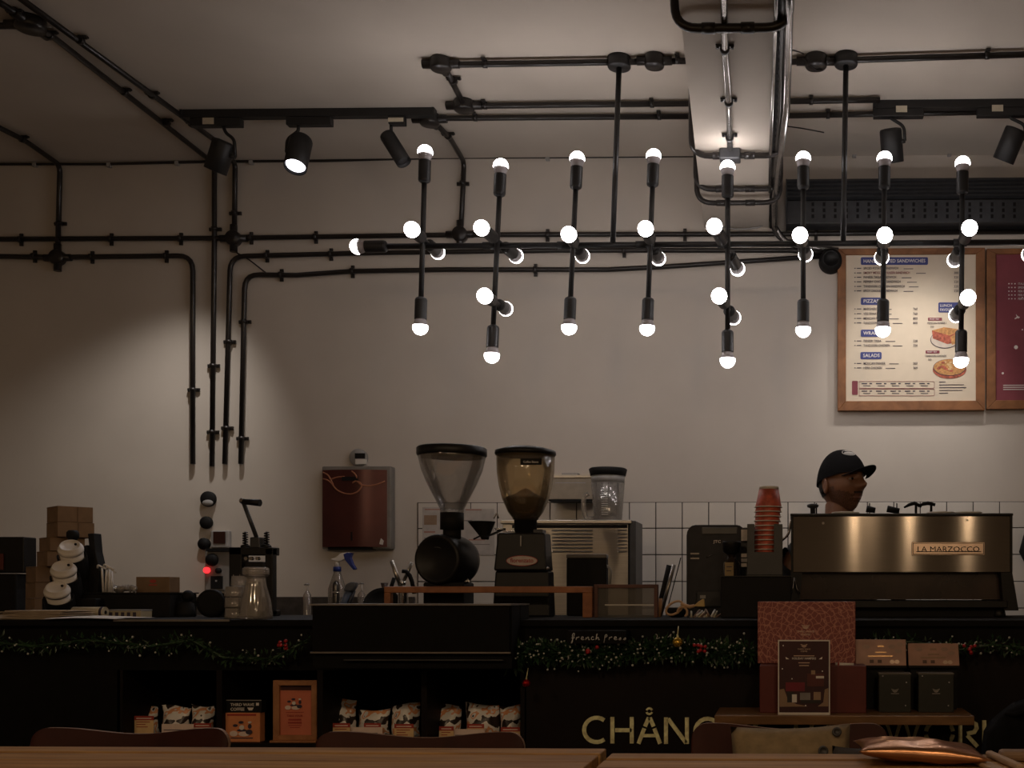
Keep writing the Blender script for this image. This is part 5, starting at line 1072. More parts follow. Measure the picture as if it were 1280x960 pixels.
# ---- tools near the framed panel
def handle(label, a, b, r, m, Y, name='utensil'): return single(MB().tube([P(*a, Y), P(*b, Y)], [r, r*0.8], 12), name, m, label, 'utensil', 'upright utensils')
handle('black upright knife handle beside the framed panel', (836.5, 706.5), (820.7, 771), 0.0085, MATTE, 3.62); handle('pale steel blade leaning beside the black handle', (842.5, 706), (826, 770), 0.0065, STEEL, 3.66); handle('thin dark skewer leaning over the pale blade', (851, 697), (832, 770), 0.0018, MATTE, 3.66)
handle('short light wooden stick standing right of the framed panel', (825.5, 748), (824.5, 772.8), 0.0065, mat('light_wood', (0.48, 0.26, 0.12), 0.6), 3.50, 'wooden_stick')
PEACH = mat('scissor_peach', (0.52, 0.32, 0.17), 0.45); scs = thing('scissors', 'peach handled scissors lying on the counter by the utensils', 'scissors', Vector((P(850, 772, 3.4).x, 3.4, ZTOP))); Yq = 3.40
MB().tube([P(843+10*math.cos(t)+3*math.sin(t), 760-8.5*math.sin(t)-1.5*math.cos(t), Yq) for t in [2*PI*k/24 for k in range(25)]], 0.0036, 8).build('finger_loop', PEACH, scs); MB().tube([P(853+6*math.cos(t), 765-6.2*math.sin(t), Yq-0.006) for t in [math.radians(-60+260*k/16) for k in range(17)]], 0.0036, 8).build('finger_loop', PEACH, scs)
MB().tube([P(851, 754.5, Yq), P(857, 757, Yq), P(862, 758.5, Yq), P(868, 757, Yq)], [0.005, 0.006, 0.006, 0.005], 10).build('shank', PEACH, scs); MB().ppoly([(866, 758), (873, 752), (878.5, 748.5), (880.5, 749.5), (881, 758.5)], Yq-0.006, Yq+0.006).build('blade_guard', mat('guard_yellow', (0.55, 0.38, 0.14), 0.5), scs, bevel=0.002); MB().cyl(P(860, 764, Yq), P(860, 775, Yq), 0.002, n=8).build('tip', CHROME, scs)
rb = thing('stick_pile', 'small pile of pale brown wrapped sticks on the counter beside the scissors', 'wrapped sticks', Vector((P(880, 774, 3.4).x, 3.42, ZTOP)))
rnd = random.Random(3)
for k in range(11):
    x = 864+3.2*k; a = P(x, 772-rnd.random()*2, 3.42+0.02*rnd.random()); b = P(x+rnd.uniform(-6, 10), 761+rnd.random()*6, 3.46+0.03*rnd.random()); MB().tube([a, b], 0.0035, 7).build('stick', (CREAMP, mat('stick_brown', (0.20, 0.12, 0.075), 0.7), PAPER)[k % 3], rb)
hb = thing('bowl', 'small black bowl holding the scissors loops', 'bowl', Vector((P(845, 774, 3.46).x, 3.46, ZTOP))); MB().lathe([(0.018, 0), (0.032, 0.008), (0.037, 0.028), (0.0355, 0.028), (0.030, 0.010), (1e-6, 0.006)], (P(846, 770, 3.46).x, 3.47, ZTOP), n=24).build('bowl', MATTE, hb)
# ---- blender sound enclosure
Ye = 3.72
be_ = thing('blender_enclosure', 'dark glossy rounded blender sound enclosure on the counter', 'blender', Vector((P(894, 772, Ye).x, Ye, ZTOP))); x0, x1, z0, z1 = rect(858, 656, 932, 772, Ye)
DG = mat('smoked_cover', (0.035, 0.036, 0.042), 0.14, var=0.15)
prf = [(x0, ZTOP)]+[(x0+0.03-0.03*math.cos(math.radians(a)), z1-0.035+0.035*math.sin(math.radians(a))) for a in (0, 22, 45, 67, 90)]+[(x1-0.03+0.03*math.sin(math.radians(a)), z1-0.035+0.035*math.cos(math.radians(a))) for a in (0, 22, 45, 67, 90)]+[(x1, ZTOP)]
MB().prism(prf, Ye, Ye+0.11).build('cover', DG, be_, bevel=0.004); MB().rbox(877, 659, 922, 668, Ye-0.006, Ye).build('top_ridge', mat('cover_grey', (0.09, 0.088, 0.085), 0.4), be_, bevel=0.003)
ptext('JTC', 892, 678.5, Ye-0.0012, 3.4, PRW, be_, xs=1.2, bold=0.01); MB().rbox(870, 738, 902, 759, Ye-0.02, Ye).build('front_base', mat('enclosure_base', (0.03, 0.03, 0.033), 0.3), be_, bevel=0.004); MB().rbox(875, 744, 882, 748, Ye-0.023, Ye-0.02).build('button', GREY, be_)
for a in ((863, 691, 874, 693), (863, 697, 874, 699)): MB().rbox(*a, Ye-0.003, Ye).build('latch', CHROME, be_)
MB().tube([P(883, 697, Ye-0.002), P(891, 693, Ye-0.002)], 0.0022, 6).build('handle_highlight', CHROME, be_)  # bright rod standing in for a glint on the handle
sy = thing('syrup_bottle', 'dark syrup bottle with black cap and yellowish label', 'bottle', Vector((P(915, 772, 3.60).x, 3.60, ZTOP))); q = P(914.5, 700, 3.60)
MB().lathe([(0.027, ZTOP), (0.028, ZTOP+0.01), (0.027, P(915, 704, 3.6).z), (0.016, P(915, 699, 3.6).z), (0.013, P(915, 692, 3.6).z)], (q.x, 3.60, 0), n=26).build('bottle', mat('bottle_dark', (0.02, 0.014, 0.01), 0.12), sy); MB().lathe([(0.014, P(915, 693, 3.6).z), (0.027, P(915, 690, 3.6).z), (0.030, P(915, 679, 3.6).z), (0.030, P(915, 677, 3.6).z), (1e-6, P(915, 676.5, 3.6).z)], (q.x, 3.60, 0), n=26).build('cap', BLACK, sy)
MB().rbox(906, 703, 917, 722, 3.57, 3.5725).build('label', mat('label_yellow', (0.30, 0.21, 0.09), 0.6), sy); MB().rbox(908, 708, 915, 709, 3.5695, 3.57).build('print_line', INK, sy); MB().rbox(908, 713, 914, 714, 3.5695, 3.57).build('print_line', INK, sy)
pk = thing('sachet_rack', 'small stack of silvery packets beside the cup holder', 'packets', Vector((P(930, 772, 3.64).x, 3.64, ZTOP)))
for k, (y, w_) in enumerate(((662, 6), (692, 5), (698, 6), (704, 5))): MB().rbox(926.5, y, 926.5+w_+2, y+(14 if k == 0 else 4.5), 3.64, 3.66).build('packet', (PAPER, CHROME, PAPER, CHROME)[k], pk)
x0, x1, z0, z1 = rect(927, 660, 936, 772, 3.661); MB().box(x0, x1, 3.661, 3.69, ZTOP, z1).build('rack', DGREY, pk)
# ---- black organiser + cup tower
bo = thing('black_bin', 'large black bin under the red cup stack', 'bin', Vector((P(945, 775, 3.36).x, 3.36, ZTOP))); x0, x1, z0, z1 = rect(901, 721, 989, 772, 3.36); MB().box(x0, x1, 3.36, 3.52, ZTOP, z1).build('body', MATTE, bo, bevel=0.004); MB().box(x0-0.002, x1+0.002, 3.357, 3.523, z1, z1+0.003).build('rim', BLACK, bo)
CHG = mat('cup_holder_grey', (0.040, 0.040, 0.042), 0.5); zbin = z1+0.003
chd = thing('cup_dispenser', 'dark grey open cup dispenser standing on the black bin', 'cup dispenser', Vector((P(956, 722, 3.38).x, 3.38, zbin)))
MB().rbox(934, 690, 978, 718.5, 3.362, 3.368).build('front_plate', CHG, chd, bevel=0.001); MB().rbox(967.5, 655, 978, 690, 3.362, 3.368).build('front_plate', CHG, chd); MB().rbox(934, 655, 943, 690, 3.362, 3.368).build('front_plate', CHG, chd); x0, x1, z0, z1 = rect(934, 655, 978, 719, 3.368)
MB().box(x0, x0+0.003, 3.368, 3.475, zbin, z1).build('side_plate', CHG, chd); MB().box(x1-0.003, x1, 3.368, 3.475, zbin, z1).build('side_plate', CHG, chd); MB().box(x0, x1, 3.475, 3.478, zbin, z1).build('back_plate', CHG, chd); MB().box(x0, x1, 3.365, 3.478, zbin, zbin+0.004).build('floor_plate', CHG, chd)
CUPR = mat('red_cup_print', (0.44, 0.085, 0.045), 0.5, var=0.35, scale=55); 
for k in range(11):
    yr = 634+5.9*k; cx = 960.5-0.45*k; Y = 3.42; q = P(cx, yr, Y); r = 0.0405-0.0006*k
    root = thing('takeaway_cup', ('red takeaway cup with bare base, topmost of the inverted stack' if k == 0 else ('', 'second', 'third', 'fourth', 'fifth', 'sixth', 'seventh', 'eighth', 'ninth', 'tenth', 'lowest')[k]+' red takeaway cup from the top of the inverted stack'), 'paper cup', q, 'red cups stacked in the dispenser')
    prof = [(r, 0), (r*0.985, 0.003), (r*0.72, 0.058), (r*0.70, 0.060), (r*0.66, 0.056), (1e-6, 0.056)] if k == 0 else [(r, 0), (r*0.985, 0.003), (r*0.93, 0.016)]
    MB().lathe(prof if k else [(r, 0), (r*0.985, 0.003), (r*0.74, 0.054)], q, (0.03, 0, 1), n=28).build('sleeve', CUPR, root); MB().tube([q+Vector((r*1.02*math.cos(t), r*1.02*math.sin(t), 0)) for t in [2*PI*j/28 for j in range(29)]], 0.0019, 6).build('rim', CUPW, root)
    if k == 0: MB().lathe([(r*0.74, 0.054), (r*0.735, 0.062), (r*0.69, 0.063), (r*0.68, 0.058), (1e-6, 0.058)], q, (0.03, 0, 1), n=28).build('cup_base', CUPW, root)
# ================================================================== espresso machine
Ym = 3.55
em = thing('espresso_machine', 'wide brushed steel espresso machine seen from the back with a maker nameplate', 'espresso machine', Vector((P(1127, 775, Ym).x, Ym, ZTOP)))
PAN = mat('brushed_panel', (0.19, 0.170, 0.150), 0.115, 1.0, var=0.10, scale=5, stretch=(2, 2, 220), aniso=1.0)
PAN.node_tree.nodes['Principled BSDF'].inputs['Anisotropic Rotation'].default_value = 0.25
x0, x1, z0, z1 = rect(991, 645, 1263, 715.5, Ym)
MB().box(x0, x1, Ym, Ym+0.012, z0, z1).build('back_panel', PAN, em, bevel=0.0015); MB().box(x0-0.008, x1+0.008, Ym-0.006, Ym+0.52, z1, z1+0.008).build('top_rim', BLACK, em, bevel=0.002)
MB().box(x0-0.006, x0, Ym-0.004, Ym+0.5, z0, z1).build('side_panel', BLACK, em); MB().box(x1, x1+0.006, Ym-0.004, Ym+0.5, z0, z1).build('side_panel', BLACK, em); MB().box(x0, x1, Ym+0.012, Ym+0.5, z0, z1).build('body', BLACK, em)
UND = mat('machine_underside', (0.030, 0.018, 0.013), 0.22, 0.3, var=0.5, scale=6)
MB().box(x0+0.02, x1-0.02, Ym+0.05, Ym+0.40, ZTOP+0.055, z0).build('lower_body', UND, em); MB().box(x0+0.01, x1-0.01, Ym-0.01, Ym+0.42, ZTOP+0.028, ZTOP+0.052).build('drip_tray', BLACK, em, bevel=0.003); MB().box(x0+0.03, x1-0.03, Ym+0.02, Ym+0.38, ZTOP, ZTOP+0.028).build('plinth', MATTE, em)
MB().add([(x1-0.03, Ym, z0), (x1+0.006, Ym, z0), (x1+0.026, Ym, ZTOP+0.02), (x1-0.02, Ym, ZTOP+0.02), (x1-0.03, Ym+0.4, z0), (x1+0.006, Ym+0.4, z0), (x1+0.026, Ym+0.4, ZTOP+0.02), (x1-0.02, Ym+0.4, ZTOP+0.02)], [(0, 3, 2, 1), (4, 5, 6, 7), (0, 1, 5, 4), (1, 2, 6, 5), (2, 3, 7, 6), (3, 0, 4, 7)]).build('end_leg', BLACK, em)
MB().add([(x0+0.03, Ym, z0), (x0-0.006, Ym, z0), (x0-0.016, Ym, ZTOP+0.02), (x0+0.02, Ym, ZTOP+0.02), (x0+0.03, Ym+0.4, z0), (x0-0.006, Ym+0.4, z0), (x0-0.016, Ym+0.4, ZTOP+0.02), (x0+0.02, Ym+0.4, ZTOP+0.02)], [(0, 3, 2, 1), (4, 5, 6, 7), (0, 1, 5, 4), (1, 2, 6, 5), (2, 3, 7, 6), (3, 0, 4, 7)]).build('end_leg', BLACK, em)
for x in (x0+0.03, x1-0.03):
    for y in (Ym+0.03, Ym+0.36): MB().lathe([(0.02, 0), (0.022, 0.004), (0.016, 0.03)], (x, y, ZTOP), n=16).build('foot', BLACK, em)
a, b, c, d = rect(1140, 677.5, 1231, 694, Ym-0.006); NPM = mat('nameplate_metal', (0.55, 0.42, 0.33), 0.25, 1.0, var=0.05)
MB().box(a, b, Ym-0.006, Ym, c, d).build('nameplate', NPM, em, bevel=0.0015); t = 0.0016; MB().ribbon([(a+0.004, c+0.004), (b-0.004, c+0.004), (b-0.004, d-0.004), (a+0.004, d-0.004)], t, Ym-0.0072, Ym-0.005, True).build('nameplate_line', BLACK, em)
ptext('LA MARZOCCO', 1185.5, 689.6, Ym-0.0068, 6.6, MATTE, em, 'CENTER', 0.0, 1.15)
q = P(1145, 689.7, Ym); MB().box(q.x, P(1226, 689, Ym).x, Ym-0.0073, Ym-0.006, q.z-0.001, q.z+0.0012).build('nameplate_link', MATTE, em)
for px, py in ((1209, 650), (1029, 654)): MB().cyl(P(px, py, Ym-0.002), P(px, py, Ym+0.001), 0.0042, n=12).build('screw', CHROME, em)
# paddles and cups on top of the machine
zt = z1+0.008
for (a, b, c_, lb) in (((1083, 632), (1094, 638), (1087, 628), 0), ((1109, 632), (1124, 639), (1121, 629), 1)):
    MB().tube([P(a[0], a[1]+4, Ym+0.40), P(b[0], b[1], Ym+0.40)], [0.012, 0.010], 12).build('steam_knob', MATTE, em); q = P(c_[0], 629, Ym+0.40); MB().cyl((q.x, q.y, zt), (q.x, q.y, q.z), 0.0022, n=8).build('knob_stem', MATTE, em)
for (p0, p1, p2, st_) in (((1130, 634.5), (1143, 629), (1152, 633), 1145), ((1147, 633), (1160, 629), (1169, 631), 1164)):
    MB().tube([P(*p0, Ym+0.38), P((p0[0]+p1[0])/2, (p0[1]+p1[1])/2-0.8, Ym+0.38), P(*p1, Ym+0.38), P(*p2, Ym+0.38)], [0.003, 0.006, 0.007, 0.0055], 12).build('paddle', MATTE, em); q = P(st_, 634, Ym+0.38); MB().cyl((q.x, q.y, zt), (q.x, q.y, P(st_, 631, Ym+0.38).z), 0.0045, n=10).build('paddle_post', MATTE, em)
kn = P(1016, 634, Ym+0.4); MB().lathe([(0.008, zt-kn.z), (0.009, -0.004), (0.020, 0.0), (0.021, 0.008), (0.012, 0.012), (1e-6, 0.012)], kn, n=18).build('steam_knob', DGREY, em); q = P(1020.5, 632, Ym+0.4); MB().cyl((q.x, q.y, zt), (q.x, q.y, P(1020, 629, Ym+0.4).z), 0.0025, n=8).build('knob_stem', MATTE, em)
for k, (a, lb) in enumerate(((1057, 'white saucer on the machine in front of the barista'), (1176, 'white saucer on the machine right of the paddles'), (1210, 'white saucer at the right end on top of the machine'))):
    q = P(a, 641, Ym+0.12); single(MB().lathe([(0.018, 0), (0.034, 0.004), (0.046, 0.010), (0.045, 0.012), (0.02, 0.006), (1e-6, 0.005)], (q.x, q.y, zt+0.0004), n=26), 'saucer', WHITE, lb, 'saucer', 'saucers on the machine')
MB().tube(fillet([P(977, 676, Ym+0.1), P(986, 668, Ym+0.1), P(988, 655, Ym+0.1), P(990, 649, Ym+0.1)], 0.02), 0.004, 8).build('steam_wand', CHROME, em)
tg = thing('garnish_tongs', 'small bright tongs hanging at the left foot of the machine', 'tongs', P(992, 750, 3.53)); MB().tube([P(993, 722, 3.53), P(991, 735, 3.53), P(988, 746, 3.53)], 0.002, 6).build('arm', CHROME, tg); MB().tube([P(993, 722, 3.53), P(996, 736, 3.53), P(1000, 742, 3.53)], 0.002, 6).build('arm', CHROME, tg)
# unidentified dark shape at the frame edge, built as an invented apron
sl_ = thing('guessed_apron', 'unidentified dark shape at the right edge beside the machine, built as a black cloth apron', 'apron', P(1292, 708, 5.12))
MB().tube([P(1294, 645, 5.14), P(1291, 668, 5.12), P(1288, 690, 5.11), P(1291, 706, 5.12)], [0.02, 0.04, 0.052, 0.03], 14).build('cloth', MATTE, sl_); q = P(1294, 646, 5.14); MB().cyl(q, (q.x, YW-0.012, q.z), 0.006).build('hook', MATTE, sl_)

# ================================================================== barista
Yb = 4.45; SK = mat('skin_brown', (0.23, 0.105, 0.058), 0.5, var=0.12, scale=30); HAIR = mat('hair_black', (0.008, 0.006, 0.005), 0.7); CLO = mat('black_shirt', (0.010, 0.010, 0.011), 0.85, bump=0.1)
ub = mm(Yb); HC = P(1052, 606, Yb)                 # head centre
FA = math.radians(44)
HM = Matrix.Translation(HC) @ Matrix.Rotation(-(PI/2)+FA, 4, 'Z') @ Matrix.Rotation(math.radians(-6), 4, 'Y')   # local x forward, y left, z up
def gs(a, c, s): return math.exp(-((a-c)/s)**2)
def head_pt(th, ph):
    """th: 0 top..pi bottom, ph: 0 = forward"""
    x, y, z = math.sin(th)*math.cos(ph), math.sin(th)*math.sin(ph), math.cos(th)
    X_, Y_, Z_ = x*0.098, y*0.077, z*0.120
    lowr = max(0.0, -z)
    Y_ *= 1-0.30*lowr**1.4
    if x < 0: X_ *= 1-0.32*lowr**1.2                 # nape
    else: X_ *= 1-0.10*lowr**2
    if x > 0.05:
        f = min(1, (x-0.05)/0.35)
        yy, zz = Y_, Z_
        X_ += f*0.033*gs(yy, 0, 0.011+0.007*max(0, min(1, (0.01-zz)/0.03)))*gs(zz, -0.022, 0.017)     # nose tip
        X_ += f*0.018*gs(yy, 0, 0.010)*gs(zz, 0.002, 0.022)                        # bridge
        X_ += f*0.006*gs(abs(yy), 0.016, 0.008)*gs(zz, -0.027, 0.008)               # nostril wings
        X_ += f*0.007*gs(zz, 0.030, 0.011)*gs(yy, 0, 0.05)                         # brow
        X_ -= f*0.012*gs(abs(yy), 0.031, 0.014)*gs(zz, 0.010, 0.010)               # sockets
        X_ += f*0.006*gs(abs(yy), 0.042, 0.018)*gs(zz, -0.015, 0.018)              # cheek
        X_ += f*0.012*gs(yy, 0, 0.022)*(gs(zz, -0.053, 0.006)+gs(zz, -0.066, 0.007)) # lips
        X_ -= f*0.008*gs(yy, 0, 0.026)*gs(zz, -0.0595, 0.003)
        X_ += f*0.012*gs(yy, 0, 0.024)*gs(zz, -0.098, 0.016)                       # chin
    return Vector((X_, Y_, Z_))
def head_mb(n=72, m=60, grow=0.0):
    vs_ = []; fs = []
    for j in range(m+1):
        for i in range(n):
            v = head_pt(PI*max(0.002, min(0.998, j/m)), 2*PI*i/n); vs_.append(v+v.normalized()*grow)
    for j in range(m):
        for i in range(n): fs.append((j*n+i, j*n+(i+1) % n, (j+1)*n+(i+1) % n, (j+1)*n+i))
    return MB().add(vs_, fs, True)
hb_ = head_mb()
for s_ in (-1, 1):                                    # ears
    e = MB().sphere((0, 0, 0), 1, n=16, m=10); e.v = [Matrix.Translation((-0.014, s_*0.080, -0.004)) @ Matrix.Rotation(s_*math.radians(24), 4, 'Z') @ Matrix.Rotation(math.radians(-8), 4, 'Y') @ Vector((v.x*0.021, v.y*0.012-s_*0.011*gs(math.hypot(v.x, v.z), 0.25, 0.35)*(v.y*s_ > 0), v.z*0.036)) for v in e.v]
    hb_.add(e.v, e.f, True)
hb_.xf(HM)
nk = HM @ Vector((-0.02, 0, -0.075)); base = Vector((HC.x-0.012, Yb-0.01, HC.z-0.235))
hb_.tube([nk, nk.lerp(base, 0.5), base, base-Vector((0, 0, 0.05))], [0.056, 0.058, 0.066, 0.10], 22)
# trunk, arms and legs grown from a skeleton
sk = bpy.data.meshes.new('body_skeleton')
zs_, zp = base.z-0.03, 0.88; cx, cyb = base.x, base.y+0.01
V = [(cx, cyb, zp), (cx, cyb, 1.08), (cx, cyb, 1.24), (cx, cyb, zs_), (cx, cyb, zs_+0.07),
     (cx-0.17, cyb+0.02, zs_-0.02), (cx-0.22, cyb-0.02, 1.12), (cx-0.17, cyb-0.17, 1.10), (cx-0.155, cyb-0.23, 1.11),
     (cx+0.17, cyb-0.02, zs_-0.02), (cx+0.25, cyb-0.06, 1.12), (cx+0.20, cyb-0.18, 1.12), (cx+0.185, cyb-0.23, 1.13),
     (cx-0.09, cyb, 0.84), (cx-0.10, cyb-0.01, 0.47), (cx-0.10, cyb+0.01, 0.09), (cx-0.11, cyb-0.13, 0.04),
     (cx+0.09, cyb, 0.84), (cx+0.10, cyb-0.01, 0.47), (cx+0.10, cyb+0.01, 0.09), (cx+0.11, cyb-0.13, 0.04)]
E = [(0, 1), (1, 2), (2, 3), (3, 4), (3, 5), (5, 6), (6, 7), (7, 8), (3, 9), (9, 10), (10, 11), (11, 12), (0, 13), (13, 14), (14, 15), (15, 16), (0, 17), (17, 18), (18, 19), (19, 20)]
RAD = [(.15, .11), (.14, .105), (.165, .115), (.12, .09), (.06, .06), (.065, .065), (.046, .046), (.034, .034), (.026, .026), (.065, .065), (.046, .046), (.034, .034), (.026, .026), (.085, .085), (.058, .058), (.042, .042), (.036, .036), (.085, .085), (.058, .058), (.042, .042), (.036, .036)]
def grown(rads, name):
    me = bpy.data.meshes.new(name); me.from_pydata(V, E, []); o = bpy.data.objects.new(name, me); COL.objects.link(o)
    o.modifiers.new('skin', 'SKIN'); o.modifiers.new('sub', 'SUBSURF').levels = 2
    for i, r in enumerate(rads): me.skin_vertices[0].data[i].radius = r
    me.skin_vertices[0].data[0].use_root = True
    bpy.context.view_layer.update(); r = bpy.data.meshes.new_from_object(o.evaluated_get(bpy.context.evaluated_depsgraph_get()))
    bpy.data.objects.remove(o); return r
body = grown(RAD, 'grown_body')
hb_.add([v.co.copy() for v in body.vertices], [tuple(p.vertices) for p in body.polygons], True)
for hx_, hy_, s_ in ((V[8][0], V[8][1], 1), (V[12][0], V[12][1], -1)):     # hands: palm and five fingers
    hzq = V[8][2] if s_ == 1 else V[12][2]
    hb_.sphere((hx_, hy_-0.045, hzq), 0.042, (0.95, 1.05, 0.42), n=14, m=8)
    for k in range(4):
        fx0 = hx_+(k-1.5)*0.019; ln = (0.058, 0.068, 0.064, 0.05)[k]; hb_.tube([Vector((fx0, hy_-0.07, hzq)), Vector((fx0, hy_-0.07-ln*0.6, hzq+0.006)), Vector((fx0, hy_-0.07-ln, hzq-0.012))], [0.0095, 0.0085, 0.0065], 8)
    hb_.tube([Vector((hx_+s_*0.03, hy_-0.04, hzq)), Vector((hx_+s_*0.052, hy_-0.065, hzq)), Vector((hx_+s_*0.05, hy_-0.09, hzq-0.004))], [0.012, 0.010, 0.007], 8)
# fuse into one continuous skin
pr_ = thing('person', 'barista in a black cap and black shirt standing behind the espresso machine', 'person', Vector((cx, cyb, 0)))
tmp = hb_.build('tmp_body', SK, pr_); rm = tmp.modifiers.new('remesh', 'REMESH'); rm.mode = 'VOXEL'; rm.voxel_size = 0.0034; rm.use_smooth_shade = True
smo = tmp.modifiers.new('smooth', 'SMOOTH'); smo.factor = 0.5; smo.iterations = 1
bpy.context.view_layer.update(); bme = bpy.data.meshes.new_from_object(tmp.evaluated_get(bpy.context.evaluated_depsgraph_get())); bpy.data.objects.remove(tmp)
bme.materials.clear(); bme.materials.append(SK)
for p_ in bme.polygons: p_.use_smooth = True
place('body', bme, pr_, ORG[pr_])
# clothes
shirt = grown([(a*1.08+0.006, b*1.08+0.006) for a, b in RAD], 'grown_shirt'); smb = MB()
keep = [p for p in shirt.polygons if all(not (V_.z > zs_+0.065 or ((V_.y < cyb-0.13) and V_.z > 0.9)) for V_ in [shirt.vertices[i].co for i in p.vertices])]
top_ = [tuple(p.vertices) for p in keep if min(shirt.vertices[i].co.z for i in p.vertices) > 0.86]; low_ = [tuple(p.vertices) for p in keep if min(shirt.vertices[i].co.z for i in p.vertices) <= 0.90 and min(shirt.vertices[i].co.z for i in p.vertices) > 0.07]
vv_ = [v.co.copy() for v in shirt.vertices]
def sub(fs): 
    ids = sorted({i for f in fs for i in f}); mp_ = {a: k for k, a in enumerate(ids)}; return MB().add([vv_[i] for i in ids], [tuple(mp_[i] for i in f) for f in fs], True)
sub(top_).build('shirt', CLO, pr_); sub(low_).build('trousers', mat('dark_trousers', (0.015, 0.014, 0.016), 0.9), pr_)
for f in (15, 19): x, y, z = V[f]; MB().sphere((x, y-0.07, 0.045), 0.06, (0.8, 2.1, 0.72), n=16, m=8).build('shoe', MATTE, pr_)
# cap
def capdome(grow, z_cut):
    vs_ = []; fs = []; n = 48; m = 16
    for j in range(m+1):
        th = 0.002+(math.radians(83)-0.002)*j/m
        for i in range(n):
            ph = 2*PI*i/n; x, y, z = math.sin(th)*math.cos(ph), math.sin(th)*math.sin(ph), math.cos(th)
            v = Vector((x*0.101, y*0.081, z*0.124)); v.z += 0.006+0.012*max(0, x)*(math.sin(th)); v += Vector((x, y, z))*grow
            v.z -= 0.020*max(0, -x)*math.sin(th)**3
            vs_.append(v)
    for j in range(m):
        for i in range(n): fs.append((j*n+i, j*n+(i+1) % n, (j+1)*n+(i+1) % n, (j+1)*n+i))
    return MB().add(vs_, fs, True)
CAP = mat('cap_black', (0.0055, 0.005, 0.0055), 0.9, bump=0.15, scale=120, spec=0.15)
cp_ = capdome(0.009, 0).xf(HM).build('cap', CAP, pr_)
vz = MB(); vs_ = []; n, m = 20, 8
for lay in (0, 1):
    for j in range(m+1):
        for i in range(n+1):
            t = -1+2*i/n; ph = t*math.radians(52); r0 = Vector((0.108*math.cos(ph), 0.088*math.sin(ph)))
            ext = 0.068*j/m*math.cos(t*PI/2*0.92)**0.55; x = r0.x+ext; y = r0.y*(1-0.05*j/m)
            vs_.append((x, y, 0.036+0.22*ext-0.9*ext*ext-4.6*y*y*(0.75+0.25*j/m)-0.003*lay))
st_ = (n+1)*(m+1)
for lay in (0, 1):
    for j in range(m):
        for i in range(n): a = lay*st_+j*(n+1)+i; vz.f.append([a, a+1, a+n+2, a+n+1]); vz.sm.append(True)
for i in range(n):
    for j in (0, m): a = j*(n+1)+i; vz.f.append([a, a+1, a+1+st_, a+st_]); vz.sm.append(True)
for j in range(m):
    for i in (0, n): a = j*(n+1)+i; vz.f.append([a, a+n+1, a+n+1+st_, a+st_]); vz.sm.append(True)
vz.v = [Vector(v) for v in vs_]; vz.xf(HM).build('visor', CAP, cp_)
# emblem: pale oval with a dark wave, on the crown front
EMB = mat('emblem_white', (0.55, 0.52, 0.48), 0.7)
def crown_pt(th, ph, g):
    x, y, z = math.sin(th)*math.cos(ph), math.sin(th)*math.sin(ph), math.cos(th); v = Vector((x*0.101, y*0.081, z*0.124)); v.z += 0.006+0.012*max(0, x)*math.sin(th); return HM @ (v+Vector((x, y, z))*g)
def emb(rx, ry, g, m_, name, th0=math.radians(37), ph0=math.radians(-14), dth=0.0):
    ring = [crown_pt(th0+dth+ry*math.sin(t), ph0+rx*math.cos(t), g) for t in [2*PI*k/28 for k in range(28)]]; c = crown_pt(th0+dth, ph0, g+0.0006); MB().add([c]+ring, [(0, 1+k, 1+(k+1) % 28) for k in range(28)], True).build(name, m_, cp_)
emb(0.50, 0.20, 0.0103, EMB, 'emblem'); emb(0.46, 0.165, 0.0108, CAP, 'emblem_field'); emb(0.40, 0.085, 0.0113, EMB, 'emblem_wave', dth=0.06); emb(0.30, 0.035, 0.0113, EMB, 'emblem_wave', dth=-0.09)
# hair, brows, eyes, beard shadow
def patch(cond, grow, name, m_, n=96, mm_=80):
    vs_ = []; fs = []
    for j in range(mm_+1):
        for i in range(n): v = head_pt(PI*max(0.002, min(0.998, j/mm_)), 2*PI*i/n); vs_.append(v)
    out = MB(); ids = {}
    for j in range(mm_):
        for i in range(n):
            q = (j*n+i, j*n+(i+1) % n, (j+1)*n+(i+1) % n, (j+1)*n+i)
            if all(cond(vs_[k]) for k in q): fs.append(q)
    use = sorted({k for f in fs for k in f}); mp_ = {k: a for a, k in enumerate(use)}
    MB().add([HM @ (vs_[k]+vs_[k].normalized()*grow) for k in use], [tuple(mp_[k] for k in f) for f in fs], True).build(name, m_, pr_)
patch(lambda v: v.x < 0.0 and v.z < 0.05 and v.z > -0.045-0.2*v.x*0 and (v.x < -0.022 or v.z > 0.02), 0.0035, 'hair', HAIR)
BRD = mat('stubble', (0.13, 0.060, 0.036), 0.75, var=0.45, scale=260)
patch(lambda v: v.x > -0.012 and v.z < -0.030-0.35*max(0, v.x-0.045)+(0.02 if v.x < 0.03 else 0) and v.z > -0.116 and not (abs(v.y) < 0.019 and -0.072 < v.z < -0.047 and v.x > 0.07) and not (v.z > -0.046 and v.x > 0.075), 0.0010, 'beard', BRD)
patch(lambda v: v.x > 0.06 and abs(v.y) < 0.028 and -0.051-0.25*max(0, abs(v.y)-0.015) < v.z < -0.040, 0.0016, 'moustache', mat('moustache_dark', (0.028, 0.014, 0.009), 0.8))
patch(lambda v: v.x > 0.07 and abs(v.y) < 0.022 and -0.071 < v.z < -0.050, 0.0012, 'lips', mat('lip_brown', (0.17, 0.070, 0.052), 0.45))
patch(lambda v: v.x > 0.05 and 0.013 < abs(v.y) < 0.048 and 0.022 < v.z+0.12*max(0, abs(v.y)-0.03) < 0.031, 0.0020, 'eyebrows', HAIR)
EYW = mat('eye_white', (0.25, 0.21, 0.18), 0.4); IRIS = mat('iris_dark', (0.012, 0.007, 0.005), 0.15)
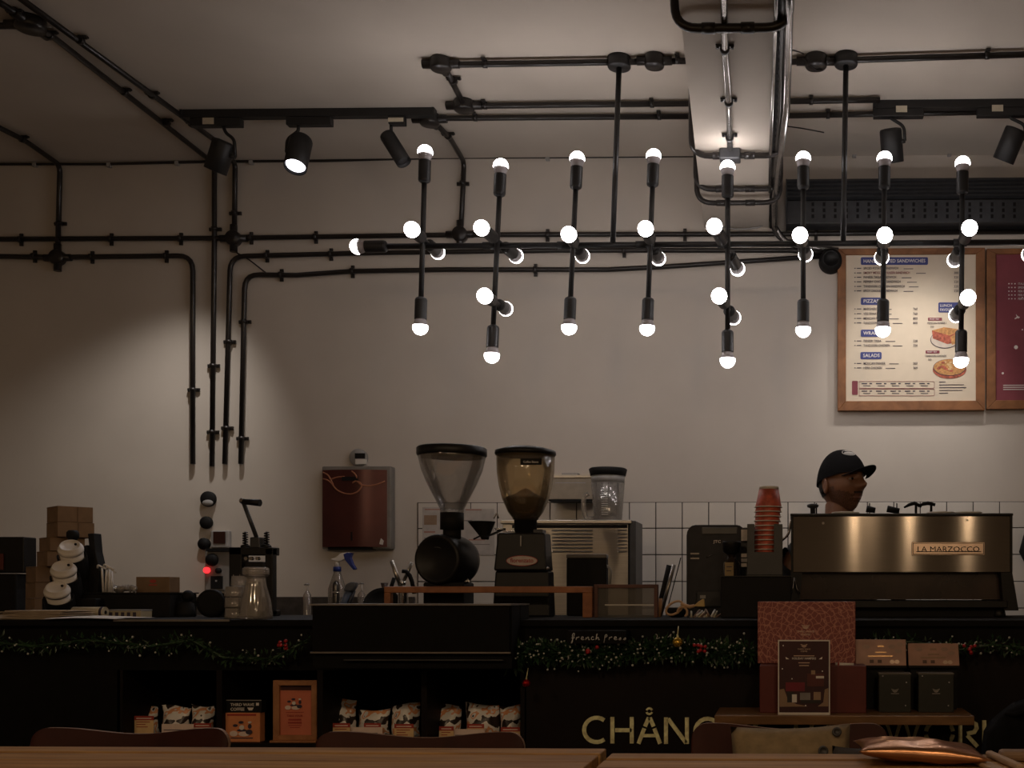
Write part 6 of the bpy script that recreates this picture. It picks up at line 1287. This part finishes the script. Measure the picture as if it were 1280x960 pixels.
for s_ in (-1, 1):
    ec = Vector((0.076, s_*0.031, 0.008)); e = MB().sphere((0, 0, 0), 0.0125, n=16, m=10); e.v = [HM @ (v+ec) for v in e.v]; eo = e.build('eye', EYW, pr_)
    e = MB().sphere((0, 0, 0), 0.0062, (0.5, 1, 1), n=14, m=8); e.v = [HM @ (v+ec+Vector((0.0105, 0.001, 0))) for v in e.v]; e.build('iris', IRIS, eo)
    for zz, rr in ((0.0045, 0.0138), (-0.0075, 0.0132)):
        e = MB().sphere((0, 0, 0), rr, (1, 1.12, 0.55), n=16, m=8); e.v = [HM @ (v+ec+Vector((-0.0012, 0, zz))) for v in e.v]; e.build('eyelid', SK, eo)
e = MB().sphere((0, 0, 0), 0.010, (1, 0.7, 1.1), n=12, m=8); e.v = [HM @ (v+Vector((-0.030, -0.078, -0.028))) for v in e.v]; e.build('earpiece', MATTE, pr_)

# ================================================================== gift display shelf
RK = wood('gift_shelf_wood', (0.13, 0.062, 0.024), (0.24, 0.125, 0.05), 0.35, (3, 14, 14), 3.0)
gs_ = thing('display_shelf', 'brown wooden display shelf in front of the counter carrying gift boxes', 'shelf', Vector((P(1055, 900, 2.88).x, 2.95, 0))); Y0 = 2.85; Y1 = 3.055; zS = P(1055, 894.5, Y0).z
xa_, xb_ = P(893, 894, Y0).x, P(1218, 894, Y0).x
MB().box(xa_, xb_, Y0, Y1, zS-0.024, zS).build('board', RK, gs_, bevel=0.002)
for x in (xa_+0.05, xb_-0.05): MB().box(x-0.012, x+0.012, Y1-0.03, Y1-0.005, 0, zS-0.024).build('leg', MATTE, gs_)
def red_pattern():
    m, nt, b = nodes('gift_red_mandala'); tc = nt.nodes.new('ShaderNodeTexCoord'); rs = []
    for (cx_, cz, sc_, k) in ((-0.13, 0.10, 42, 0), (0.135, 0.075, 42, 1), (0.02, 0.24, 48, 2)):
        mp = nt.nodes.new('ShaderNodeMapping'); mp.inputs['Location'].default_value = (-cx_, 0, -cz); nt.links.new(tc.outputs['Object'], mp.inputs[0])
        wv = nt.nodes.new('ShaderNodeTexWave'); wv.wave_type = 'RINGS'; wv.rings_direction = 'SPHERICAL'; wv.inputs['Scale'].default_value = sc_/2; wv.inputs['Distortion'].default_value = 3.5; wv.inputs['Detail'].default_value = 0.5; wv.inputs['Detail Scale'].default_value = 3.0
        nt.links.new(mp.outputs[0], wv.inputs['Vector']); rs.append(wv.outputs['Fac'])
    mx = nt.nodes.new('ShaderNodeMath'); mx.operation = 'MAXIMUM'; nt.links.new(rs[0], mx.inputs[0]); nt.links.new(rs[1], mx.inputs[1])
    m3 = nt.nodes.new('ShaderNodeMath'); m3.operation = 'MAXIMUM'; nt.links.new(mx.outputs[0], m3.inputs[0]); nt.links.new(rs[2], m3.inputs[1])
    rp = nt.nodes.new('ShaderNodeValToRGB'); rp.color_ramp.elements[0].position = 0.93; rp.color_ramp.elements[0].color = (0.20, 0.046, 0.038, 1); rp.color_ramp.elements[1].position = 0.995; rp.color_ramp.elements[1].color = (0.42, 0.17, 0.12, 1)
    nt.links.new(m3.outputs[0], rp.inputs[0]); nt.links.new(rp.outputs[0], b.inputs['Base Color']); b.inputs['Roughness'].default_value = 0.5; return m
MAND = red_pattern(); GRED = mat('gift_red_plain', (0.10, 0.012, 0.008), 0.5); FOIL = mat('gift_foil', (0.55, 0.40, 0.30), 0.4, 0.3)
gb = thing('gift_box', 'large dark red patterned gift box with its lid standing open', 'gift box', Vector((P(1010, 888, 2.93).x, 2.93, zS)))
x0, x1, z0, z1 = rect(949.5, 832, 1083, 888, 2.91); MB().box(x0, x1, 2.91, 3.03, zS, z1).build('base', GRED, gb, bevel=0.002)
lx0, lx1, lz0, lz1 = rect(947, 752, 1069.5, 832, 2.99); MB().box(lx0, lx1, 2.995, 3.03, z1+0.0005, lz1).build('lid', MAND, gb, bevel=0.002)
def logo(root, cx, cy, s, Y, m_):
    for k, (w_, dy) in enumerate(((5.2, 0), (4.2, 1.5), (2.6, 2.8))):
        pts = [P(cx+w_*s*t, cy+dy*s+0.9*s*(1-t*t)-(0.8*s*abs(t) if k == 0 else 0), Y) for t in [-1+0.25*i for i in range(9)]]; MB().ribbon([(p.x, p.z) for p in pts], 0.9*s*mm(Y), Y, Y+0.001).build('logo', m_, root)
logo(gb, 1007, 782, 1.0, 2.9938, FOIL); ptext('THIRD WAVE', 1007, 790.5, 2.9945, 2.3, FOIL, gb, 'CENTER', 0.01, 1.1); ptext('COFFEE', 1007, 794.3, 2.9945, 2.3, FOIL, gb, 'CENTER', 0.01, 1.1)
pt_ = thing('gift_tag', 'rolled cream paper tag lying on the red box edge', 'paper', P(1056, 832, 2.93)); MB().cyl(P(1044, 830.5, 2.93), P(1067, 831.5, 2.93), 0.0052, n=12).build('roll', PAPER, pt_); MB().cyl(P(1047, 830.6, 2.93), P(1049, 830.7, 2.93), 0.0055, n=12).build('ribbon', CARDR, pt_)
# standee poster
pz = thing('standee', 'maroon HOLIDAY HAMPERS card standee with pale border on the shelf', 'standee', Vector((P(1005, 888, 2.868).x, 2.868, zS))); Yq = 2.868
x0, x1, z0, z1 = rect(972.5, 800, 1037.5, 888, Yq); MB().box(x0, x1, Yq, Yq+0.003, zS, z1).build('card', PAPER, pz)
BGD = mat('poster_maroon', (0.040, 0.007, 0.009), 0.6, var=0.2); x0, x1, z0, z1 = rect(974, 801.5, 1036, 884, Yq); MB().box(x0, x1, Yq-0.0006, Yq, zS+0.006, z1).build('poster', BGD, pz)
logo(pz, 1005, 806, 0.8, Yq-0.0012, FOIL); ptext('THIRD WAVE', 1005, 812.3, Yq-0.001, 1.7, FOIL, pz, 'CENTER', 0.008, 1.1); ptext('COFFEE', 1005, 815, Yq-0.001, 1.7, FOIL, pz, 'CENTER', 0.008, 1.0); ptext('HOLIDAY HAMPERS', 1005, 824.3, Yq-0.001, 2.6, PRW, pz, 'CENTER', 0.008, 0.92)
for y, w_ in ((819.3, 26), (828, 14), (831.5, 12)): MB().rbox(1005-w_/2, y, 1005+w_/2, y+1.0, Yq-0.0009, Yq-0.0005).build('print_line', FOIL, pz)
for a, s_ in ((984, 1), (1026, -1)): MB().ppoly([(a-2*s_, 821), (a+2.5*s_, 824), (a-1.5*s_, 824)], Yq-0.001, Yq-0.0006).build('star', PRW, pz)
PB = mat('poster_floor', (0.28, 0.18, 0.11), 0.7); MB().ppoly([(974.5, 862), (980, 861), (984, 872), (995, 880), (1010, 883), (974.5, 883.5)], Yq-0.001, Yq-0.0006).build('picture_block', PB, pz); MB().ppoly([(1031, 862), (1035.5, 860), (1035.5, 883), (1022, 883), (1029, 878)], Yq-0.001, Yq-0.0006).build('picture_block', PB, pz)
for k, (a, b, c, d, m_) in enumerate(((982, 853, 1006, 864, 'c'), (984, 865, 992, 878, 'w'), (990, 868, 996, 878, 'p'), (1000, 866, 1013, 875, 'g'), (1017, 865, 1026, 875, 't'), (1009, 842, 1030, 858, 'r'), (1020, 845, 1030, 848, 'p'), (1001, 875, 1026, 879, 'w'), (1014, 838, 1019, 843, 't'))):
    MB().rbox(a, b, c, d, Yq-0.0012-0.0002*k, Yq-0.0006).build('picture_block', {'c': mat('pic_crimson', (0.16, 0.008, 0.018), 0.6), 'w': mat('pic_dark', (0.02, 0.014, 0.012), 0.6), 'p': PAPER, 'g': GL, 't': TAN, 'r': mat('pic_rust', (0.085, 0.016, 0.012), 0.6)}[m_], pz)
for a, b in ((979, 807), (1028, 839), (990, 848.5), (978, 836), (1007, 882)): ell(pz, a, b, 0.8, 0.8, PRW, Yq-0.0012, 'snow_dot')
MB().box(P(1003, 880, Yq).x, P(1007, 880, Yq).x, Yq+0.003, Yq+0.035, zS, zS+0.06).build('strut', PAPER, pz)
# two brown sloped boxes and two dark canisters
BRB = mat('gift_brown', (0.36, 0.20, 0.145), 0.5, var=0.18, scale=22); GOLDP = mat('gold_print', (0.55, 0.32, 0.14), 0.35, 0.4); DKG = mat('canister_green', (0.011, 0.0115, 0.007), 0.5, var=0.2)
for k, (a, t, b, lb, lb2) in enumerate(((1069.5, 799.5, 1133, 'brown gift box lid with bright gold print beside the red box', 'dark green gift canister box, left of two on the shelf'), (1136, 804.5, 1199.5, 'brown gift box lid with duller print, rightmost on the shelf', 'dark green gift canister box, right of two on the shelf'))):
    Yq = 3.0; x0, x1, z0, z1 = rect(a, t, b, 832, Yq); root = thing('brown_gift_box', lb, 'gift box', Vector(((x0+x1)/2, Yq, zS)), 'brown gift boxes on the shelf')
    tl = math.radians(14 if k == 0 else 24); M = Matrix.Translation((0, Yq, z0)) @ Matrix.Rotation(-tl, 4, 'X'); hL = (z1-z0)/math.cos(tl)
    MB().box(x0, x1, 0, 0.008, 0, hL, M).build('lid', BRB, root, bevel=0.001, seg=1); MB().box(x0+0.006, x1-0.006, Yq+0.01, Yq+0.05, zS, z0-0.002).build('tray', MATTE, root)
    MB().box(x0, x1, Yq-0.002, Yq+0.05, z0-0.006, z0).build('tray_edge', MATTE, root)
    xm = (x0+x1)/2; U = mm(Yq)
    for (w_, zc_, hh) in ((4, 0.70, 2.2), (7, 0.48, 1.5), (15, 0.33, 1.8)): MB().box(xm-w_*U-(0.0 if w_ < 15 else 1*U), xm+w_*U, -0.0012, 0, hL*zc_, hL*zc_+hh*U, M).build('gold_print', GOLDP if k == 0 else TAN, root)
    for (dx, zc_) in ((-18, 0.72), (14, 0.72), (22, 0.55), (24, 0.8)):
        c0 = Vector((xm+dx*U, -0.0012, hL*zc_)); MB().add([M @ (c0+Vector((5*U*math.cos(t_)*(1 if dx != 24 else .8), 0, 3*U*math.sin(t_)))) for t_ in (0, PI/3, 2*PI/3, PI, 4*PI/3, 5*PI/3)], [(0, 1, 2, 3, 4, 5)]).build('leaf_print', mat('leaf_tan', (0.30, 0.19, 0.14), 0.5), root)
    for dx in (14, 20): c0 = Vector((xm+dx*U, -0.0014, hL*0.14)); MB().add([M @ (c0+Vector((3*U*math.cos(t_), 0, 2.6*U*math.sin(t_)))) for t_ in [2*PI*i/14 for i in range(14)]], [tuple(range(14))]).build('round_seal', FOIL, root)
    for dx in (-14, -4): MB().box(xm+dx*U, xm+(dx+5)*U, -0.0012, 0, hL*0.10, hL*0.10+4*U, M).build('icon_print', mat('icon_brown', (0.09, 0.045, 0.03), 0.6), root)
    cx0, cx1 = ((1098.5, 1139), (1148, 1192.5))[k]; Yc = 2.93; x0, x1, z0, z1 = rect(cx0, 841.5, cx1, 887, Yc); r2_ = thing('gift_canister', lb2, 'gift box', Vector(((x0+x1)/2, Yc, zS)), 'dark green canister boxes')
    MB().box(x0, x1, Yc, Yc+0.05, zS, z1-0.004).build('body', DKG, r2_, bevel=0.002); MB().box(x0, x1, Yc-0.001, Yc+0.051, z1-0.0035, z1).build('lid_edge', mat('lid_edge_grey', (0.10, 0.09, 0.07), 0.5), r2_); logo(r2_, (cx0+cx1)/2, 862, 0.85, Yc-0.0012, mat('logo_silver', (0.35, 0.33, 0.30), 0.4, 0.5)); MB().rbox((cx0+cx1)/2-5, 866.5, (cx0+cx1)/2+5, 867.6, Yc-0.001, Yc).build('print_line', GL, r2_)
    for a_, b_ in ((cx0+5, 845), (cx1-6, 853), (cx1-7, 882)): ell(r2_, a_, b_, 0.9, 0.9, GREY, Yc-0.0012, 'snow_dot')

# ================================================================== tables, chairs, cushions in the foreground
TW = wood('table_wood', (0.24, 0.110, 0.030), (0.55, 0.31, 0.105), 0.6, (1.2, 16, 16), 2.6, 0.15)
ZTB = 0.76
def table(label, xa_, xb_, yfar, rot, nb=8, wb=0.099):
    root = thing('wooden_table', label, 'table', Vector(((xa_+xb_)/2, yfar-nb*wb/2, 0)), 'wooden cafe tables')
    M = Matrix.Translation((xb_ if rot < 0 else xa_, yfar, 0)) @ Matrix.Rotation(rot, 4, 'Z') @ Matrix.Translation((-xb_ if rot < 0 else -xa_, -yfar, 0))
    for k in range(nb): MB().box(xa_, xb_, yfar-(k+1)*wb+(0.003 if k else 0.024), yfar-k*wb, ZTB-0.032+0.001*(k % 2), ZTB-0.0006*(k % 3), M).build('plank', TW, root, bevel=0.003)
    MB().box(xa_+0.06, xb_-0.06, yfar-nb*wb+0.06, yfar-0.06, ZTB-0.09, ZTB-0.033, M).build('apron', MATTE, root)
    for x in (xa_+0.08, xb_-0.08):
        for y in (yfar-0.08, yfar-nb*wb+0.08): MB().box(x-0.022, x+0.022, y-0.022, y+0.022, 0, ZTB-0.09, M).build('leg', MATTE, root)
xt1 = P(758, 938, 2.49).x; xt2 = P(763, 944, 2.40).x
table('wooden plank table in the left foreground', xt1-1.9, xt1, 2.49, math.radians(-0.3)); table('wooden plank table in the right foreground, set slightly nearer', xt2, xt2+1.5, 2.415, math.radians(-0.4) if False else 0.0)
CHW = mat('chair_brown', (0.040, 0.009, 0.005), 0.55, var=0.25, scale=9, spec=0.2); CHE = mat('chair_lit_edge', (0.30, 0.18, 0.11), 0.5)  # edge colour lightened to carry the light falling from above
def chair(label, pxl, pxr, pyc, Y, tilt=0.0):
    a, b = P(pxl, 925, Y).x, P(pxr, 925, Y).x; cx = (a+b)/2; hw = (b-a)/2; zc = P((pxl+pxr)/2, pyc, Y).z     # corner height
    root = thing('dining_chair', label, 'chair', Vector((cx, Y, 0)), 'bentwood chairs at the tables')
    n, m = 40, 8; sag = 0.017; zb = 0.60; rc = 0.036
    def top(t):
        at = abs(t); z = zc-sag*(0.5+0.5*math.cos(PI*min(1, at/0.84)))
        e = (1-at)*hw
        if e < rc: z -= rc-math.sqrt(max(0, rc*rc-(rc-e)**2))
        return z+tilt*t
    def ydep(t): return Y+0.035*(1-(t*t))
    fr = []; 
    for lay in (0, 1):
        for j in range(m+1):
            for i in range(n+1):
                t = -1+2*i/n; t = math.copysign(1-(1-abs(t))**1.6, t); zt_ = top(t); zl = zb+0.10*max(0, abs(t)-0.75); fr.append((cx+hw*t, ydep(t)+lay*0.012+0.05*(j/m), zl+(zt_-zl)*j/m))
    st = (n+1)*(m+1); fs = []; es = []
    for lay in (0, 1):
        for j in range(m):
            for i in range(n): k = lay*st+j*(n+1)+i; fs.append((k, k+1, k+n+2, k+n+1))
    for i in range(n): es.append((m*(n+1)+i, m*(n+1)+i+1, m*(n+1)+i+1+st, m*(n+1)+i+st)); fs.append((i, i+1, i+1+st, i+st))
    for j in range(m):
        for i in (0, n): k = j*(n+1)+i; es.append((k, k+n+1, k+n+1+st, k+st))
    MB().add(fr, fs, True).build('backrest', CHW, root)
    MB().add(fr, es, True).build('backrest_edge', CHE, root)
    seat = [(cx+hw*0.92*math.cos(t)*(abs(math.cos(t))**-0.35 if abs(math.cos(t)) > 0.05 else 1)*0.9, Y-0.19+0.20*math.sin(t)) for t in [2*PI*k/32 for k in range(32)]]
    MB().add([(x, y, 0.435) for x, y in seat]+[(x, y, 0.45) for x, y in seat], [tuple(range(32))[::-1], tuple(range(32, 64))]+[(k, (k+1) % 32, 32+(k+1) % 32, 32+k) for k in range(32)]).build('seat', CHW, root)
    for sx_ in (-1, 1):
        MB().tube([Vector((cx+sx_*hw*0.8, Y+0.0, 0)), Vector((cx+sx_*hw*0.74, Y+0.005, 0.44)), Vector((cx+sx_*hw*0.72, Y+0.045, 0.66))], 0.012, 10).build('rear_leg', MATTE, root); MB().tube([Vector((cx+sx_*hw*0.8, Y-0.36, 0)), Vector((cx+sx_*hw*0.7, Y-0.32, 0.44))], 0.012, 10).build('front_leg', MATTE, root)
    MB().tube([Vector((cx-hw*0.7, Y-0.02, 0.425)), Vector((cx+hw*0.7, Y-0.02, 0.425))], 0.01, 8).build('stretcher', MATTE, root)
chair('dark brown bentwood chair at the left end of the table', 20, 272, 914, 2.60); chair('dark brown bentwood chair below the coffee pouches', 383, 649, 919, 2.60); chair('dark brown bentwood chair with the tan cushion, below the gift boxes', 862, 1112, 908, 2.60)
# tan cushion with big buttons
TANF = mat('cushion_tan', (0.25, 0.185, 0.105), 0.9, var=0.18, scale=40, bump=0.25)
cu = thing('cushion', 'tan fabric cushion with dark buttons propped on the brown chair', 'cushion', Vector((P(990, 960, 2.53).x, 2.53, 0.47)))
def pillow(cx, cy, cz, w_, h_, d_, M, n=18, wrinkle=0.004, pinch=0.25):
    vs_ = []; fs = []
    for lay in (-1, 1):
        for j in range(n+1):
            for i in range(n+1):
                a, b = -1+2*i/n, -1+2*j/n; e = (1-a*a)*(1-b*b); th = d_/2*e**0.42; k = 1-pinch*0.25*(1-abs(a)*abs(b))*0; px_ = a*(1-0.06*(1-b*b)**1*0-pinch*0.22*(1-abs(b)**2)*abs(a)**3*0.9); pz_ = b*(1-pinch*0.22*(1-abs(a)**2)*abs(b)**3*0.9)
                wv = wrinkle*math.sin(7*a+3*b)*math.cos(5*b-2*a)*e
                vs_.append(M @ Vector((px_*w_/2, lay*th+wv*lay, pz_*h_/2)))
    st = (n+1)**2
    for lay in (0, 1):
        for j in range(n):
            for i in range(n): q = lay*st+j*(n+1)+i; fs.append((q, q+1, q+n+2, q+n+1))
    return MB().add(vs_, fs, True)
x0, x1, z0, z1 = rect(918, 910, 1062, 945, 2.50)
M = Matrix.Translation(((x0+x1)/2, 2.515, z1-0.145)) @ Matrix.Rotation(math.radians(-1.5), 4, 'Y') @ Matrix.Rotation(math.radians(-14), 4, 'X'); pillow(0, 0, 0, (x1-x0)*1.06, 0.30, 0.09, M).build('cover', TANF, cu)
BTN = mat('button_dark', (0.03, 0.028, 0.027), 0.4)
for (bxp, byp, r) in ((1029, 939, 6.5), (1046, 915, 6.0)):
    q = P(bxp, byp, 2.475 if byp > 930 else 2.522); MB().lathe([(r*0.5*mm(2.5), 0.004), (r*mm(2.5), 0.0), (r*mm(2.5), -0.004), (r*0.7*mm(2.5), -0.006), (r*0.6*mm(2.5), -0.004), (1e-6, -0.004)], q, (0, 1, -0.25), n=22).build('button', BTN, cu)
g3 = thing('grey_cushion', 'dark grey cushion peeking out beside the tan cushion', 'cushion', Vector((P(1075, 960, 2.53).x, 2.53, 0.47))); x0, x1, z0, z1 = rect(1046, 932, 1104, 946, 2.50)
pillow(0, 0, 0, x1-x0+0.02, 0.26, 0.06, Matrix.Translation(((x0+x1)/2, 2.50, z1-0.13))).build('cover', mat('cushion_grey', (0.055, 0.052, 0.055), 0.9, bump=0.2), g3)
COP = mat('copper_foil', (0.48, 0.235, 0.115), 0.28, 0.85, var=0.15, scale=12, bump=0.25)
cpk = thing('copper_pouch', 'shiny copper coloured cushion pouch lying on the right table', 'pouch', Vector((P(1150, 952, 2.30).x, 2.30, ZTB)))
M = Matrix.Translation((P(1149, 942, 2.30).x, 2.30, ZTB+0.024)) @ Matrix.Rotation(math.radians(3.5), 4, 'Y') @ Matrix.Rotation(math.radians(90), 4, 'X'); pillow(0, 0, 0, 0.262, 0.17, 0.046, M, 26, 0.004, 0.5).build('cover', COP, cpk)
MB().tube([M @ Vector((-0.12, 0, -0.078)), M @ Vector((0.0, 0.0, -0.080)), M @ Vector((0.12, 0, -0.078))], 0.0018, 6).build('seam', COP, cpk)
PW = mat('pale_wood', (0.42, 0.29, 0.19), 0.6, var=0.2, scale=30)
def slab(label, a, b, wd, h, m_, name, z=ZTB):
    A, B = PZ(a[0], a[1], z), PZ(b[0], b[1], z); d = (B-A); M = Matrix.Translation(A) @ Matrix.Rotation(math.atan2(d.y, d.x), 4, 'Z'); single(MB().box(0, d.length, -wd/2, wd/2, 0.0006, h, M), name, m_, label, 'wooden piece', 'pale pieces on the right table', bevel=min(wd, h)*0.35)
slab('pale wooden stick lying across the right table corner', (1236, 946), (1276, 964), 0.017, 0.014, PW, 'wooden_stick'); slab('pale flat wooden spatula in front of the copper pouch', (1218, 953), (1262, 972), 0.026, 0.010, PW, 'wooden_spatula'); slab('brown rounded wooden block at the right edge of the table', (1249, 950.5), (1310, 951), 0.045, 0.022, mat('block_brown', (0.25, 0.155, 0.09), 0.6), 'wooden_block')
# dark jacket at the lower right
jk = thing('jacket', 'dark jacket draped over a seat at the lower right edge', 'jacket', Vector((P(1290, 940, 2.66).x, 2.66, 0.45)))
prf = [(1236, 918), (1244, 907), (1252, 897), (1262, 889), (1275, 882), (1292, 876), (1330, 874)]; n = len(prf); vs_ = []
for j in range(9):
    for i, (x, y) in enumerate(prf):
        q = P(x, y, 2.62); f = j/8; vs_.append((q.x-0.03*f*(1-i/n), 2.60+0.10*math.sin(PI*f)*0+0.012*math.sin(i*1.9+j)-0.02*f, q.z-f*(q.z-0.46)))
    
fs = [(j*n+i, j*n+i+1, (j+1)*n+i+1, (j+1)*n+i) for j in range(8) for i in range(n-1)]; back = [(a, b+0.09, c) for a, b, c in vs_]
allf = fs+[tuple(k+len(vs_) for k in f) for f in fs]+[(i, i+1, i+1+len(vs_), i+len(vs_)) for i in range(n-1)]+[(j*n, (j+1)*n, (j+1)*n+len(vs_), j*n+len(vs_)) for j in range(8)]
MB().add(vs_+back, allf, True).build('cloth', mat('jacket_cloth', (0.006, 0.006, 0.007), 0.95, bump=0.2, spec=0.1), jk); MB().tube([P(1256, 892, 2.595), P(1268, 893, 2.59), P(1285, 888, 2.59)], [0.004, 0.006, 0.004], 8).build('fold', mat('jacket_cloth', (0.02, 0.02, 0.022), 0.95), jk)
# ================================================================== unseen warm pendants, added to light table and counter and streak the panel
PGL = emis('added_pendant_glow', (1.0, 0.70, 0.42), ADDED_PENDANT)
for k, (x, y, z, lb) in enumerate(((0.482, -1.5, 1.9, 'unseen warm pendant lamp behind the viewer, added for the machine panel streaks, nearest the middle'), (0.906, -1.5, 1.9, 'unseen warm pendant lamp behind the viewer, added for the machine panel streaks, second'), (1.354, -1.5, 1.9, 'unseen warm pendant lamp behind the viewer, added for the machine panel streaks, rightmost'), (-0.9, 0.75, 2.15, 'unseen warm pendant lamp added to light the left table and counter front'), (0.45, 0.75, 2.15, 'unseen warm pendant lamp added to light the right table and counter front'), (-2.4, 0.5, 2.15, 'unseen warm pendant lamp added to light the far left'))):
    root = thing('added_pendant', lb, 'pendant lamp', (x, y, z-0.06), 'added pendant lamps'); MB().cyl((x, y, z+0.12), (x, y, ZC), 0.004, n=8).build('cord', MATTE, root); MB().lathe([(0.02, 0.13), (0.05, 0.11), (0.12, 0.0), (0.117, 0.0), (0.047, 0.105), (0.018, 0.125)], (x, y, z), n=26).build('shade', MATTE, root); MB().sphere((x, y, z-0.02), 0.036 if y > 0 else 0.022, n=16, m=10).build('bulb', PGL, root)
flush_texts()
